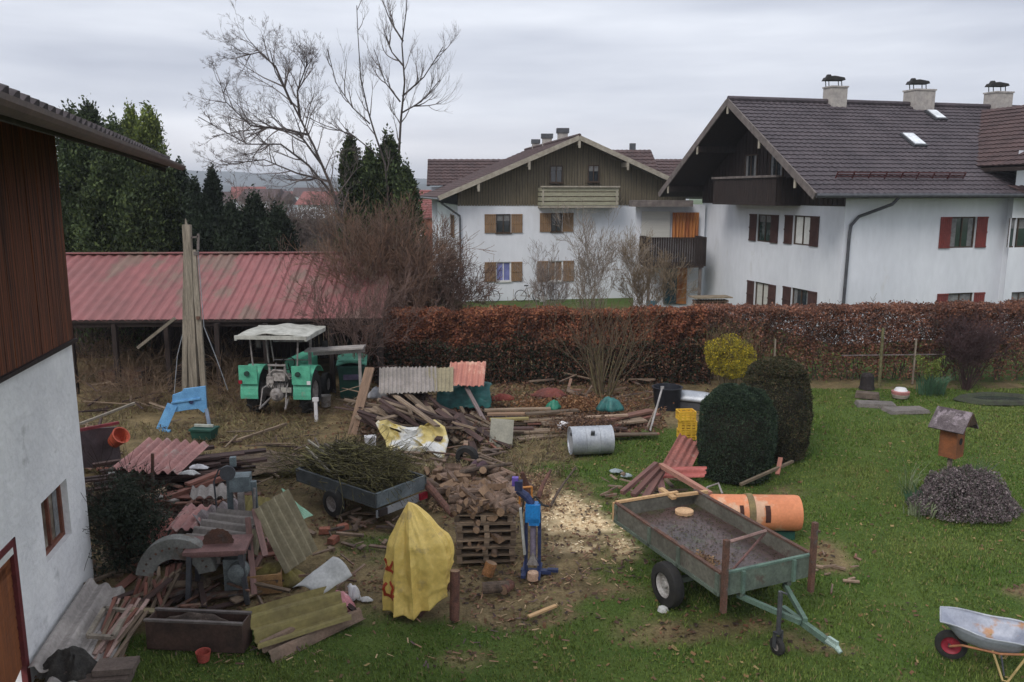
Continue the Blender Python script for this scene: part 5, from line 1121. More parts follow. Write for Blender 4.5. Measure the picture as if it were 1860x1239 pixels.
for (px, w_, h_, lb) in ((735, .95, .9, 'dark stack of timber under the grey corrugated sheet'), (835, 1.2, .85, 'dark stack of timber under the teal tarpaulin')):
    g_ = G(px, 760); m = MB()
    for j in range(int(h_/.11)):
        for i in range(5): m.bar((-w_/2, -.35+i*.17, .055+j*.11), (w_/2+rng.uniform(-.1, .1), -.35+i*.17+rng.uniform(-.03, .03), .055+j*.11), .14, .085)
    single('timber_stack', m, wood_dx, lb, 'timber stack', V(g_.x, g_.y+.5, 0))
def cloth(name, label, mat, fn, nu=40, nv=30, cat='tarpaulin', loc=(0, 0, 0), thick=.006, marks=None):
    m = MB(); m.grid(nu, nv, fn); return single(name, m, mat, label, cat, loc, smooth=True, solid=thick)
def fold(a, b, s, k=1.0):
    q_ = mnoise.noise(Vector((a*3+s, b*3, s)))*.5+mnoise.noise(Vector((a*8+s, b*7, s+3)))*.25+(.5-abs(mnoise.noise(Vector((a*6+s, b*2, s+9)))))*.35; return q_*k
def irregular(a, b, s):
    """map the unit square to a ragged blob outline"""
    x = (a-.5)*2; y = (b-.5)*2; r = math.hypot(x, y); th = math.atan2(y, x); sq = max(abs(x), abs(y)); k = .75+.35*mnoise.noise(Vector((math.cos(th)*1.6+s, math.sin(th)*1.6, s)))+.12*mnoise.noise(Vector((math.cos(th)*5+s, math.sin(th)*5, s)))
    if r < 1e-6: return 0, 0, 0
    return x/r*sq*k*1.15, y/r*sq*k*1.15, sq
def drape(name, label, mat, c, rx, ry, h, s, cat='tarpaulin', folds=.12, rz=0.0, nu=40, flat=.0, thick=.006, mats=None):
    def fn(a, b):
        x, y, q = irregular(a, b, s); return V(x*rx, y*ry, max(.015, h*(1-q**2.2)*(1-flat)+h*flat+fold(a, b, s, folds)*(1-.3*q)+folds*.3))
    m = MB(); m.grid(nu, nu, fn); return single(name, m, mat, label, cat, c, rz, smooth=True, solid=thick)
g_ = G(842, 722); 
def teal(a, b):
    x = (a-.5)*1.5; d = b; z = .98-.55*max(0, d-.35)/.65-.06*math.sin(PI*a)+fold(a, b, 3, .26); return V(x+fold(b, a, 5, .12), .35-.9*min(d, .55)-(max(0, d-.55))*.12, z-.05*abs(x))
cloth('tarpaulin', 'teal tarpaulin hanging over the timber stack below the salmon sheet', teal_tarp, teal, loc=V(G(842, 760).x, G(842, 760).y+.05, -.06))
# yellow and white tarp thrown over the heap
tc0 = G(750, 838); yc = V(tc0.x, tc0.y+.15, 0)
out = [(682, 768), (694, 757), (715, 770), (740, 776), (775, 775), (790, 762), (808, 775), (815, 800), (806, 838), (790, 818), (765, 822), (735, 833), (714, 838), (704, 826), (700, 800), (690, 785)]
rimp = []
for (px, py) in out:
    f = (838-py)/81.0; Yw = yc.y+.15+f*.85; rimp.append(A(px, py, Yw))
cen = V(sum(p.x for p in rimp)/len(rimp), sum(p.y for p in rimp)/len(rimp), sum(p.z for p in rimp)/len(rimp)+.05)
def ytarp(a, b):
    t = a*len(rimp); i = int(t) % len(rimp); f = t-int(t); p = rimp[i].lerp(rimp[(i+1) % len(rimp)], f); q = b
    r_ = cen.lerp(p, q); n_ = V(0, -.7, .7); w = fold(a*2, b*1.2, 4, .32)*(1-abs(2*q-1)**3)+.10*math.sin(a*2*PI*6+q*4)*q*(1.1-q)
    hole = 0
    return r_+n_*w
m = MB(); m.grid(96, 22, ytarp); single('tarpaulin', m, yw_tarp, 'crumpled yellow and white tarpaulin thrown over the lumber heap', 'tarpaulin', yc, world=True, smooth=True, solid=.006)
g_ = G(672, 824); m = MB(); m.box((0, 0, .15), (.26, .22, .26)); m.box((0, 0, .29), (.28, .24, .03)); single('white_box', m, white_plastic, 'small white box beside the crumpled yellow tarpaulin', 'box', g_+V(0, .1, .1), R(12))
g_ = G(685, 715, .8); drape('plastic_bag', 'pale grey bundle at the left end of the grey corrugated sheet', M('pale grey plastic', (.34, .34, .36), None, 4, .5, .1, .2), g_-V(0, 0, .15), .28, .2, .28, 31, 'bag', .12, nu=18)
# flat board panel leaning
a, b_ = G(888, 810), G(930, 814); m = MB(); up_ = V(.05, .30, .62); m.prism([a, b_, b_+up_, a+up_], V(0, .04, 0)); single('panel', m, M('greenish grey panel', (.30, .29, .24), (.22, .215, .18), 3, .85, .12, .2), 'square greenish grey panel leaning at the right foot of the lumber heap', 'panel', a, world=True)
# ---------------------------------------------------------------- plank beds in front of the hedge
pl = [(880, 745, 1000, 742, .45, .16, wood_gx), (885, 752, 1040, 750, .38, .18, M('orange tan board', (.30, .19, .12), (.2, .13, .09), 3, .85, .2, .3, (.8, 7, 7))), (890, 762, 960, 760, .34, .16, M('yellowish mossy board', (.30, .25, .09), (.2, .16, .08), 3, .85, .2, .3, (.8, 7, 7))), (955, 752, 1050, 745, .42, .2, wood_gx), (950, 764, 1060, 758, .28, .22, wood_gx),
      (985, 770, 1105, 764, .25, .3, wood_gx), (930, 785, 1055, 778, .15, .3, wood_gx), (940, 797, 1075, 783, .08, .32, wood_gx), (1040, 775, 1170, 762, .20, .4, wood_gx), (1065, 770, 1185, 745, .30, .25, M('red brown board', (.20, .10, .075), (.13, .07, .055), 3, .85, .2, .3, (.8, 7, 7))), (1075, 782, 1195, 752, .18, .22, wood_red), (1060, 758, 1140, 754, .36, .1, M('pale pinkish lath', (.42, .30, .22), None, 3, .85, .2, .3, (.8, 7, 7)))]
for i, (x0, y0, x1, y1, z_, w_, mt) in enumerate(pl):
    plank(x0, y0, z_, x1, y1, z_, w_, .05, mt, ['topmost thin board at the left of the plank bed', 'long orange tan board near the back of the plank bed', 'short yellowish mossy board beside the square panel', 'broad grey board at the back under the green bag', 'broad grey board under the white bag', 'grey board crossing behind the white bag', 'grey board in the front row left of the drum', 'long grey front board running behind the steel drum', 'very broad flat board right of the white bag', 'red brown board sloping to the leaning bar', 'reddish board at the right end of the plank bed', 'pale pinkish lath below the teal bag'][i])
for k in range(26):
    px = rng.uniform(885, 1185); g0 = G(px, rng.uniform(755, 792), rng.uniform(.02, .22)); a = rng.gauss(.05, .25); L_ = rng.uniform(.8, 2.0); plankb(g0-V(math.cos(a), math.sin(a), 0)*L_/2, g0+V(math.cos(a), math.sin(a), 0)*L_/2, rng.uniform(.08, .2), .035, rng.choice([wood_gx, wood_dx, wood_red, wood_gx]), 'weathered board stacked low in the plank bed before the hedge', 'boards in the plank bed')
for (px, py, z_, rx, ry, h_, mt, lb, s) in ((1005, 738, .42, .26, .2, .22, green_tarp, 'small green crumpled bag on the boards', 3), (1106, 740, .42, .42, .32, .34, teal_tarp, 'larger teal crumpled bag on the boards under the shrub', 8), (1024, 772, .28, .26, .18, .14, white_plastic, 'white plastic bag lying on the middle boards', 12), (1000, 715, .45, .55, .3, .22, M('dark red cloth', (.16, .045, .035), (.09, .035, .03), 3, .8, .2, .2), 'dark red crumpled cloth behind the small green bag', 15), (910, 722, .35, .35, .25, .16, M('bright red cloth', (.25, .055, .04), None, 3, .8, .2, .2), 'red cloth on the left end of the plank bed', 17)):
    g_ = G(px, py+6, z_-.1); drape('plastic_bag' if 'bag' in lb else 'cloth', lb, mt, g_, rx, ry, h_, s, 'bag' if 'bag' in lb else 'cloth', .10, nu=22)
rg = np.random.default_rng(77)
for (px, py, w_, lb, cs) in ((1035, 712, 1.6, 'heap of orange brown leaves on the plank bed', [(.22, .11, .05), (.15, .07, .04), (.3, .17, .09)]), (1060, 750, .8, 'brown leaf heap spilling over the boards near the teal bag', [(.17, .10, .06), (.10, .06, .045)])):
    g_ = G(px, py+25, .2); P = rg.normal(size=(3500, 3))*np.array([w_*.5, .35, .10]); P[:, 2] = np.abs(P[:, 2]); o = npobj('leaf_heap', leaves(P, .07, cs, 4, .7), None, g_); o['kind'] = 'stuff'; o['label'] = lb
for (px, py, lb, hh) in ((905, 665, 'reddish birdhouse hanging in the dark under the hedge', .2),):
    pass
m = MB(); a, b_ = G(1180, 786), None; t_ = A(1203, 704, a.y+.5); m.tube([a, t_], .028, 8); m.box(t_, (.09, .04, .07)); single('iron_bar', m, M('pale grey iron', (.40, .38, .38), None, 5, .5, .1, .1), 'pale iron bar leaning at the right end of the plank bed', 'bar', a, world=True)
m = MB(); a = G(1172, 784); t_ = A(1195, 735, a.y+.35); m.tube([a, t_], .03, 6); single('wooden_stake', m, wood_grey, 'short dark stake leaning beside the pale iron bar', 'stake', a, world=True)
# dark water tub and zinc tub
g_ = G(1215, 748); m = MB(); m.lathe((0, 0, 0), (0, 0, 1), [(0, 0), (0, .34), (.62, .42), (.66, .45), (.66, .40), (.5, .38), (.5, 0)], 24); single('rain_barrel', m, M('blackish blue plastic', (.02, .022, .03), None, 5, .5, .1, .1), 'blackish open tub under the hedge right of the iron bar', 'barrel', g_+V(0, .35, 0), smooth=True)
g_ = G(1262, 745); T = thing('zinc_bathtub', 'pale zinc tub lying half hidden behind the near clipped yew', 'bathtub', g_+V(0, .2, .25), R(-25))
m = MB()
def tub(a, b): t = PI*a; r_ = .30*(1-.35*(abs(2*b-1)**4)); return V((b-.5)*1.3, math.cos(t)*r_, .02+math.sin(t)*r_*.8)
m.grid(14, 14, tub); part('shell', m, zinc, T, smooth=True, solid=.02)
m = MB(); m.box((0, 0, -.12), (1.2, .5, .22)); part('base', m, metal_dark, T)
# ---------------------------------------------------------------- steel drum
a = G(1037, 832); b_ = G(1112, 830); dr = .34; cdr = (a+b_)/2+V(0, .30, dr); L_ = (b_-a).length*1.02; ax = V(1, .13, 0).normalized()
T = thing('steel_drum', 'grey galvanised drum lying on its side at the lawn edge', 'drum', (cdr.x, cdr.y, 0)); lc = V(0, 0, dr)
m = MB(); pr = [(-L_/2+.03, 0), (-L_/2+.03, dr*.93), (-L_/2, dr*.95), (-L_/2, dr*1.02), (-L_/2+.04, dr)]
for k in range(1, 12):
    t = -L_/2+L_*k/12; pr += [(t-.012, dr), (t, dr*(1.035 if k in (4, 8) else 1.008)), (t+.012, dr)]
pr += [(L_/2-.04, dr), (L_/2, dr*1.02), (L_/2, dr*.95), (L_/2-.03, dr*.93), (L_/2-.03, 0)]
m.lathe(lc, ax, pr, 36); part('shell', m, zinc, T, smooth=True)
m = MB(); m.box(lc+V(.02, -dr*.78, dr*.62), (.09, .05, .26), Matrix.Rotation(R(38), 3, 'X')); part('label_plate', m, metal_dark, T)
m = MB(); m.lathe(lc-ax*(L_/2-.03)+V(0, -.05, .18), -ax, [(0, .04), (.03, .04), (.03, 0)], 12); part('bung', m, metal_dark, T)
# ---------------------------------------------------------------- yellow crates on the tip of the red sheets
g_ = G(1247, 800); T0 = None
for k, (dx, dz, rz, lb) in enumerate(((.02, .02, 4, 'lowest yellow plastic crate, leaning behind the red sheets'), (.03, .27, -3, 'middle yellow plastic crate of the leaning stack'), (-.02, .52, 6, 'topmost yellow plastic crate of the stack left of the near yew'))):
    if T0 is None:
        T0 = thing('yellow_crate', lb, 'crate', (g_.x+dx, g_.y+.1, dz), R(rz), 'yellow crates beside the yew'); w_, d_, h_ = .42, .34, .24; m = MB()
        m.box((0, 0, .012), (w_-.05, d_-.05, .02))
        for s in (-1, 1):
            for z in (.03, .10, .17, .225): m.bar((-w_/2, s*d_/2, z), (w_/2, s*d_/2, z), .02, .035); m.bar((s*w_/2, -d_/2+.01, z), (s*w_/2, d_/2-.01, z), .02, .035)
        for x in (-w_/2+.02, -.07, .07, w_/2-.02):
            for s in (-1, 1): m.bar((x, s*(d_/2-.005), 0), (x, s*(d_/2-.005), h_), .025, .045, up=(1, 0, 0))
        for y in (-d_/2+.05, 0, d_/2-.05):
            for s in (-1, 1): m.bar((s*(w_/2-.005), y, 0), (s*(w_/2-.005), y, h_), .045, .02, up=(1, 0, 0))
        part('basket', m, yellow_crate, T0); m = MB()
        for s in (-1, 1): m.bar((s*w_/2-.0, -.08, .20), (s*w_/2, .08, .20), .035, .05)
        part('handle', m, M('darker yellow plastic', (.50, .27, .03), None, 5, .5, .1, 0), T0)
    else: copy_tree(T0, (g_.x+dx, g_.y+.1, dz), R(rz), lb, 'yellow crates beside the yew')
# ---------------------------------------------------------------- red corrugated sheets and beams before the yew
def sheet_px(c00, c10, c01, name, label, mat, period=.14, amp=.022, rag=.02, seed=1, sag=0.0, trap=False, thick=.008):
    """sheet from three world corners: origin, across end, along end"""
    u = c10-c00; v = c01-c00; m = MB(); corrugated(m, c00, u, v, u.length, v.length, period, amp, sag, rag, seed, trap); return single(name, m, mat, label, 'roof sheet', c00, world=True, solid=thick)
yy = G(1225, 880); b0 = G(1200, 850); c00 = A(1197, 850, b0.y); 
sheet_px(A(1200, 848, 16.6), A(1247, 868, 16.4), A(1228, 786, 18.2), 'corrugated_sheet', 'old brick red corrugated sheet leaning up towards the yellow crates', corr_oldred, .14, .02, seed=4)
sheet_px(A(1205, 848, 16.5), A(1202, 868, 16.3), A(1262, 888, 15.8), 'corrugated_sheet', 'brighter red corrugated sheet under the diagonal batten', M('brighter red sheet', (.42, .12, .10), (.32, .10, .09), 2, .8, .15, .2), .14, .02, seed=5)
plankb(A(1200, 845, 16.2), A(1290, 898, 14.6), .10, .09, M('pinkish tan beam', (.38, .19, .14), (.28, .14, .11), 3, .85, .2, .3, (.8, 7, 7)), 'pinkish beam slanting from the red sheets down to the trailer')
for (x0, y0, x1, y1, w_, lb) in ((1198, 848, 1150, 900, .12, 'dark reddish beam leaning left from the peak of the red sheets'), (1192, 842, 1130, 895, .09, 'thin reddish beam, leftmost of the leaning ones by the trailer'), (1202, 856, 1172, 905, .14, 'dark brown beam leaning next to the trailer tail')):
    plankb(A(x0, y0, 16.2), A(x1, y1, 15.3), w_, .08, M('dark reddish beam', (.20, .10, .085), (.12, .065, .06), 3, .85, .2, .3, (.8, 7, 7), rnd=.25), lb)
sheet_px(A(1190, 850, 16.4), A(1202, 856, 16.5), A(1150, 905, 15.2), 'corrugated_sheet', 'dull pink corrugated sheet lying left of the peak', corr_pink, .14, .02, seed=8)
plankb(A(1345, 880, 16.0), A(1440, 838, 17.0), .06, .05, M('thin grey stick', (.17, .13, .09), None, 5, .9, .2, .3), 'thin bent branch on the grass between the yews and the orange drum', cat='branch', name='branch')
plankb(A(1412, 862, 16.6), A(1418, 832, 16.9), .09, .05, wood_red, 'short reddish post stub standing between the two yews', name='post_stub', cat='post')
# metal frame piece
m = MB(); p = [A(1285, 885, 15.2), A(1305, 878, 15.1), A(1312, 897, 14.9)]; m.tube(p, .02, 6); m.tube([A(1280, 892, 15.0), p[0]], .02, 6); single('tube_frame', m, tgrey, 'bent grey tube end sticking up behind the orange drum', 'tube', G(1300, 905), world=True)
# ---------------------------------------------------------------- orange drum
oa = A(1290, 930, 14.2); ob = A(1450, 930, 14.15); ax = (ob-oa); ax.z = 0; L_ = ax.length*1.0; ax.normalize(); rr_ = .32
oc = (oa+ob)/2; T = thing('orange_drum', 'faded orange plastic drum lying behind the big trailer', 'drum', (oc.x, oc.y, 0)); lc = V(0, 0, .50)
m = MB(); m.lathe(lc, ax, [(-L_/2, 0), (-L_/2, rr_*.9), (-L_/2+.03, rr_), (-.14, rr_), (-.12, rr_*1.04), (-.08, rr_*1.04), (-.06, rr_), (L_/2-.05, rr_), (L_/2, rr_*.97), (L_/2, rr_*.80), (L_/2-.1, rr_*.78), (L_/2-.1, 0)], 32); part('shell', m, orange_plastic, T, smooth=True)
for (t, w_) in ((.16, .09), (-.30, .07)):
    m = MB(); c_ = lc+ax*t; m.grid(2, 8, lambda a, b: c_+ax*((a-.5)*w_)+V(0, -math.cos(-.2+b*.95)*(rr_+.006), math.sin(-.2+b*.95)*(rr_+.006))); part('slot', m, M('dark brown opening', (.06, .025, .02), None, 5, .9, .1, 0), T, solid=.006)
m = MB(); m.box(lc+V(0, .1, -.40), (L_*.9, .5, .18)); part('cradle', m, bin_green, T)
m = MB(); m.lathe(lc+ax*-.10, ax, [(-.06, rr_*1.02), (-.05, rr_*1.07), (.05, rr_*1.07), (.06, rr_*1.02)], 32); part('strap', m, M('mossy brown strap', (.22, .17, .08), (.14, .11, .06), 6, .9, .2, .3), T)
# ---------------------------------------------------------------- the big flat trailer
P_rl, P_rr, P_fr, P_fl = V(1.66, 13.25, 0), V(3.38, 13.95, 0), V(4.26, 11.40, 0), V(2.98, 10.68, 0)
fx = ((P_fl-P_rl).normalized()+(P_fr-P_rr).normalized()).normalized(); fx.z = 0; fx.normalize(); sx = V(fx.y, -fx.x, 0)  # forward, and to the photo left side
ctr = (P_rl+P_rr+P_fr+P_fl)/4; rzT = math.atan2(fx.y, fx.x)
LT, WT = 2.88, 1.60
T = thing('trailer', 'long low grey green farm trailer with empty wet bed and jockey wheel', 'trailer', (ctr.x, ctr.y, 0), rzT)
# local: +x forward (to the drawbar), +y = left when looking forward
zb = .77; hs = .23
m = MB(); m.box((0, 0, zb-.03), (LT-.04, WT-.04, .05)); part('bed', m, trailer_bed, T)
def side(p0, p1, z0, z1, th, mat, name='side_board'):
    m = MB(); m.bar(V(p0[0], p0[1], (z0+z1)/2), V(p1[0], p1[1], (z0+z1)/2), th, z1-z0); o = part(name, m, mat, T); return o
s1 = side((-LT/2, -WT/2), (LT/2, -WT/2), zb-.09, zb+hs, .035, trailer_side)
s2 = side((-LT/2, WT/2), (LT/2, WT/2), zb-.09, zb+hs, .035, trailer_side)
s3 = side((LT/2, -WT/2+.03), (LT/2, WT/2-.03), zb-.10, zb+hs, .035, trailer_green, 'front_board')
s4 = side((-LT/2, -WT/2+.03), (-LT/2, WT/2-.03), zb-.09, zb+hs-.02, .035, trailer_side, 'tail_board')
for yy_, so_ in ((-WT/2, s1), (WT/2, s2)):
    m = MB(); m.bar((-LT/2, yy_, zb+hs+.012), (LT/2, yy_, zb+hs+.012), .06, .03); part('top_rail', m, rust, so_)
    m = MB(); sg = -1 if yy_ < 0 else 1
    for x in (-LT/2+.05, -.35, .45, LT/2-.05): m.bar((x, yy_+sg*.03, zb-.09), (x, yy_+sg*.03, zb+hs), .03, .07, up=(1, 0, 0))
    m.bar((-LT/2, yy_+sg*.025, zb-.07), (LT/2, yy_+sg*.025, zb-.07), .04, .05); part('strap_hinge', m, trailer_green, so_)
m = MB(); m.bar((-LT/2, -WT/2, zb+hs+.02), (-LT/2, WT/2*.55, zb+hs+.02), .055, .04); m.bar((-LT/2-.03, -WT/2, zb-.1), (-LT/2-.03, -WT/2, zb+hs), .05, .09, up=(1, 0, 0)); part('fresh_batten', m, wood_fx, s4)
m = MB(); m.bar((LT/2, -WT/2, zb+hs+.01), (LT/2, WT/2, zb+hs+.01), .05, .03)
for y in (-.45, .45): m.bar((LT/2+.03, y, zb-.10), (LT/2+.03, y, zb+hs), .06, .05, up=(0, 1, 0))
part('top_rail', m, M('brighter trailer green', (.12, .19, .15), (.08, .12, .10), 4, .7, .2, .1), s3)
# corner uprights with a crossbar frame, rusty
for y in (-WT/2+.02, WT/2-.02):
    m = MB(); m.bar((LT/2+.05, y, .45), (LT/2+.05, y, 1.52), .07, .07); part('upright', m, rust, T)
m = MB(); m.tube([(LT/2+.05, -WT/2+.02, 1.48), (LT/2-.10, .02, 1.46)], .025, 6); part('frame_bar', m, M('light rusty bar', (.27, .17, .15), None, 5, .8, .2, .2), T)
m = MB(); m.tube([(LT/2-.10, .02, 1.44), (LT/2-.35, -.35, .80)], .018, 6); part('frame_bar', m, rust_pink, T)
# chassis
m = MB()
for y in (-.42, .42): m.bar((-LT/2+.1, y, zb-.12), (LT/2, y, zb-.12), .07, .12)
for x in (-1.1, -.4, .4, 1.1): m.bar((x, -WT/2+.05, zb-.1), (x, WT/2-.05, zb-.1), .06, .08)
m.bar((.30, -WT/2+.05, .38), (.30, WT/2-.05, .38), .08, .08); m.box((.30, -.42, .5), (.2, .08, .16)); m.box((.30, .42, .5), (.2, .08, .16)); part('chassis', m, trailer_green, T)
for y in (-WT/2, WT/2): wheel(T, (.30, y+(.10 if y > 0 else -.10), .345), (0, 1, 0), .345, .19, M('white grey rim', (.38, .37, .36), (.22, .20, .19), 8, .6, .3, .2), .56)
# drawbar
m = MB(); tip = V(LT/2+1.10, .10, .38)
for y in (-.42, .42): m.bar((LT/2-.1, y, zb-.2), (LT/2+.75, y*.1, .50), .06, .07)
m.bar((LT/2+.35, 0, .5), tip, .07, .08); part('drawbar', m, M('drawbar green', (.10, .16, .125), (.07, .10, .08), 4, .7, .2, .15), T)
m = MB(); m.tube([tip, tip+V(.16, 0, .0), tip+V(.24, 0, -.04)], [.045, .04, .03], 8); m.box(tip+V(.1, 0, .05), (.16, .04, .06)); part('hitch', m, M('bright worn steel', (.32, .42, .38), None, 5, .5, .2, .1), T)
m = MB(); jx, jy = LT/2+.60, -.28; m.tube([(jx, jy, .30), (jx, jy, .92)], .032, 10); m.tube([(jx, jy, .92), (jx+.12, jy, .94)], .012, 6); m.bar((jx, jy-.06, .12), (jx, jy-.06, .34), .02, .05); m.bar((jx, jy+.06, .12), (jx, jy+.06, .34), .02, .05); m.bar((jx, jy-.07, .33), (jx, jy+.07, .33), .05, .03); part('jockey_leg', m, metal_dark, T)
wheel(T, (jx, jy, .125), (0, 1, 0), .125, .075, tgrey, .5, name='jockey_wheel')
# things lying in the bed
g_ = G(1243, 926, zb+.06); m = MB(); m.lathe((0, 0, 0), (0, 0, 1), [(0, 0), (0, .16), (.05, .16), (.05, 0)], 12); single('wood_disc', m, M('fresh wood slice', (.58, .38, .22), (.45, .28, .16), 5, .8, .2, .2), 'pale sawn wood slice lying at the rear of the trailer bed', 'wood slice', (g_.x, g_.y, zb), R(5))
plankb(G(1200, 888, 1.02), G(1225, 905, .98), .09, .05, wood_fx, 'short fresh board stub lying on the tail board of the trailer')
plankb(G(1228, 900, 1.0), G(1285, 893, 1.0), .06, .05, wood_fx, 'fresh light batten lying along the rear right corner of the trailer')
plankb(G(1140, 925, zb+.03), G(1175, 965, zb+.03), .03, .03, wood_grey, 'thin grey stick lying in the left rear of the trailer bed', name='stick', cat='stick')
g_ = G(1276, 1018, zb+.02); P = rg.normal(size=(500, 3))*np.array([.09, .09, .03]); P[:, 2] = np.abs(P[:, 2])+.01; o = npobj('leaf_clump', leaves(P, .05, [(.25, .16, .09), (.16, .10, .07)], 9), None, (g_.x, g_.y, zb)); o['label'] = 'small clump of brown leaves near the front of the trailer bed'; o['kind'] = 'stuff'
n_ = 1500; P = rg.uniform(-1, 1, size=(n_, 3))*np.array([1.36, .76, 0]); P[:, 2] = .006+rg.uniform(0, .006, n_); d_ = rg.normal(size=(n_, 3)); d_[:, 2] = 0; d_ /= np.linalg.norm(d_, axis=1)[:, None]; q_ = np.stack([-d_[:, 1], d_[:, 0], np.zeros(n_)], 1); s_ = rg.uniform(.015, .05, n_)[:, None]
me = npmesh('crumbs', np.stack([P-d_*s_*.5, P+q_*s_*.3, P+d_*s_*.5, P-q_*s_*.3], 1).reshape(-1, 3), np.arange(n_*4).reshape(-1, 4), LEAF, np.repeat(np.array([(.11, .08, .05), (.06, .045, .035), (.09, .09, .04)])[rg.integers(0, 3, n_)], 4, 0)); o = npobj('bed_debris', me, None, (ctr.x, ctr.y, zb)); o.rotation_euler = (0, 0, rzT); o['kind'] = 'stuff'; o['label'] = 'leaf crumbs on the trailer bed'
for (px, py, lb) in ((1185, 1108, 'small pale stone under the left trailer wheel'),):
    g_ = G(px+17, py-5); m = MB(); m.lathe((0, 0, 0), (0, 0, 1), [(0, 0), (0, .09), (.05, .07), (.07, 0)], 7); single('stone', m, corr_lt, lb, 'stone', g_-V(0, .1, 0))
# ---------------------------------------------------------------- wheelbarrow
wb = G(1728, 1190); hd = V(1, .02, 0)
wc_ = G(1725, 1195); T = thing('wheelbarrow', 'zinc wheelbarrow with red rimmed wheel and a rust stain in its tray', 'wheelbarrow', (wc_.x, wc_.y, 0), R(-27))
wheel(T, (0, 0, .20), (0, 1, 0), .20, .09, red_rim, .62)
m = MB()
def tray(a, b):
    # a along, b across: open pan with sloping ends and sides
    x = -.16+a*1.05; wt = .22+.12*min(1, a*2.2); ax_ = min(a/.24, 1); bx_ = min((1-a)/.16, 1); e_ = min(ax_, bx_); t = (b-.5)*2
    side_ = max(0, abs(t)-.62)/.38; dp_ = .23*min(1, e_)*(1-side_)
    return V(x, t*wt, .60-.05*a-dp_+.015*math.sin(a*9))
m.grid(22, 18, tray); tr_ = part('tray', m, barrow_tray, T, smooth=True, solid=.008)
m = MB(); rp = [tray(0, b/14) for b in range(15)]+[tray(a/10, 1) for a in range(1, 11)]+[tray(1, 1-b/14) for b in range(1, 15)]+[tray(1-a/10, 0) for a in range(1, 10)]
m.tube(rp, .012, 6, closed=True); part('rim_roll', m, zinc, tr_)
for s in (-1, 1):
    m = MB(); m.tube([(-.02, s*.07, .20), (.12, s*.16, .30), (.55, s*.25, .34), (.95, s*.30, .46), (1.45, s*.30, .60)], .016, 8); part('handle', m, handle_orange, T)
    m = MB(); m.tube([(.46, s*.22, .36), (.60, s*.30, .01), (.66, s*.30, .01), (.84, s*.27, .40)], .015, 8); part('leg', m, straw_paint, T)
m = MB(); m.bar((-.02, -.07, .2), (-.02, .07, .2), .03, .03); m.bar((.61, -.3, .08), (.61, .3, .08), .02, .02); part('axle', m, metal_dark, T)
# ---------------------------------------------------------------- small trailer with brushwood
Pa = [A(540, 850, 17.2), A(683, 925, 15.2), A(765, 880, 16.6)]
q0 = G(540, 848, .72); q1 = G(682, 908, .58); q2 = G(762, 866, .58)
f2 = (q1-q0); f2.z = 0; L2 = min(2.6, f2.length); f2.normalize(); W2 = (q2-q1).length; s2_ = V(-f2.y, f2.x, 0); cc = q1-f2*L2/2+s2_*min(1.3, W2)/2
T = thing('box_trailer', 'small galvanised car trailer loaded with brushwood', 'trailer', (cc.x, cc.y, 0), math.atan2(f2.y, f2.x)); W2 = min(1.3, W2)
zc_ = .42; h2 = .26
m = MB(); m.box((0, 0, zc_), (L2-.03, W2-.03, .04)); part('bed', m, zinc_dull, T)
for (p0, p1, nm, mt) in (((-L2/2, -W2/2), (L2/2, -W2/2), 'side_board', zinc_dull), ((-L2/2, W2/2), (L2/2, W2/2), 'side_board', zinc_dull), ((L2/2, -W2/2+.02), (L2/2, W2/2-.02), 'tail_board', M('light bluish galvanised', (.19, .22, .235), (.12, .145, .155), 3, .55, .15, .1, metal=.2)), ((-L2/2, -W2/2+.02), (-L2/2, W2/2-.02), 'front_board', zinc_dull)):
    m = MB(); m.bar(V(*p0, zc_+h2/2), V(*p1, zc_+h2/2), .03, h2)
    d = V(p1[0]-p0[0], p1[1]-p0[1], 0)
    m.bar(V(*p0, zc_+h2), V(*p1, zc_+h2), .05, .03); m.bar(V(*p0, zc_+.02), V(*p1, zc_+.02), .05, .04)
    for k in range(5): c_ = V(*p0, 0)+d*(k/4); m.bar(c_+UP*(zc_), c_+UP*(zc_+h2), .045, .045)
    part(nm, m, mt, T)
for y in (-W2/2-.08, W2/2+.08): wheel(T, (.05, y, .27), (0, 1, 0), .27, .15, tgrey, .58)
m = MB(); m.bar((L2/2+.02, -W2/2, zc_-.12), (L2/2+.02, W2/2, zc_-.12), .04, .14); lb_ = part('lamp_bar', m, zinc, T)
for y in (-W2/2+.12, W2/2-.12): m = MB(); m.box((L2/2+.06, y, zc_-.1), (.05, .2, .13)); part('tail_lamp', m, red_lamp if y > 0 else M('dark smoked lamp', (.05, .04, .04), None, 4, .4, 0, 0), lb_)
m = MB(); m.bar((-L2/2, -.25, zc_-.06), (-L2/2-.8, 0, zc_-.08), .05, .06); m.bar((-L2/2, .25, zc_-.06), (-L2/2-.8, 0, zc_-.08), .05, .06); part('drawbar', m, zinc_dull, T)
rng = random.Random(33); S = []
Mx = MW[T.name]
for k in range(1100):
    x = rng.uniform(-L2/2+.05, L2/2-.45); t = 1-(x/(L2/2))**2*.5; y = max(-W2/2+.1, min(W2/2, rng.gauss(.1, .30))); z = zc_+.12+rng.uniform(0, .66)*t*(1-min(1, abs(y))*.6)
    a = rng.gauss(.05, .22); L_ = rng.uniform(.4, 1.1); d = V(math.cos(a), math.sin(a), rng.gauss(-.04, .14)); p0 = Mx@(V(x, y, z)-d*L_/2)
    branch(S, p0, Mx.to_3x3()@d, L_, rng.uniform(.010, .022), rng, 0 if rng.random() < .5 else 1, .22, 0, 3, .5, .006)
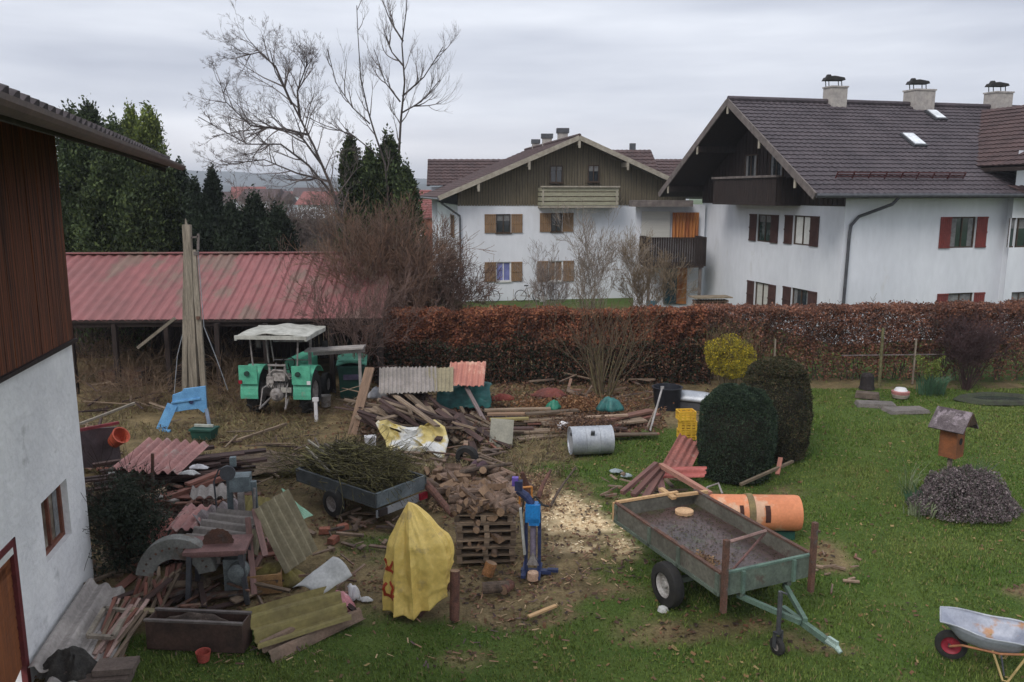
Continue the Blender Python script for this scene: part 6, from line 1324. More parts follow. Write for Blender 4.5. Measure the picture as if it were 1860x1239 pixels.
for k in range(90):
    g0 = G(rng.uniform(520, 590), rng.uniform(815, 860), rng.uniform(.05, .7)); branch(S, g0, (rng.gauss(-.6, .4), rng.gauss(0, .5), rng.uniform(-.3, .2)), rng.uniform(.4, .9), .01, rng, 1, .3, -.05, 3, .5, .004)
Sa = np.array(S); S1 = Sa
o = npobj('brushwood', segmesh('b', S1[::2], col=(.085, .075, .045), seed=3)); o['kind'] = 'stuff'; o['label'] = 'tangled grey brushwood heaped on the small trailer'
o = npobj('mossy_twigs', segmesh('b', S1[1::2], col=(.15, .135, .06), seed=4)); o['kind'] = 'stuff'; o['label'] = 'mossy yellow green twigs among the brushwood'
for i, (x0, y0, z0, x1, y1, z1) in enumerate(((560, 800, 1.15, 632, 852, .78), (556, 812, 1.05, 600, 858, .75), (572, 796, 1.1, 585, 822, .9), (590, 806, 1.1, 660, 850, .8), (640, 820, 1.0, 705, 868, .7), (665, 818, .95, 720, 862, .7), (610, 800, 1.0, 655, 845, .85), (535, 835, .75, 590, 838, .75))):
    plank(x0, y0, z0, x1, y1, z1, .035, .035, M('pale grey pole', (.34, .31, .25), (.24, .21, .16), 6, .9, .2, .3) if i < 2 else wood_grey, ['long pale pole lying on top of the brushwood', 'second pale pole left of the long one on the brushwood', 'short pole sticking up at the back of the brushwood', 'grey pole running through the middle of the brushwood', 'thin pole at the right end of the brushwood', 'rightmost thin pole on the brushwood near the tail', 'mossy pole at the rear of the brushwood', 'pole jutting out to the left of the small trailer'][i], name='pole', cat='pole')
# ---------------------------------------------------------------- yellow standing tarpaulin with red print
g0 = G(752, 1128); T = thing('covered_machine', 'upright machine under a yellow tarpaulin with red print', 'covered machine', (g0.x, g0.y+.38, 0)); topz = A(747, 918, g0.y+.25).z
RID = [(.10, .47, 1.0), (.85, .30, .8), (1.75, .34, .9), (2.75, .42, 1.0), (3.45, .46, 1.0), (4.05, .40, .9), (4.75, .40, 1.0), (5.30, .36, .8), (5.75, .50, 1.0)]
def cover(a, b):
    th = (2*PI*a) % (2*PI); t = min(1, max(0, b)); n_ = len(RID); i = max([k for k in range(n_) if RID[k][0] <= th], default=n_-1); A0 = RID[i]; A1 = RID[(i+1) % n_]
    w_ = (A1[0]-A0[0]) % (2*PI); f = ((th-A0[0]) % (2*PI))/w_
    sway = .10*mnoise.noise(Vector((i*3.1, t*2.0, 1))); f = min(1, max(0, f+sway*math.sin(PI*f)))
    r0 = 1.2*(A0[1]+(A1[1]-A0[1])*f); sag = (.16+.10*math.sin(i*2.3+t*4))*w_*(1-.3*t); r_ = r0-sag*math.sin(PI*f)**.8
    right = max(0, math.cos(th-.1)); sh = .58+.10*right; rt_ = (1+math.cos(th-.1))/2; kl = 1-.42*t if t < .62 else .74*(max(0, 1-t)/.38)**.9; kr = 1 if t < .66 else (max(0, 1-t)/.34)**.58; k = kl*(1-rt_)+kr*rt_
    r_ = r_*(.96-.06*t)*max(.02, k)+.10*right*math.sin(PI*min(1, t*1.15))**2*k
    r_ += .035*(.5-abs(mnoise.noise(Vector((th*2.2, t*5, 4)))*2))*k+.018*mnoise.noise(Vector((th*7, t*11, 2)))*k
    cut = .40*max(0, math.cos(th-.1))**2*(1-t)
    cx = -.02-.07*t
    return V(cx+math.cos(th)*r_, math.sin(th)*r_*.82, .03+cut+t*(topz-.03-cut)+.02*math.sin(th*9)*(1-t))
m = MB(); m.grid(180, 80, cover); cv = part('tarpaulin', m, yellow_tarp, T, smooth=True, solid=.005)
m = MB()
def on_cover(a, b, d=.012):
    p = cover(a, b); q_ = cover(a+.004, b)-cover(a-.004, b); w_ = cover(a, b+.01)-cover(a, b-.01); n_ = q_.cross(w_).normalized(); return p+n_*d
def stroke(pts, w_=.030):
    for (a, b) in zip(pts[:-1], pts[1:]):
        for k in range(4):
            p = (a[0]+(b[0]-a[0])*k/4, a[1]+(b[1]-a[1])*k/4); q_ = (a[0]+(b[0]-a[0])*(k+1)/4, a[1]+(b[1]-a[1])*(k+1)/4)
            m.bar(on_cover(*p), on_cover(*q_), w_, .006, up=(on_cover(*p, .05)-on_cover(*p, 0)))
a0 = .555; s_ = .06
stroke([(a0, .40), (a0+.075, .40)], .04); stroke([(a0, .50), (a0+.035, .41)], .04); stroke([(a0+.075, .50), (a0+.035, .41)], .04); part('red_print', m, print_red, cv); m = MB()
stroke([(a0, .16), (a0+.08, .16), (a0+.09, .20)], .045); stroke([(a0+.02, .27), (a0, .22), (a0+.01, .16)], .045); stroke([(a0+.055, .16), (a0+.075, .26), (a0+.05, .30)], .04)
part('red_print', m, print_red, cv)
m = MB(); m.box((0, 0, .45), (.35, .3, .8)); m.tube([(-.05, 0, .8), (-.06, 0, topz-.08)], .03, 8); part('machine_body', m, metal_dark, T)
# logs beside the tarpaulin
def log(label, c, L_, r, az, tilt, mat=None, group=None, name='log', cat='log', seed=0):
    m = MB(); rg_ = random.Random(seed+7); n_ = 14; cs = []
    m.lathe((0, 0, 0), (1, 0, 0), [(-L_/2, r*.95), (-L_/4, r*1.03), (0, r*.97), (L_/4, r*1.02), (L_/2, r*.97)], n_)
    k = len(m.v); m.add([m.v[i] for i in range(n_)][::-1], [tuple(range(n_))], 1); m.add([m.v[i] for i in range(k-n_, k)], [tuple(range(n_))], 1)
    o = single(name, m, [mat or bark, endgrain], label, cat, c, 0, group, smooth=False); o.rotation_euler = (0, -tilt, az); return o
g_ = G(826, 1125); log('reddish brown log standing upright beside the yellow cover', g_+V(0, .05, .36), .74, .075, R(80), R(84), bark_red)
g_ = G(790, 1112); log('purplish brown log leaning diagonally against the yellow cover', g_+V(-.02, .1, .20), .70, .085, R(30), R(32), bark_red)
g_ = G(900, 1082); log('dark log lying on the grass in front of the pallets', g_+V(0, .1, .09), .42, .095, R(8), 0, bark)
g_ = G(893, 1058); log('short orange brown log standing in front of the pallets', g_+V(-.04, .2, .14), .22, .10, R(20), R(70), M('orange bark', (.32, .15, .06), None, 6, .9, .3, .5))
g_ = G(915, 1078); log('split reddish log beside the dark log on the grass', g_+V(.05, .05, .08), .24, .08, R(60), 0, bark_red)
plankb(G(960, 1120, .03), G(1010, 1100, .05), .06, .03, wood_fx, 'fresh pale splinter board lying on the trampled grass')
# ---------------------------------------------------------------- pallets with firewood
g0 = G(880, 1028); pc = V(g0.x, g0.y+.5, 0); PW, PD = 1.0, .8; T0 = None; rng = random.Random(12)
lbs = ['lowest pallet of the stack under the firewood', 'second pallet from the ground in the firewood stack', 'third pallet from the ground in the firewood stack', 'fourth pallet from the ground in the firewood stack', 'fifth pallet from the ground, just below the topmost one', 'topmost pallet carrying the firewood']
for k in range(6):
    lo = (pc.x+rng.uniform(-.03, .03), pc.y+rng.uniform(-.03, .03), k*.142)
    if k == 0:
        T0 = thing('pallet', lbs[0], 'pallet', lo, R(4), 'stacked pallets')
        for i in range(6): y = -PD/2+.06+i*(PD-.12)/5; m = MB(); m.bar((-PW/2, y, .132), (PW/2, y, .132), .10, .022); part('deck_board', m, wood_gx, T0)
        for i in range(3): x = -PW/2+.05+i*(PW-.1)/2; m = MB(); m.bar((x, -PD/2, .07), (x, PD/2, .07), .09, .10); part('stringer', m, wood_gx, T0)
        for i in range(3): y = -PD/2+.06+i*(PD-.12)/2; m = MB(); m.bar((-PW/2, y, .010), (PW/2, y, .010), .10, .018); part('bottom_board', m, wood_gx, T0)
    else: copy_tree(T0, lo, R(4+rng.uniform(-4, 4)), lbs[k], 'stacked pallets')
proto = log('split firewood log heaped on the pallet stack', (pc.x, pc.y, .8), .33, .055, 0, 0, M('firewood bark', (.21, .14, .105), (.10, .07, .052), 9, .9, .3, .6, rnd=.35), 'firewood on the pallets', 'firewood_log', 'firewood')
def splitlog(ang_, L_, r, label, loc, seed):
    m = MB(); rg_ = random.Random(seed); n_ = 7; pr = [V(0, 0, 0)]+[V(0, math.cos(ang_*k/n_)*r*rg_.uniform(.9, 1.1), math.sin(ang_*k/n_)*r*rg_.uniform(.9, 1.1)) for k in range(n_+1)]
    m.add([p+V(-L_/2, 0, 0) for p in pr]+[p*rg_.uniform(.9, 1.05)+V(L_/2, 0, 0) for p in pr], [(k, k+1, n_+3+k, n_+2+k) for k in range(1, n_+1)], 0); b0 = len(m.v)
    K = n_+2; P = m.v[b0-2*K:b0]; m.add(P, [(0, 1, K+1, K), (K-1, 0, K, 2*K-1), tuple(range(K))[::-1], tuple(range(K, 2*K))], 1)
    return single('firewood_log', m, [proto.data.materials[0], endgrain], label, 'firewood', loc, 0, 'firewood on the pallets')
protos = [proto, splitlog(PI, .34, .075, 'split firewood log heaped on the pallet stack', (pc.x-.2, pc.y, 1.12), 1), splitlog(PI/2, .33, .11, 'split firewood log heaped on the pallet stack', (pc.x+.2, pc.y+.1, 1.12), 2)]
for k in range(150):
    o = protos[k % 3].copy(); COL.objects.link(o); x = rng.uniform(-.50, .44); y = rng.uniform(-.38, .45); lay = rng.random(); zt = .27*(1-(x/.75)**2)*(1-(y/.9)**2)
    if k < 9: o.location = (pc.x+rng.uniform(-.5, .5), pc.y-.30+rng.uniform(-.06, .1), .06+rng.uniform(0, .75)); o.rotation_euler = (rng.uniform(0, 6), rng.gauss(0, .15), R(90)+rng.gauss(0, .5))
    else: o.location = (pc.x+x, pc.y+y, .90+zt*.8*lay); o.rotation_euler = (rng.uniform(0, 6), rng.gauss(0, .35), rng.uniform(0, 3.1))
    sc_ = rng.uniform(.75, 1.25); o.scale = (sc_, sc_*rng.uniform(.7, 1.2), sc_)
proto.location = (pc.x+.1, pc.y, 1.08)
# firewood thrown behind and left of the stack
for k in range(38):
    o = protos[k % 3].copy(); COL.objects.link(o); px = rng.uniform(765, 960); g_ = G(px, rng.uniform(850, 905) if px < 900 else rng.uniform(870, 905)); o.location = g_+V(0, 0, rng.uniform(.03, .26)); o.rotation_euler = (rng.uniform(0, 6), rng.gauss(0, .3), rng.uniform(0, 3.1)); o.scale = (rng.uniform(.8, 1.5),)*3
    o['label'] = 'loose firewood piece on the ground behind the pallet stack'; o['group'] = 'firewood scattered behind the pallets'
for (x0, y0, x1, y1, z0, z1, r_, lb, mt) in ((800, 872, 930, 842, .12, .3, .06, 'long bent branch lying behind the firewood', bark), (760, 870, 822, 935, .35, .5, .09, 'thick reddish trunk piece leaning left of the firewood', bark_red), (958, 895, 948, 858, .15, .6, .07, 'upright brown stump piece behind the blue log splitter', bark_red), (978, 905, 1000, 855, .1, .35, .05, 'slanting brown stick right of the upright stump piece', bark_red), (1000, 920, 1045, 850, .05, .1, .03, 'dark bent branch lying on the sawdust', bark)):
    a, b_ = G(x0, y0, z0), G(x1, y1, z1); m = MB(); mid = (a+b_)/2+V(0, 0, .06); m.tube([a, a.lerp(mid, .5)+V(0, 0, .03), mid, b_], [r_, r_*.95, r_*.85, r_*.6], 9); single('branch', m, mt, lb, 'branch', a, world=True)
# firewood box: sawhorse like bundle of fresh split logs behind
for k in range(16):
    o = protos[1+k % 2].copy(); COL.objects.link(o); g_ = G(rng.uniform(800, 850), rng.uniform(868, 920)); o.location = g_+V(0, 0, .1+rng.uniform(0, .2)); o.rotation_euler = (rng.uniform(0, 6), rng.gauss(0, .2), rng.uniform(0, 3)); o['label'] = 'freshly split block in the pale sawdust left of the pallets'; o['group'] = 'fresh split blocks'
    o.scale = (1.1, 1.4, 1.4)
# ---------------------------------------------------------------- blue log splitter
g0 = G(968, 1040); T = thing('log_splitter', 'blue hydraulic log splitter with two uprights and blue cylinder head', 'log splitter', (g0.x, g0.y, 0), R(-6)); hz_ = 1.35
m = MB(); m.bar((-.20, 0, .03), (.30, .0, .03), .10, .06); m.bar((-.14, -.25, .03), (-.14, .32, .03), .08, .05); m.bar((.10, -.28, .03), (.10, .28, .03), .08, .05); part('base', m, navy, T)
for x in (-.115, .105): m = MB(); m.bar((x, 0, .05), (x, 0, 1.05), .05, .055); part('upright', m, navy, T)
m = MB(); m.tube([(0, .02, .18), (0, .02, .95)], .05, 12); part('piston', m, M('dusty purple steel', (.22, .19, .26), (.14, .12, .16), 6, .5, .2, .1), T)
m = MB(); m.box((.0, 0, 1.06), (.24, .2, .3)); m.box((.02, -.01, .92), (.17, .18, .12)); part('cylinder_head', m, M('bright splitter blue', (.02, .20, .52), (.02, .14, .38), 4, .4, .15, .1), T)
m = MB(); m.prism([(-.1, -.05, .15), (.1, -.05, .15), (.0, -.05, .38)], (0, .1, 0)); part('wedge', m, tgrey, T)
m = MB(); m.tube([(-.02, 0, 1.2), (-.12, 0, 1.33), (-.26, .02, 1.42)], [.06, .07, .06], 10); m.box((-.24, .02, 1.50), (.12, .12, .16)); part('motor', m, navy, T)
m = MB(); m.box((-.30, .04, 1.56), (.1, .1, .14)); part('switch_box', m, M('violet plastic', (.13, .08, .35), None, 4, .5, .1, 0), T)
m = MB(); m.tube([(.08, 0, 1.20), (.26, -.04, 1.18)], .016, 6); m.tube([(-.1, 0, 1.22), (.04, 0, 1.32), (.14, 0, 1.2)], .02, 6); part('control_lever', m, black, T)
m = MB(); m.tube([(-.15, -.04, 1.30), (-.20, -.05, .9), (-.14, -.05, .35)], .016, 6); part('hose', m, black, T)
m = MB(); m.bar((-.20, -.09, 1.15), (-.13, -.06, .35), .04, .08, up=(0, 1, 0)); part('guard', m, M('pale grey guard', (.45, .45, .42), None, 5, .6, .1, 0), T)
m = MB(); m.box((.33, 0, .06), (.18, .08, .05)); part('foot_plate', m, navy, T)
m = MB(); g_ = G(968, 1052); m.lathe((0, 0, 0), (0, 0, 1), [(0, 0), (0, .1), (.12, .09), (.13, 0)], 9); single('wood_block', m, M('pale split block', (.52, .36, .26), (.35, .22, .15), 6, .9, .2, .3), 'pale split block in front of the splitter foot', 'wood block', g_)
m = MB(); c_ = G(945, 886, .7); m.tube([(0, 0, 0), (.22, 0, .02)], .022, 6); m.tube([(0, 0, 0), (-.02, 0, -.45)], .02, 6); m.tube([(.22, 0, .02), (.22, .02, -.4)], .02, 6); single('orange_tube', m, M('orange tube', (.60, .25, .06), None, 5, .5, .1, 0), 'orange bent tube handle behind the log splitter', 'tube', c_)
# ---------------------------------------------------------------- saw bench and old machine
g0 = G(385, 1110); T = thing('saw_bench', 'old circular saw bench with rusty pink table and big grey belt guard', 'saw', (g0.x, g0.y+.45, 0), R(6))
m = MB(); m.box((0, 0, .86), (.92, .62, .05)); m.box((0, 0, .81), (.84, .54, .05)); part('table', m, rust_pink, T)
for sx_ in (-1, 1):
    for sy_ in (-1, 1): m = MB(); m.bar((sx_*.38, sy_*.24, .8), (sx_*.44, sy_*.28, 0), .07, .07, up=(0, 1, 0)); part('leg', m, metal_dark, T)
m = MB(); m.box((.22, 0, .42), (.28, .3, .5)); m.lathe((.32, -.1, .5), (0, -1, 0), [(0, .15), (.18, .15), (.2, .05), (.2, 0)], 16); part('motor_block', m, M('grey cast iron', (.15, .17, .17), (.09, .10, .10), 5, .7, .25, .2), T)
m = MB(); gr_ = .62
def guard(a, b): th = R(8+a*165); w_ = (b-.5)*.20; return V(-.62+math.cos(th)*gr_*.95, -.05+w_, .42+math.sin(th)*gr_)
m.grid(24, 2, guard)
for s in (-1, 1):
    P = [V(-.62+math.cos(R(8+a*165/24))*gr_*.95, -.05+s*.10, .42+math.sin(R(8+a*165/24))*gr_) for a in range(25)]+[V(-.62+math.cos(R(8+a*165/24))*gr_*.55, -.05+s*.10, .42+math.sin(R(8+a*165/24))*gr_*.5) for a in range(24, -1, -1)]
    m.add(P, [(i, i+1, 49-i-1, 49-i) for i in range(24)])
part('belt_guard', m, M('grey painted guard', (.20, .20, .185), (.12, .12, .11), 4, .75, .2, .2, c3=(.12, .09, .07), c3s=3), T, solid=.012)
m = MB(); n_ = 36; P = []
for k in range(n_): a = 2*PI*k/n_; r_ = .24 if k % 2 else .225; P.append(V(.0+math.cos(a)*r_, -.02, .90+math.sin(a)*r_))
m.prism(P, (0, .006, 0)); part('saw_blade', m, rust, T)
m = MB(); 
for k in range(12): m.lathe((-.62+math.cos(R(20+k*13))*gr_*.78, -.16, .42+math.sin(R(20+k*13))*gr_*.78), (0, -1, 0), [(0, .02), (.01, .015), (.01, 0)], 6)
part('guard_bolts', m, rust, T)
g0 = G(415, 1030); T = thing('old_machine', 'tall grey blue workshop machine behind the saw bench', 'machine', (g0.x, g0.y+.6, 0), R(10))
m = MB(); m.bar((-.12, 0, 0), (-.10, 0, 1.55), .08, .09); m.bar((.32, 0, 0), (.30, 0, 1.25), .07, .08); m.bar((-.12, 0, 1.2), (.34, 0, 1.2), .10, .16); m.box((.08, 0, 1.28), (.34, .3, .26)); part('frame', m, M('blue grey machine paint', (.17, .21, .22), (.10, .12, .13), 5, .6, .2, .2), T)
m = MB(); m.lathe((-.1, -.12, 1.5), (0, -1, 0), [(0, .13), (.05, .13), (.05, 0)], 18); m.tube([(-.32, -.1, .8), (-.34, -.1, 1.35), (-.25, -.1, 1.55), (-.1, -.1, 1.62)], .016, 6); part('flywheel', m, metal_dark, T)
m = MB(); m.box((.10, -.16, .9), (.10, .1, .5)); m.box((.2, -.1, .62), (.42, .3, .04)); m.tube([(.32, -.12, 1.2), (.30, -.2, .7)], .025, 6); part('spindle', m, tgrey, T)
m = MB(); m.box((-.02, -.02, 1.66), (.10, .1, .16)); part('motor', m, M('blue grey machine paint', None or (.17, .21, .22)), T)
# reddish tools behind the bench
for k, (x0, y0, x1, y1, lb) in enumerate(((462, 925, 482, 1010, 'thin pinkish lath leaning right of the grey machine'), (450, 940, 462, 1080, 'dull pink plank leaning between machine and green sheet'), (474, 1010, 440, 1075, 'short reddish board leaning beside the saw table'))):
    plankb(A(x0, y0, 12.4+.1*k), A(x1, y1, 11.9), .09, .04, M('dull pinkish wood', (.26, .15, .13), (.18, .11, .10), 3, .85, .2, .3, (.8, 7, 7), rnd=.2), lb)
g_ = G(462, 1085); m = MB(); 
for z_ in (.05, .16, .27): m.bar((-.3, 0, z_), (.3, 0, z_), .03, .09); m.bar((-.3, .3, z_), (.3, .3, z_), .03, .09); m.bar((-.29, .02, z_), (-.29, .28, z_), .02, .09); m.bar((.29, .02, z_), (.29, .28, z_), .02, .09)
for x in (-.27, .27): m.bar((x, .02, 0), (x, .02, .32), .03, .05); m.bar((x, .28, 0), (x, .28, .32), .03, .05)
single('wooden_crate', m, M('orange tan crate wood', (.36, .21, .09), (.26, .15, .07), 4, .8, .2, .3), 'orange tan slatted crate right of the saw bench', 'crate', g_+V(.1, .1, 0), R(12))
drape('mossy_cloth', 'mossy yellow green mat lying over the crate behind the yellow green sheet', M('mossy mat', (.20, .17, .05), (.13, .10, .045), 4, .9, .2, .3), G(500, 1060), .5, .3, .32, 51, 'mat', .12, nu=24)
# trough in front
a, b_ = G(268, 1178), G(443, 1186); T = thing('steel_trough', 'dark brown steel trough standing in front of the saw bench', 'trough', (a+b_)/2, math.atan2((b_-a).y, (b_-a).x)); L_ = (b_-a).length; hh = .42
m = MB(); m.bar((-L_/2, 0, hh/2), (L_/2, 0, hh/2), .025, hh); m.bar((-L_/2, .3, hh/2), (L_/2, .3, hh/2), .025, hh); m.bar((-L_/2+.01, .02, hh/2), (-L_/2+.01, .28, hh/2), .02, hh); m.bar((L_/2-.01, .02, hh/2), (L_/2-.01, .28, hh/2), .02, hh); m.box((0, .15, .03), (L_-.04, .26, .03)); part('shell', m, M('dark brown steel', (.085, .05, .04), (.045, .03, .025), 4, .6, .2, .2), T)
m = MB(); m.bar((-L_/2-.01, 0, hh+.01), (L_/2+.01, 0, hh+.01), .05, .03); m.bar((-L_/2-.01, .3, hh+.01), (L_/2+.01, .3, hh+.01), .05, .03); part('edge', m, trim_grey, T)
drape('sacking', 'brown sacking and scrap lying in the steel trough', M('brown sacking', (.11, .085, .07), (.06, .045, .04), 5, .95, .3, .4), (a+b_)/2+V(0, .15, .22), L_*.42, .11, .16, 61, 'sacking', .15, nu=26)
g_ = G(370, 1200); m = MB(); m.lathe((0, 0, 0), (0, 0, 1), [(0, 0), (0, .075), (.13, .10), (.14, .10), (.13, .085), (.02, .065), (.02, 0)], 14); single('flower_pot', m, M('red clay pot', (.38, .07, .05), (.28, .06, .045), 6, .8, .2, .1), 'small red pot on the grass in front of the steel trough', 'pot', g_, smooth=True)
# ---------------------------------------------------------------- corrugated sheets in the left foreground
sheet_px(A(462, 925, 12.3), A(520, 890, 13.1), A(500, 1052, 11.9), 'corrugated_sheet', 'tall mossy grey corrugated sheet leaning back, left of the brushwood trailer', corr_green, .20, .05, .01, 11)
sheet_px(G(445, 1108, .38), G(470, 1180, .10), G(600, 1045, .50), 'corrugated_sheet', 'yellow green mossy corrugated sheet lying right of the trough', corr_yellow, .24, .055, .01, 12)
sheet_px(G(470, 1172, .12), G(500, 1202, .03), G(640, 1100, .12), 'corrugated_sheet', 'brownish corrugated sheet in front of the yellow green one', M('brownish fibre sheet', (.22, .15, .11), (.15, .11, .08), 3, .9, .2, .3), .24, .055, .01, 13)
sheet_px(G(300, 1010, .50), G(395, 925, .85), G(345, 1060, .45), 'corrugated_sheet', 'grey corrugated sheet lying behind the belt guard', corr_grey, .19, .045, .01, 14)
sheet_px(G(350, 935, .75), G(430, 905, .85), G(430, 985, .45), 'corrugated_sheet', 'purplish grey corrugated sheet behind the old machine', M('purplish grey sheet', (.30, .26, .26), (.2, .17, .17), 3, .9, .2, .3), .19, .045, .01, 15)
sheet_px(G(440, 900, .6), G(500, 905, .65), G(470, 940, .35), 'corrugated_sheet', 'yellowish mossy corrugated sheet above the tall green one', corr_yellow, .17, .025, .02, 16)
# curved white sheet and bags
def ws(a, b): p = (G(532, 1068, .35).lerp(G(605, 1012, .75), a)).lerp(G(578, 1085, .30).lerp(G(640, 1046, .55), a), b); return p+UP*(.09*math.sin(PI*b)+.03*fold(a, b, 2))
m = MB(); m.grid(14, 10, ws); single('white_sheet', m, corr_lt, 'curved pale grey sheet resting on the mossy sheets', 'sheet', G(585, 1070), world=True, solid=.012, smooth=True)
drape('plastic_bag', 'pink crumpled plastic bag in front of the curved pale sheet', pink_bag, G(612, 1112), .36, .22, .26, 71, 'bag', .16, nu=28)
drape('plastic_bag', 'small white crumpled bag right behind the pink one', white_plastic, G(640, 1090), .17, .12, .2, 72, 'bag', .12, nu=20)
drape('paper_scrap', 'pale paper scrap on the grass right of the pink bag', corr_lt, G(665, 1092), .12, .07, .05, 73, 'paper', .05, nu=14)
m = MB()
def gp(a, b): p = (A(511, 888, 13.6).lerp(A(548, 950, 13.2), a)).lerp(A(540, 905, 13.9).lerp(A(568, 935, 13.5), a), b*(.35+.65*a)); return p+V(0, -.06, .05)*math.sin(a*7+b*3)
m.grid(14, 6, gp); single('green_sheet', m, green_pale, 'torn pale green sheet hanging behind the tall mossy sheet', 'sheet', G(540, 955), world=True, solid=.01)
g_ = G(600, 980); 
for k, (px, py, lb) in enumerate(((590, 968, 'reddish brick fragment on the mud behind the pale sheet'), (622, 962, 'orange brown brick fragment, right one on the mud'), (606, 985, 'dull brick fragment nearest the mossy sheet'))):
    m = MB(); m.box((0, 0, .05), (.22, .14, .10), None, 0, .9); single('brick_fragment', m, brick, lb, 'brick', G(px, py), R(30*k+10))
# pink corrugated sheet roof on the timber stack
sheet_px(A(205, 852, 15.6), A(323, 860, 15.5), A(254, 797, 17.0), 'corrugated_sheet', 'faded pink corrugated sheet covering the dark timber stack', corr_pink, .20, .045, .01, 21)
g_ = G(270, 925); rng = random.Random(44)
for k in range(46):
    px = rng.uniform(200, 300); zz = rng.uniform(.05, .78); c_ = G(px, 925)+V(rng.uniform(-.1, .5), rng.uniform(0, 1.2), zz); a = R(22)+rng.gauss(0, .09); L_ = rng.uniform(1.4, 2.6)
    if k > 30: c_ = G(rng.uniform(320, 390), 905)+V(0, rng.uniform(0, .6), rng.uniform(.3, .75)); 
    plankb(c_-V(math.cos(a), math.sin(a), -.02)*L_/2, c_+V(math.cos(a), math.sin(a), .04)*L_/2, rng.uniform(.08, .18), rng.uniform(.03, .07), wood_dx, 'dark wet board in the stack under the pink corrugated sheet', 'dark boards under the pink sheet')
plankb(G(205, 927, .75), G(300, 888, .78), .07, .07, M('tan square beam', (.30, .22, .15), None, 4, .85, .2, .3), 'light tan beam along the front of the dark timber stack')
plankb(G(300, 905, .70), G(405, 868, .72), .10, .08, wood_red, 'red brown beam continuing along the right front of the dark stack')
plankb(G(340, 880, .80), G(418, 850, .80), .14, .05, wood_red, 'red brown top board at the right end of the dark stack')
g_ = G(242, 990); m = MB(); m.prism([G(205, 940, .62), G(275, 905, .66), G(275, 960, .1), G(205, 1000, .1)], (0, .03, 0)); single('panel', m, M('dark green grey panel', (.08, .085, .065), (.05, .055, .045), 3, .9, .2, .3), 'dark greenish panel leaning below the tan beam beside the yew shrub', 'panel', g_, world=True)
a = G(278, 985); m = MB(); t_ = A(277, 824, a.y); m.tube([a, t_], .03, 8); single('iron_post', m, rust, 'thin rusty iron post standing in front of the pink corrugated sheet', 'post', a, world=True)
for (px, py, z_, lb, s) in ((360, 852, .78, 'crumpled white foil on the dark timber stack', 81), (345, 862, .76, 'small pale paper beside the white foil on the dark stack', 82)):
    drape('foil', lb, white_plastic if s == 81 else corr_lt, G(px, py, z_), .22, .10, .07, s, 'foil', .05, nu=16)
drape('white_sack', 'small pale sack at the left corner of the pink sheet', corr_lt, G(205, 868, .55), .10, .10, .16, 83, 'sack', .05, nu=14)
# grey brown panel by the barn, orange tub
m = MB(); a, b_ = A(140, 850, 16.8), A(222, 850, 17.6); c_, d_ = A(213, 776, 17.6), A(140, 780, 16.8); m.prism([a, b_, c_, d_], V(-.03, .05, 0)); single('panel', m, M('purplish brown sheet metal', (.11, .085, .09), (.08, .06, .065), 3, .8, .15, .2), 'big purplish brown panel standing behind the barn corner', 'panel', a, world=True)
plankb(A(140, 782, 16.7), A(215, 768, 17.5), .06, .06, M('dark red batten', (.26, .05, .06), None, 4, .8, .2, .2), 'dark red batten along the top of the purplish panel')
plankb(A(145, 770, 19.4), A(245, 732, 20.4), .07, .05, M('grey straight pole', (.26, .23, .19), None, 4, .9, .2, .2), 'thin grey pole sloping above the purplish panel', name='pole', cat='pole')
g_ = A(214, 790, 17.5); m = MB(); m.lathe((0, 0, 0), (0, 0, 1), [(0, 0), (0, .14), (.3, .19), (.32, .2), (.32, .17), (.1, .1), (.1, 0)], 16); o = single('bucket', m, orange_red, 'orange red bucket tipped over the corner of the purplish panel', 'bucket', (g_.x, 17.3, g_.z-.1), smooth=True); o.rotation_euler = (R(20), R(50), 0)
# sheets and laths along the barn wall
def along(c, u, v, label, mat, period, amp, rag, seed):
    return sheet_px(c, c+u, c+v, 'corrugated_sheet', label, mat, period, amp, rag, seed)
along(Cb-db*2.9+nb*.06+UP*.30, nb*.52-UP*.24, db*2.4+UP*.04, 'grey weathered corrugated sheet leaning along the barn wall', M('light weathered fibre sheet', (.40, .365, .34), (.29, .265, .25), 1.6, .95, .15, .3), .22, .035, .01, 31)
along(Cb-db*3.15+nb*.30+UP*.12, nb*.62-UP*.08, db*1.3+nb*.22+UP*.01, 'pale broken corrugated sheet lying at the foot of the barn', M('pale fibre sheet', (.38, .35, .33), (.28, .26, .245), 2, .95, .2, .3), .26, .03, .05, 32)
m = MB(); fr_pts = [G(160, 1155, .22), G(190, 1105, .22), G(232, 1110, .22), G(205, 1158, .22)]
for i in range(4): m.bar(fr_pts[i], fr_pts[(i+1) % 4], .06, .05)
single('window_casement', m, M('pale tan frame wood', (.36, .31, .25), None, 4, .85, .2, .2), 'small pale window frame lying on the sheets by the barn', 'frame', fr_pts[0], world=True)
rng = random.Random(51)
for k in range(22):
    px = rng.uniform(165, 225); a = G(px, rng.uniform(1175, 1200), rng.uniform(.02, .12)); b_ = G(px+rng.uniform(40, 70), rng.uniform(1075, 1110), rng.uniform(.1, .3)); plankb(a, b_, rng.uniform(.03, .06), .02, rng.choice([wood_red, M('pinkish lath', (.42, .30, .26), (.33, .22, .19), 4, .85, .2, .2, rnd=.2), wood_gx]), 'thin lath in the bundle lying beside the barn sheets', 'laths beside the barn', name='lath', cat='lath')
for k in range(14):
    a = G(rng.uniform(235, 300), rng.uniform(1090, 1120), .05); b_ = G(rng.uniform(250, 330), rng.uniform(1030, 1060), .35); plankb(a, b_, .05, .03, rng.choice([wood_gx, wood_red]), 'stick leaning behind the belt guard of the saw', 'sticks behind the saw guard', name='stick', cat='stick')
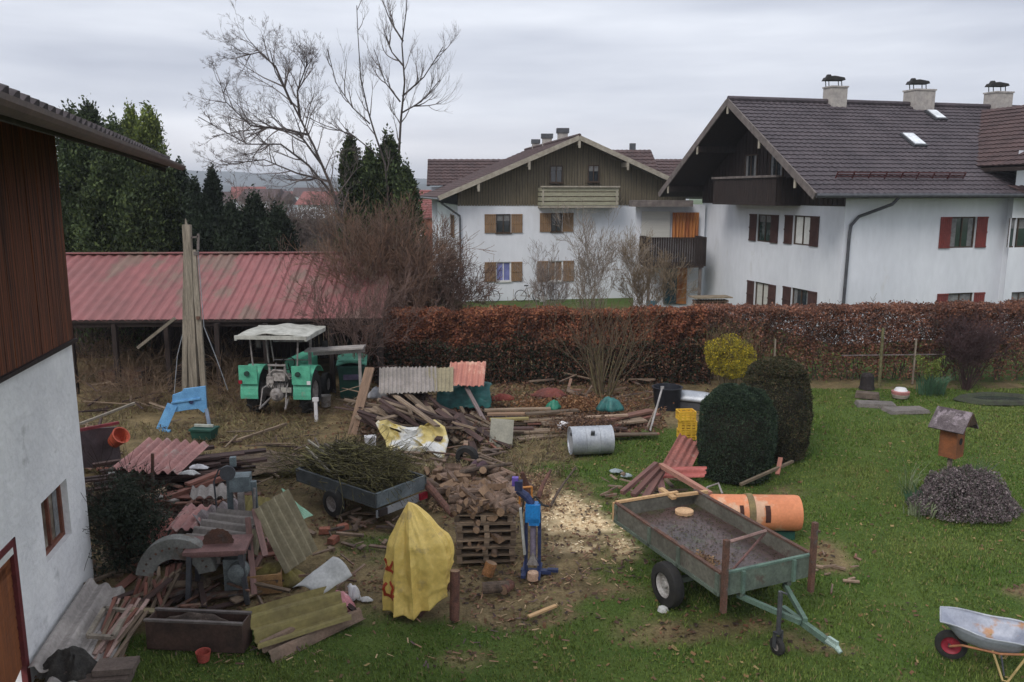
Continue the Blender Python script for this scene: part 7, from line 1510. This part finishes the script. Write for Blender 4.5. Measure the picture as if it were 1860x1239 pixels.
plankb(G(232, 1108, .20), G(330, 1112, .22), .12, .03, M('yellowish tan board', (.36, .30, .18), None, 4, .85, .2, .2), 'yellowish board lying between the laths and the saw')
drape('rag_heap', 'dark rags and debris at the foot of the barn sheets', M('dark rags', (.055, .05, .045), (.03, .028, .026), 5, .95, .3, .4, c3=(.22, .14, .13), c3s=4, c3t=.62), G(128, 1232), .50, .28, .30, 91, 'rags', .22, nu=30)
m = MB(); m.box((0, 0, .05), (.6, .35, .12)); m.box((.1, .05, .16), (.5, .3, .08)); single('grey_crate', m, M('grey brown lid', (.17, .13, .11), None, 4, .85, .2, .2), 'grey brown flat box lying in the foreground by the barn', 'box', G(196, 1236), R(8))
# debris scrap pile between yew and machine
drape('scrap_heap', 'dark brown scrap and soil heap behind the saw bench', M('scrap soil', (.10, .075, .06), (.05, .04, .035), 5, .95, .35, .6, c3=(.25, .15, .13), c3s=5, c3t=.6), G(330, 1000)+V(0, .1, 0), 1.1, .7, .38, 95, 'scrap heap', .3, nu=60)
drape('soil_heap', 'brown earth heap in the middle of the yard behind the brushwood trailer', M('brown earth', (.15, .11, .075), (.08, .06, .045), 4, .95, .35, .6), G(470, 850), 1.6, .8, .22, 96, 'earth heap', .25, nu=60)
# ---------------------------------------------------------------- small things near the lumber
for (x0, y0, x1, y1, lb) in ((645, 778, 700, 800, 'dark pole lying left below the crumpled tarpaulin'), (820, 815, 895, 838, 'grey pole lying in front of the lumber heap'), (430, 800, 520, 770, 'pale rotten beam lying in the straw left of the heap')):
    plank(x0, y0, .08, x1, y1, .12, .07, .06, wood_gx, lb, name='pole', cat='pole')
g_ = G(848, 845); m = MB(); m.lathe((0, 0, .16), (.3, 1, 0), [(-.1, .14), (-.1, .25), (0, .29), (.1, .25), (.1, .14)], 22); single('old_tyre', m, black, 'dark old tyre lying at the right foot of the lumber heap', 'tyre', g_+V(0, .1, .0), smooth=True)
for (px, py, lb, s) in ((870, 852, 'purple tinged cloth bundle between tyre and firewood', 101),):
    drape('cloth_bundle', lb, M('purple brown cloth', (.12, .07, .09), (.07, .05, .055), 4, .9, .2, .2), G(px, py), .3, .18, .16, s, 'cloth', .12, nu=20)
for (px, py, w_, lb, s) in ((1118, 858, .16, 'small bluish scrap of foil on the grass', 111), (1138, 866, .15, 'greyish scrap of foil right of the bluish one', 112)):
    drape('foil_scrap', lb, M('bluish foil', (.32, .38, .40), None, 5, .5, .1, .1), G(px, py), w_, .1, .06, s, 'foil', .05, nu=12)
# ---------------------------------------------------------------- bird house
bx = V(hx.x-.08, hx.y+.50, 0); zt = A(1752, 742, bx.y).z; zb_ = A(1750, 828, bx.y).z
T = thing('bird_house', 'orange wooden bird house with grey shingle roof above the heather', 'bird house', bx, R(38))
m = MB(); m.tube([(0, 0, -.1), (0, 0, zb_+.05)], .05, 8); part('post', m, wood_grey, T)
w_ = .34; h_ = (zt-zb_)*.55
m = MB(); m.prism([(-w_/2, -w_/2, zb_), (w_/2, -w_/2, zb_), (w_/2, -w_/2, zb_+h_), (0, -w_/2, zb_+h_+.24), (-w_/2, -w_/2, zb_+h_)], (0, w_, 0)); part('box', m, birdwood, T)
for s in (-1, 1):
    m = MB(); e_ = V(s*.34, -.34, zt-.40); r_ = V(0, -.34, zt)
    for k in range(4):
        t0, t1 = k/4, (k+1.08)/4; m.bar(e_.lerp(r_, (t0+t1)/2)+V(0, 0, -.01*k), e_.lerp(r_, (t0+t1)/2)+V(0, .68, -.01*k), .14, .03, up=(s*.74, 0, .68))
    part('roof_side', m, M('dark mossy shingle', (.15, .125, .13), (.07, .055, .06), 6, .85, .3, .6, c3=(.24, .20, .22), c3s=5), T)
m = MB(); m.lathe((0, -w_/2-.003, zb_+h_*.62), (0, -1, 0), [(0, .07), (.004, .07), (.004, 0)], 14); part('entrance', m, black, T)
m = MB(); m.prism([(-.22, -.36, zt-.27), (.22, -.36, zt-.27), (0, -.36, zt-.04)], (0, .02, 0)); part('gable', m, M('dark gable wood', (.06, .035, .022), None, 5, .9, .2, .2), T)
tuft('tall thin green stalks in front of the bird house box', bx+V(.30, -.25, 0), 70, 1.15, 14, (.085, .11, .05), .8, name='stalk_clump', wd=.008)
tuft('reddish dry grass stalks left of the bird house', bx+V(-.65, .3, 0), 26, .9, 15, (.20, .13, .08), .3, name='grass_clump', wd=.006)
# ---------------------------------------------------------------- back of the garden on the right
g_ = G(1574, 706); m = MB(); m.lathe((0, 0, 0), (0, 0, 1), [(0, .26), (.1, .22), (.42, .20), (.5, .15), (.5, 0)], 9); single('tree_stump', m, M('dark stump', (.035, .028, .028), None, 5, .95, .3, .6), 'dark stump left of the mossy post', 'stump', g_)
m = MB(); rng = random.Random(61)
def slab(px, py, w_, d_, h_, mt, lb, rz, nm='stone_slab'):
    m = MB(); m.box((0, 0, h_/2), (w_, d_, h_), None, 0, .92); single(nm, m, mt, lb, 'slab', G(px, py), rz)
stone = M('grey garden stone', (.17, .15, .14), (.11, .10, .09), 4, .95, .25, .4)
slab(1590, 738, 1.1, .5, .12, stone, 'long grey stone slab left of the weedy bed', R(-10)); slab(1645, 748, 1.2, .55, .10, stone, 'flat grey stone slab in the middle of the weedy bed', R(5)); slab(1575, 722, .7, .4, .16, M('brown garden wood', (.13, .10, .08), None, 4, .95, .2, .3), 'brown low timber edge in front of the dark stump', R(-25), 'timber_edge')
T = thing('garden_bowl', 'round bowl with red and white stripes on the stones behind the lawn', 'bowl', G(1635, 722)); m = MB(); m.lathe((0, 0, 0), (0, 0, 1), [(0, 0), (0, .22), (.1, .26), (.12, .24), (.12, 0)], 18); part('base', m, M('cream bowl', (.42, .36, .30), None, 4, .7, .1, .1), T, smooth=True)
m = MB(); m.lathe((0, 0, .12), (0, 0, 1), [(0, .26), (.08, .27), (.10, .2), (.10, 0)], 18); part('lid', m, M('dull pink red lid', (.40, .17, .16), None, 4, .6, .1, .1), T, smooth=True)
m = MB(); m.lathe((0, 0, .22), (0, 0, 1), [(0, .2), (.08, .15), (.1, 0)], 16); part('knob', m, white_plastic, T, smooth=True)
g_ = G(1812, 728); T = thing('garden_pond', 'dark round pond edged with plants at the back right of the lawn', 'pond', g_)
m = MB()
def pr_(a, b): th = 2*PI*a; r_ = (.75+.5*b)*(1+.05*math.sin(th*5)); return V(math.cos(th)*r_, math.sin(th)*r_*.5, .14*math.sin(PI*b)+.01)
m.grid(40, 4, pr_); part('rim', m, M('mossy dark rim', (.05, .06, .035), (.035, .035, .028), 6, .95, .3, .6), T)
m = MB(); m.lathe((0, 0, .05), (0, 0, 1), [(0, .80), (.002, 0)], 30); o = part('water', m, M('pond water', (.03, .04, .035), None, 4, .1, 0, .1, spec=.6), T); o.scale = (1, .5, 1)
# ---------------------------------------------------------------- bicycles by the white house
def bicycle(px, py, label, mat, rz):
    c_ = onplane(px, py, OA+nA*.7, nA); T = thing('bicycle', label, 'bicycle', (c_.x, c_.y, 0), math.atan2(uA.y, uA.x)+rz); 
    for x in (-.52, .52):
        m = MB(); n_ = 22; m.tube([(x+math.cos(2*PI*k/n_)*.33, 0, .34+math.sin(2*PI*k/n_)*.33) for k in range(n_)], .022, 5, closed=True); w_ = part('wheel', m, black, T)
        m = MB()
        for k in range(8): m.tube([(x, 0, .34), (x+math.cos(PI*k/4)*.32, 0, .34+math.sin(PI*k/4)*.32)], .004, 3)
        part('spokes', m, zinc, w_)
    m = MB()
    for p in (((-.52, 0, .34), (-.15, 0, .80)), ((-.52, 0, .34), (-.05, 0, .32)), ((-.05, 0, .32), (-.18, 0, .88)), ((-.05, 0, .32), (.38, 0, .80)), ((-.15, 0, .78), (.36, 0, .86)), ((.36, 0, .95), (.52, 0, .34))): m.tube(p, .022, 6)
    part('frame', m, mat, T); m = MB(); m.box((-.2, 0, .93), (.26, .14, .06), None, 0, .8); part('saddle', m, black, T); m = MB(); m.tube([(.22, -.26, 1.05), (.36, -.08, 1.0), (.36, .08, 1.0), (.22, .26, 1.05)], .014, 6); part('handlebar', m, zinc, T)
    m = MB(); m.lathe((-.05, -.03, .32), (0, -1, 0), [(0, .09), (.01, .09), (.01, 0)], 14); part('crank', m, tgrey, T)
bicycle(882, 546, 'bicycle parked left under the blue curtained window', metal_dark, .1)
bicycle(962, 547, 'greyish bicycle parked between the two lower windows', tgrey, -.15)
bicycle(992, 548, 'dark bicycle leaning right beside the greyish one', metal_dark, .2)
b_ = onplane(856, 547, OA+nA*.6, nA)
m = MB(); m.lathe((0, 0, 0), (0, 0, 1), [(0, 0), (0, .14), (.26, .19), (.28, .19), (.28, 0)], 14); single('stone', m, corr_lt, 'small white stone pot on the strip of grass before the bicycles', 'pot', onplane(985, 548, OA+nA*1.6, nA)*1.0)
# firewood crate wall by the loggia
g_ = A(1290, 558, 40); T = thing('log_pile', 'low covered firewood pile beside the loggia of the big house', 'log pile', (g_.x, 40, 0), R(8)); m = MB(); rng = random.Random(5)
for i in range(13):
    for j in range(8): m.lathe((-.8+i*.13, -.3, .1+j*.13), (0, 1, 0), [(0, 0), (0, .06), (.5, .06)], 7)
part('logs', m, M('log pile wood', (.26, .17, .11), (.10, .06, .045), 5, .9, .3, .3), T); m = MB(); m.box((0, 0, 1.2), (1.9, .9, .06)); part('cover', m, M('tan cover', (.30, .24, .17), None, 4, .9, .2, .2), T)
g_ = A(1180, 552, 41); m = MB(); m.box((0, 0, .25), (.75, .5, .45)); m.box((0, 0, .5), (.8, .55, .06)); m.box((.1, 0, .7), (.5, .08, .36)); single('garden_box', m, M('blue teal plastic', (.05, .17, .24), None, 4, .6, .1, .1), 'blue teal box in front of the loggia door', 'box', (g_.x, 41, 0))

# ---------------------------------------------------------------- loose scrap between the bigger things
rng = random.Random(97)
def scrap(n, x0, x1, y0, y1, mats, L0, L1, label, group, w0=.04, w1=.14, lift=.12, az=None, name='plank', cat='plank'):
    for k in range(n):
        g_ = G(rng.uniform(x0, x1), rng.uniform(y0, y1)); a = rng.uniform(0, PI) if az is None else rng.gauss(az, .4); L_ = rng.uniform(L0, L1); d = V(math.cos(a), math.sin(a), rng.gauss(0, .12))*L_/2; z_ = V(0, 0, rng.uniform(.03, lift)+abs(d.z))
        w_ = rng.uniform(w0, w1); SCRAP.append(((L_*w_)/g_.y**2, g_-d+z_, g_+d+z_, w_, rng.uniform(.015, .045), rng.choice(mats), label, group, name, cat, rng.gauss(0, .3)))
SCRAP = []
scrap(46, 205, 440, 905, 1010, [wood_dx, wood_gx, wood_red, corr_grey], .3, 1.1, 'scrap board in the tangle behind the saw bench', 'scrap boards behind the saw bench', lift=.38)
scrap(22, 150, 330, 1010, 1090, [wood_dx, wood_gx, wood_red], .3, .8, 'broken board between the yew shrub and the belt guard', 'boards by the yew shrub', lift=.2)
scrap(20, 400, 500, 940, 1090, [wood_dx, wood_gx, corr_pink, wood_red], .3, .9, 'scrap board wedged between the grey machine and the mossy sheets', 'scrap boards at the machine', lift=.35)
scrap(26, 560, 720, 930, 1010, [wood_gx, wood_dx, wood_red, bark], .15, .6, 'wood scrap on the mud below the brushwood trailer', 'scraps below the small trailer', w0=.02, w1=.08, lift=.05)
scrap(40, 640, 930, 800, 860, [wood_gx, wood_dx, wood_dx, wood_red], .3, 1.0, 'broken board at the front foot of the lumber heap', 'broken boards at the lumber heap', w0=.03, w1=.12, lift=.15)
scrap(24, 420, 560, 790, 880, [wood_gx, wood_dx, bark], .3, 1.0, 'rotten stick on the earth left of the brushwood', 'rotten sticks on the earth', w0=.02, w1=.06, lift=.08, name='stick', cat='stick')
scrap(26, 960, 1190, 690, 735, [wood_gx, wood_dx, wood_red], .3, 1.1, 'board lying in the shade along the hedge foot', 'boards at the hedge foot', lift=.3)
scrap(22, 1090, 1250, 860, 910, [wood_gx, wood_dx, wood_red, wood_fx], .15, .6, 'wood scrap around the red sheets behind the trailer', 'scraps behind the trailer', w0=.02, w1=.08, lift=.08)
scrap(24, 150, 330, 700, 790, [wood_gx, wood_dx], .5, 1.6, 'old pole lying in the brambles before the shed', 'poles in the brambles', w0=.03, w1=.08, lift=.35, name='pole', cat='pole')
scrap(14, 1470, 1560, 960, 1090, [wood_gx, wood_red], .08, .3, 'bark scrap on the bare patch beside the trailer', 'bark scraps beside the trailer', w0=.02, w1=.06, lift=.03)
rgd = np.random.default_rng(123)
def shards(name, label, px0, px1, py0, py1, n, zmax, size, cols, seed):
    rg = np.random.default_rng(seed); P = np.array([list(G(rg.uniform(px0, px1), rg.uniform(py0, py1)))[:3] for _ in range(n)]); P[:, 2] = rg.uniform(0, 1, n)**1.5*zmax*(.4+.6*vnoise(P[:, 0], P[:, 1], .5, seed))
    o = npobj(name, leaves(P, size, cols, seed, .35, nrm=np.tile([[.8, .2, 0.]], (n, 1)), nj=.8)); o['kind'] = 'stuff'; o['label'] = label
shards('splinters', 'dark splinters and rubbish in the tangle by the saw bench', 200, 450, 900, 1030, 5000, .42, .16, [(.12, .085, .065), (.06, .045, .04), (.20, .15, .12), (.26, .21, .18), (.15, .08, .07)], 5)
shards('splinters', 'leaf mould and splinters through the lumber heap', 650, 900, 720, 815, 5000, .5, .15, [(.14, .10, .07), (.07, .05, .04), (.22, .16, .11), (.17, .09, .06)], 6)
shards('splinters', 'leaf mould and splinters under the hedge by the plank bed', 900, 1210, 700, 790, 4200, .25, .14, [(.20, .11, .06), (.10, .06, .045), (.26, .17, .10), (.16, .08, .06)], 7)
shards('splinters', 'bark and chips heaped around the pallet stack', 780, 1000, 860, 930, 4200, .14, .10, [(.36, .25, .15), (.20, .13, .09), (.50, .37, .22), (.24, .14, .10)], 8)

scrap(44, 200, 430, 880, 960, [wood_dx, wood_gx, wood_red, rust, corr_grey], .4, 1.3, 'scrap piece in the heap between the dark timber stack and the grey machine', 'scrap between timber stack and machine', lift=.55, w0=.05, w1=.22)
scrap(30, 240, 420, 1060, 1120, [wood_dx, wood_gx, rust], .3, .9, 'scrap piece under the saw bench', 'scrap under the saw bench', lift=.15)
scrap(26, 640, 790, 690, 780, [wood_dx, wood_gx, wood_gx], .7, 1.7, 'long stick stuck in the back of the lumber heap', 'sticks in the lumber heap', lift=.8, w0=.02, w1=.06, name='stick', cat='stick')
scrap(20, 150, 260, 850, 930, [wood_red, wood_dx, wood_gx], .4, 1.2, 'reddish scrap lying behind the barn corner', 'scrap behind the barn corner', lift=.3)
scrap(18, 420, 640, 1040, 1110, [wood_gx, wood_red, wood_dx], .2, .7, 'splintered board around the mossy sheets', 'splintered boards at the mossy sheets', lift=.3, w0=.02, w1=.07)
for (c, u, v, lb, mt, sd) in ((G(225, 985, .45), V(.75, .1, -.1), V(.15, .8, .1), 'small dull red corrugated piece beside the yew shrub at the barn', corr_oldred, 41), (G(300, 960, .6), V(.8, -.1, 0), V(.1, .7, .15), 'purplish corrugated piece under the grey one behind the saw', corr_pink, 42), (G(395, 1000, .5), V(.6, .15, -.15), V(-.15, .6, .2), 'mossy corrugated offcut in front of the grey machine', corr_green, 43), (G(345, 905, .75), V(.7, .2, -.05), V(-.1, .5, .05), 'grey corrugated offcut lying on the red brown beams', corr_grey, 44)):
    sheet_px(c, c+u, c+v, 'corrugated_sheet', lb, mt, .18, .035, .02, sd)

# the scraps that show largest become things, the smallest share one object
SCRAP.sort(key=lambda r: -r[0]); cnt = sum(1 for o in bpy.data.objects if o.get('category') == 'plank'); rest = MB()
for r in SCRAP:
    if r[9] == 'plank' and cnt >= 292: rest.bar(r[1], r[2], r[3], r[4], up=(math.sin(r[10]), 0, math.cos(r[10]))); continue
    cnt += r[9] == 'plank'; plankb(r[1], r[2], r[3], r[4], r[5], r[6], r[7], name=r[8], cat=r[9], roll=r[10])
o = single('scrap_wood', rest, M('mixed scrap wood', (.24, .17, .12), (.07, .05, .042), 1.2, .9, .3, .4, c3=(.22, .11, .08), c3s=.9), 'x', 'x'); del o['category']; o['kind'] = 'stuff'; o['label'] = 'small broken boards and splinters strewn through the yard'
# ================================================================ HAZE
m = MB(); m.box((0, 1650, 49), (6200, 4000, 106))
hm = bpy.data.materials.new('haze air'); hm.use_nodes = True; t = hm.node_tree; t.nodes.clear(); o = N(t, 'ShaderNodeOutputMaterial'); pv = N(t, 'ShaderNodeVolumePrincipled')
pv.inputs['Color'].default_value = (.80, .86, .95, 1); pv.inputs['Density'].default_value = .00045; t.links.new(pv.outputs[0], o.inputs['Volume'])
hz = bpy.data.objects.new('haze', m.mesh('haze', hm)); COL.objects.link(hz); hz['kind'] = 'stuff'; hz['label'] = 'thin damp air between the yard and the hills'
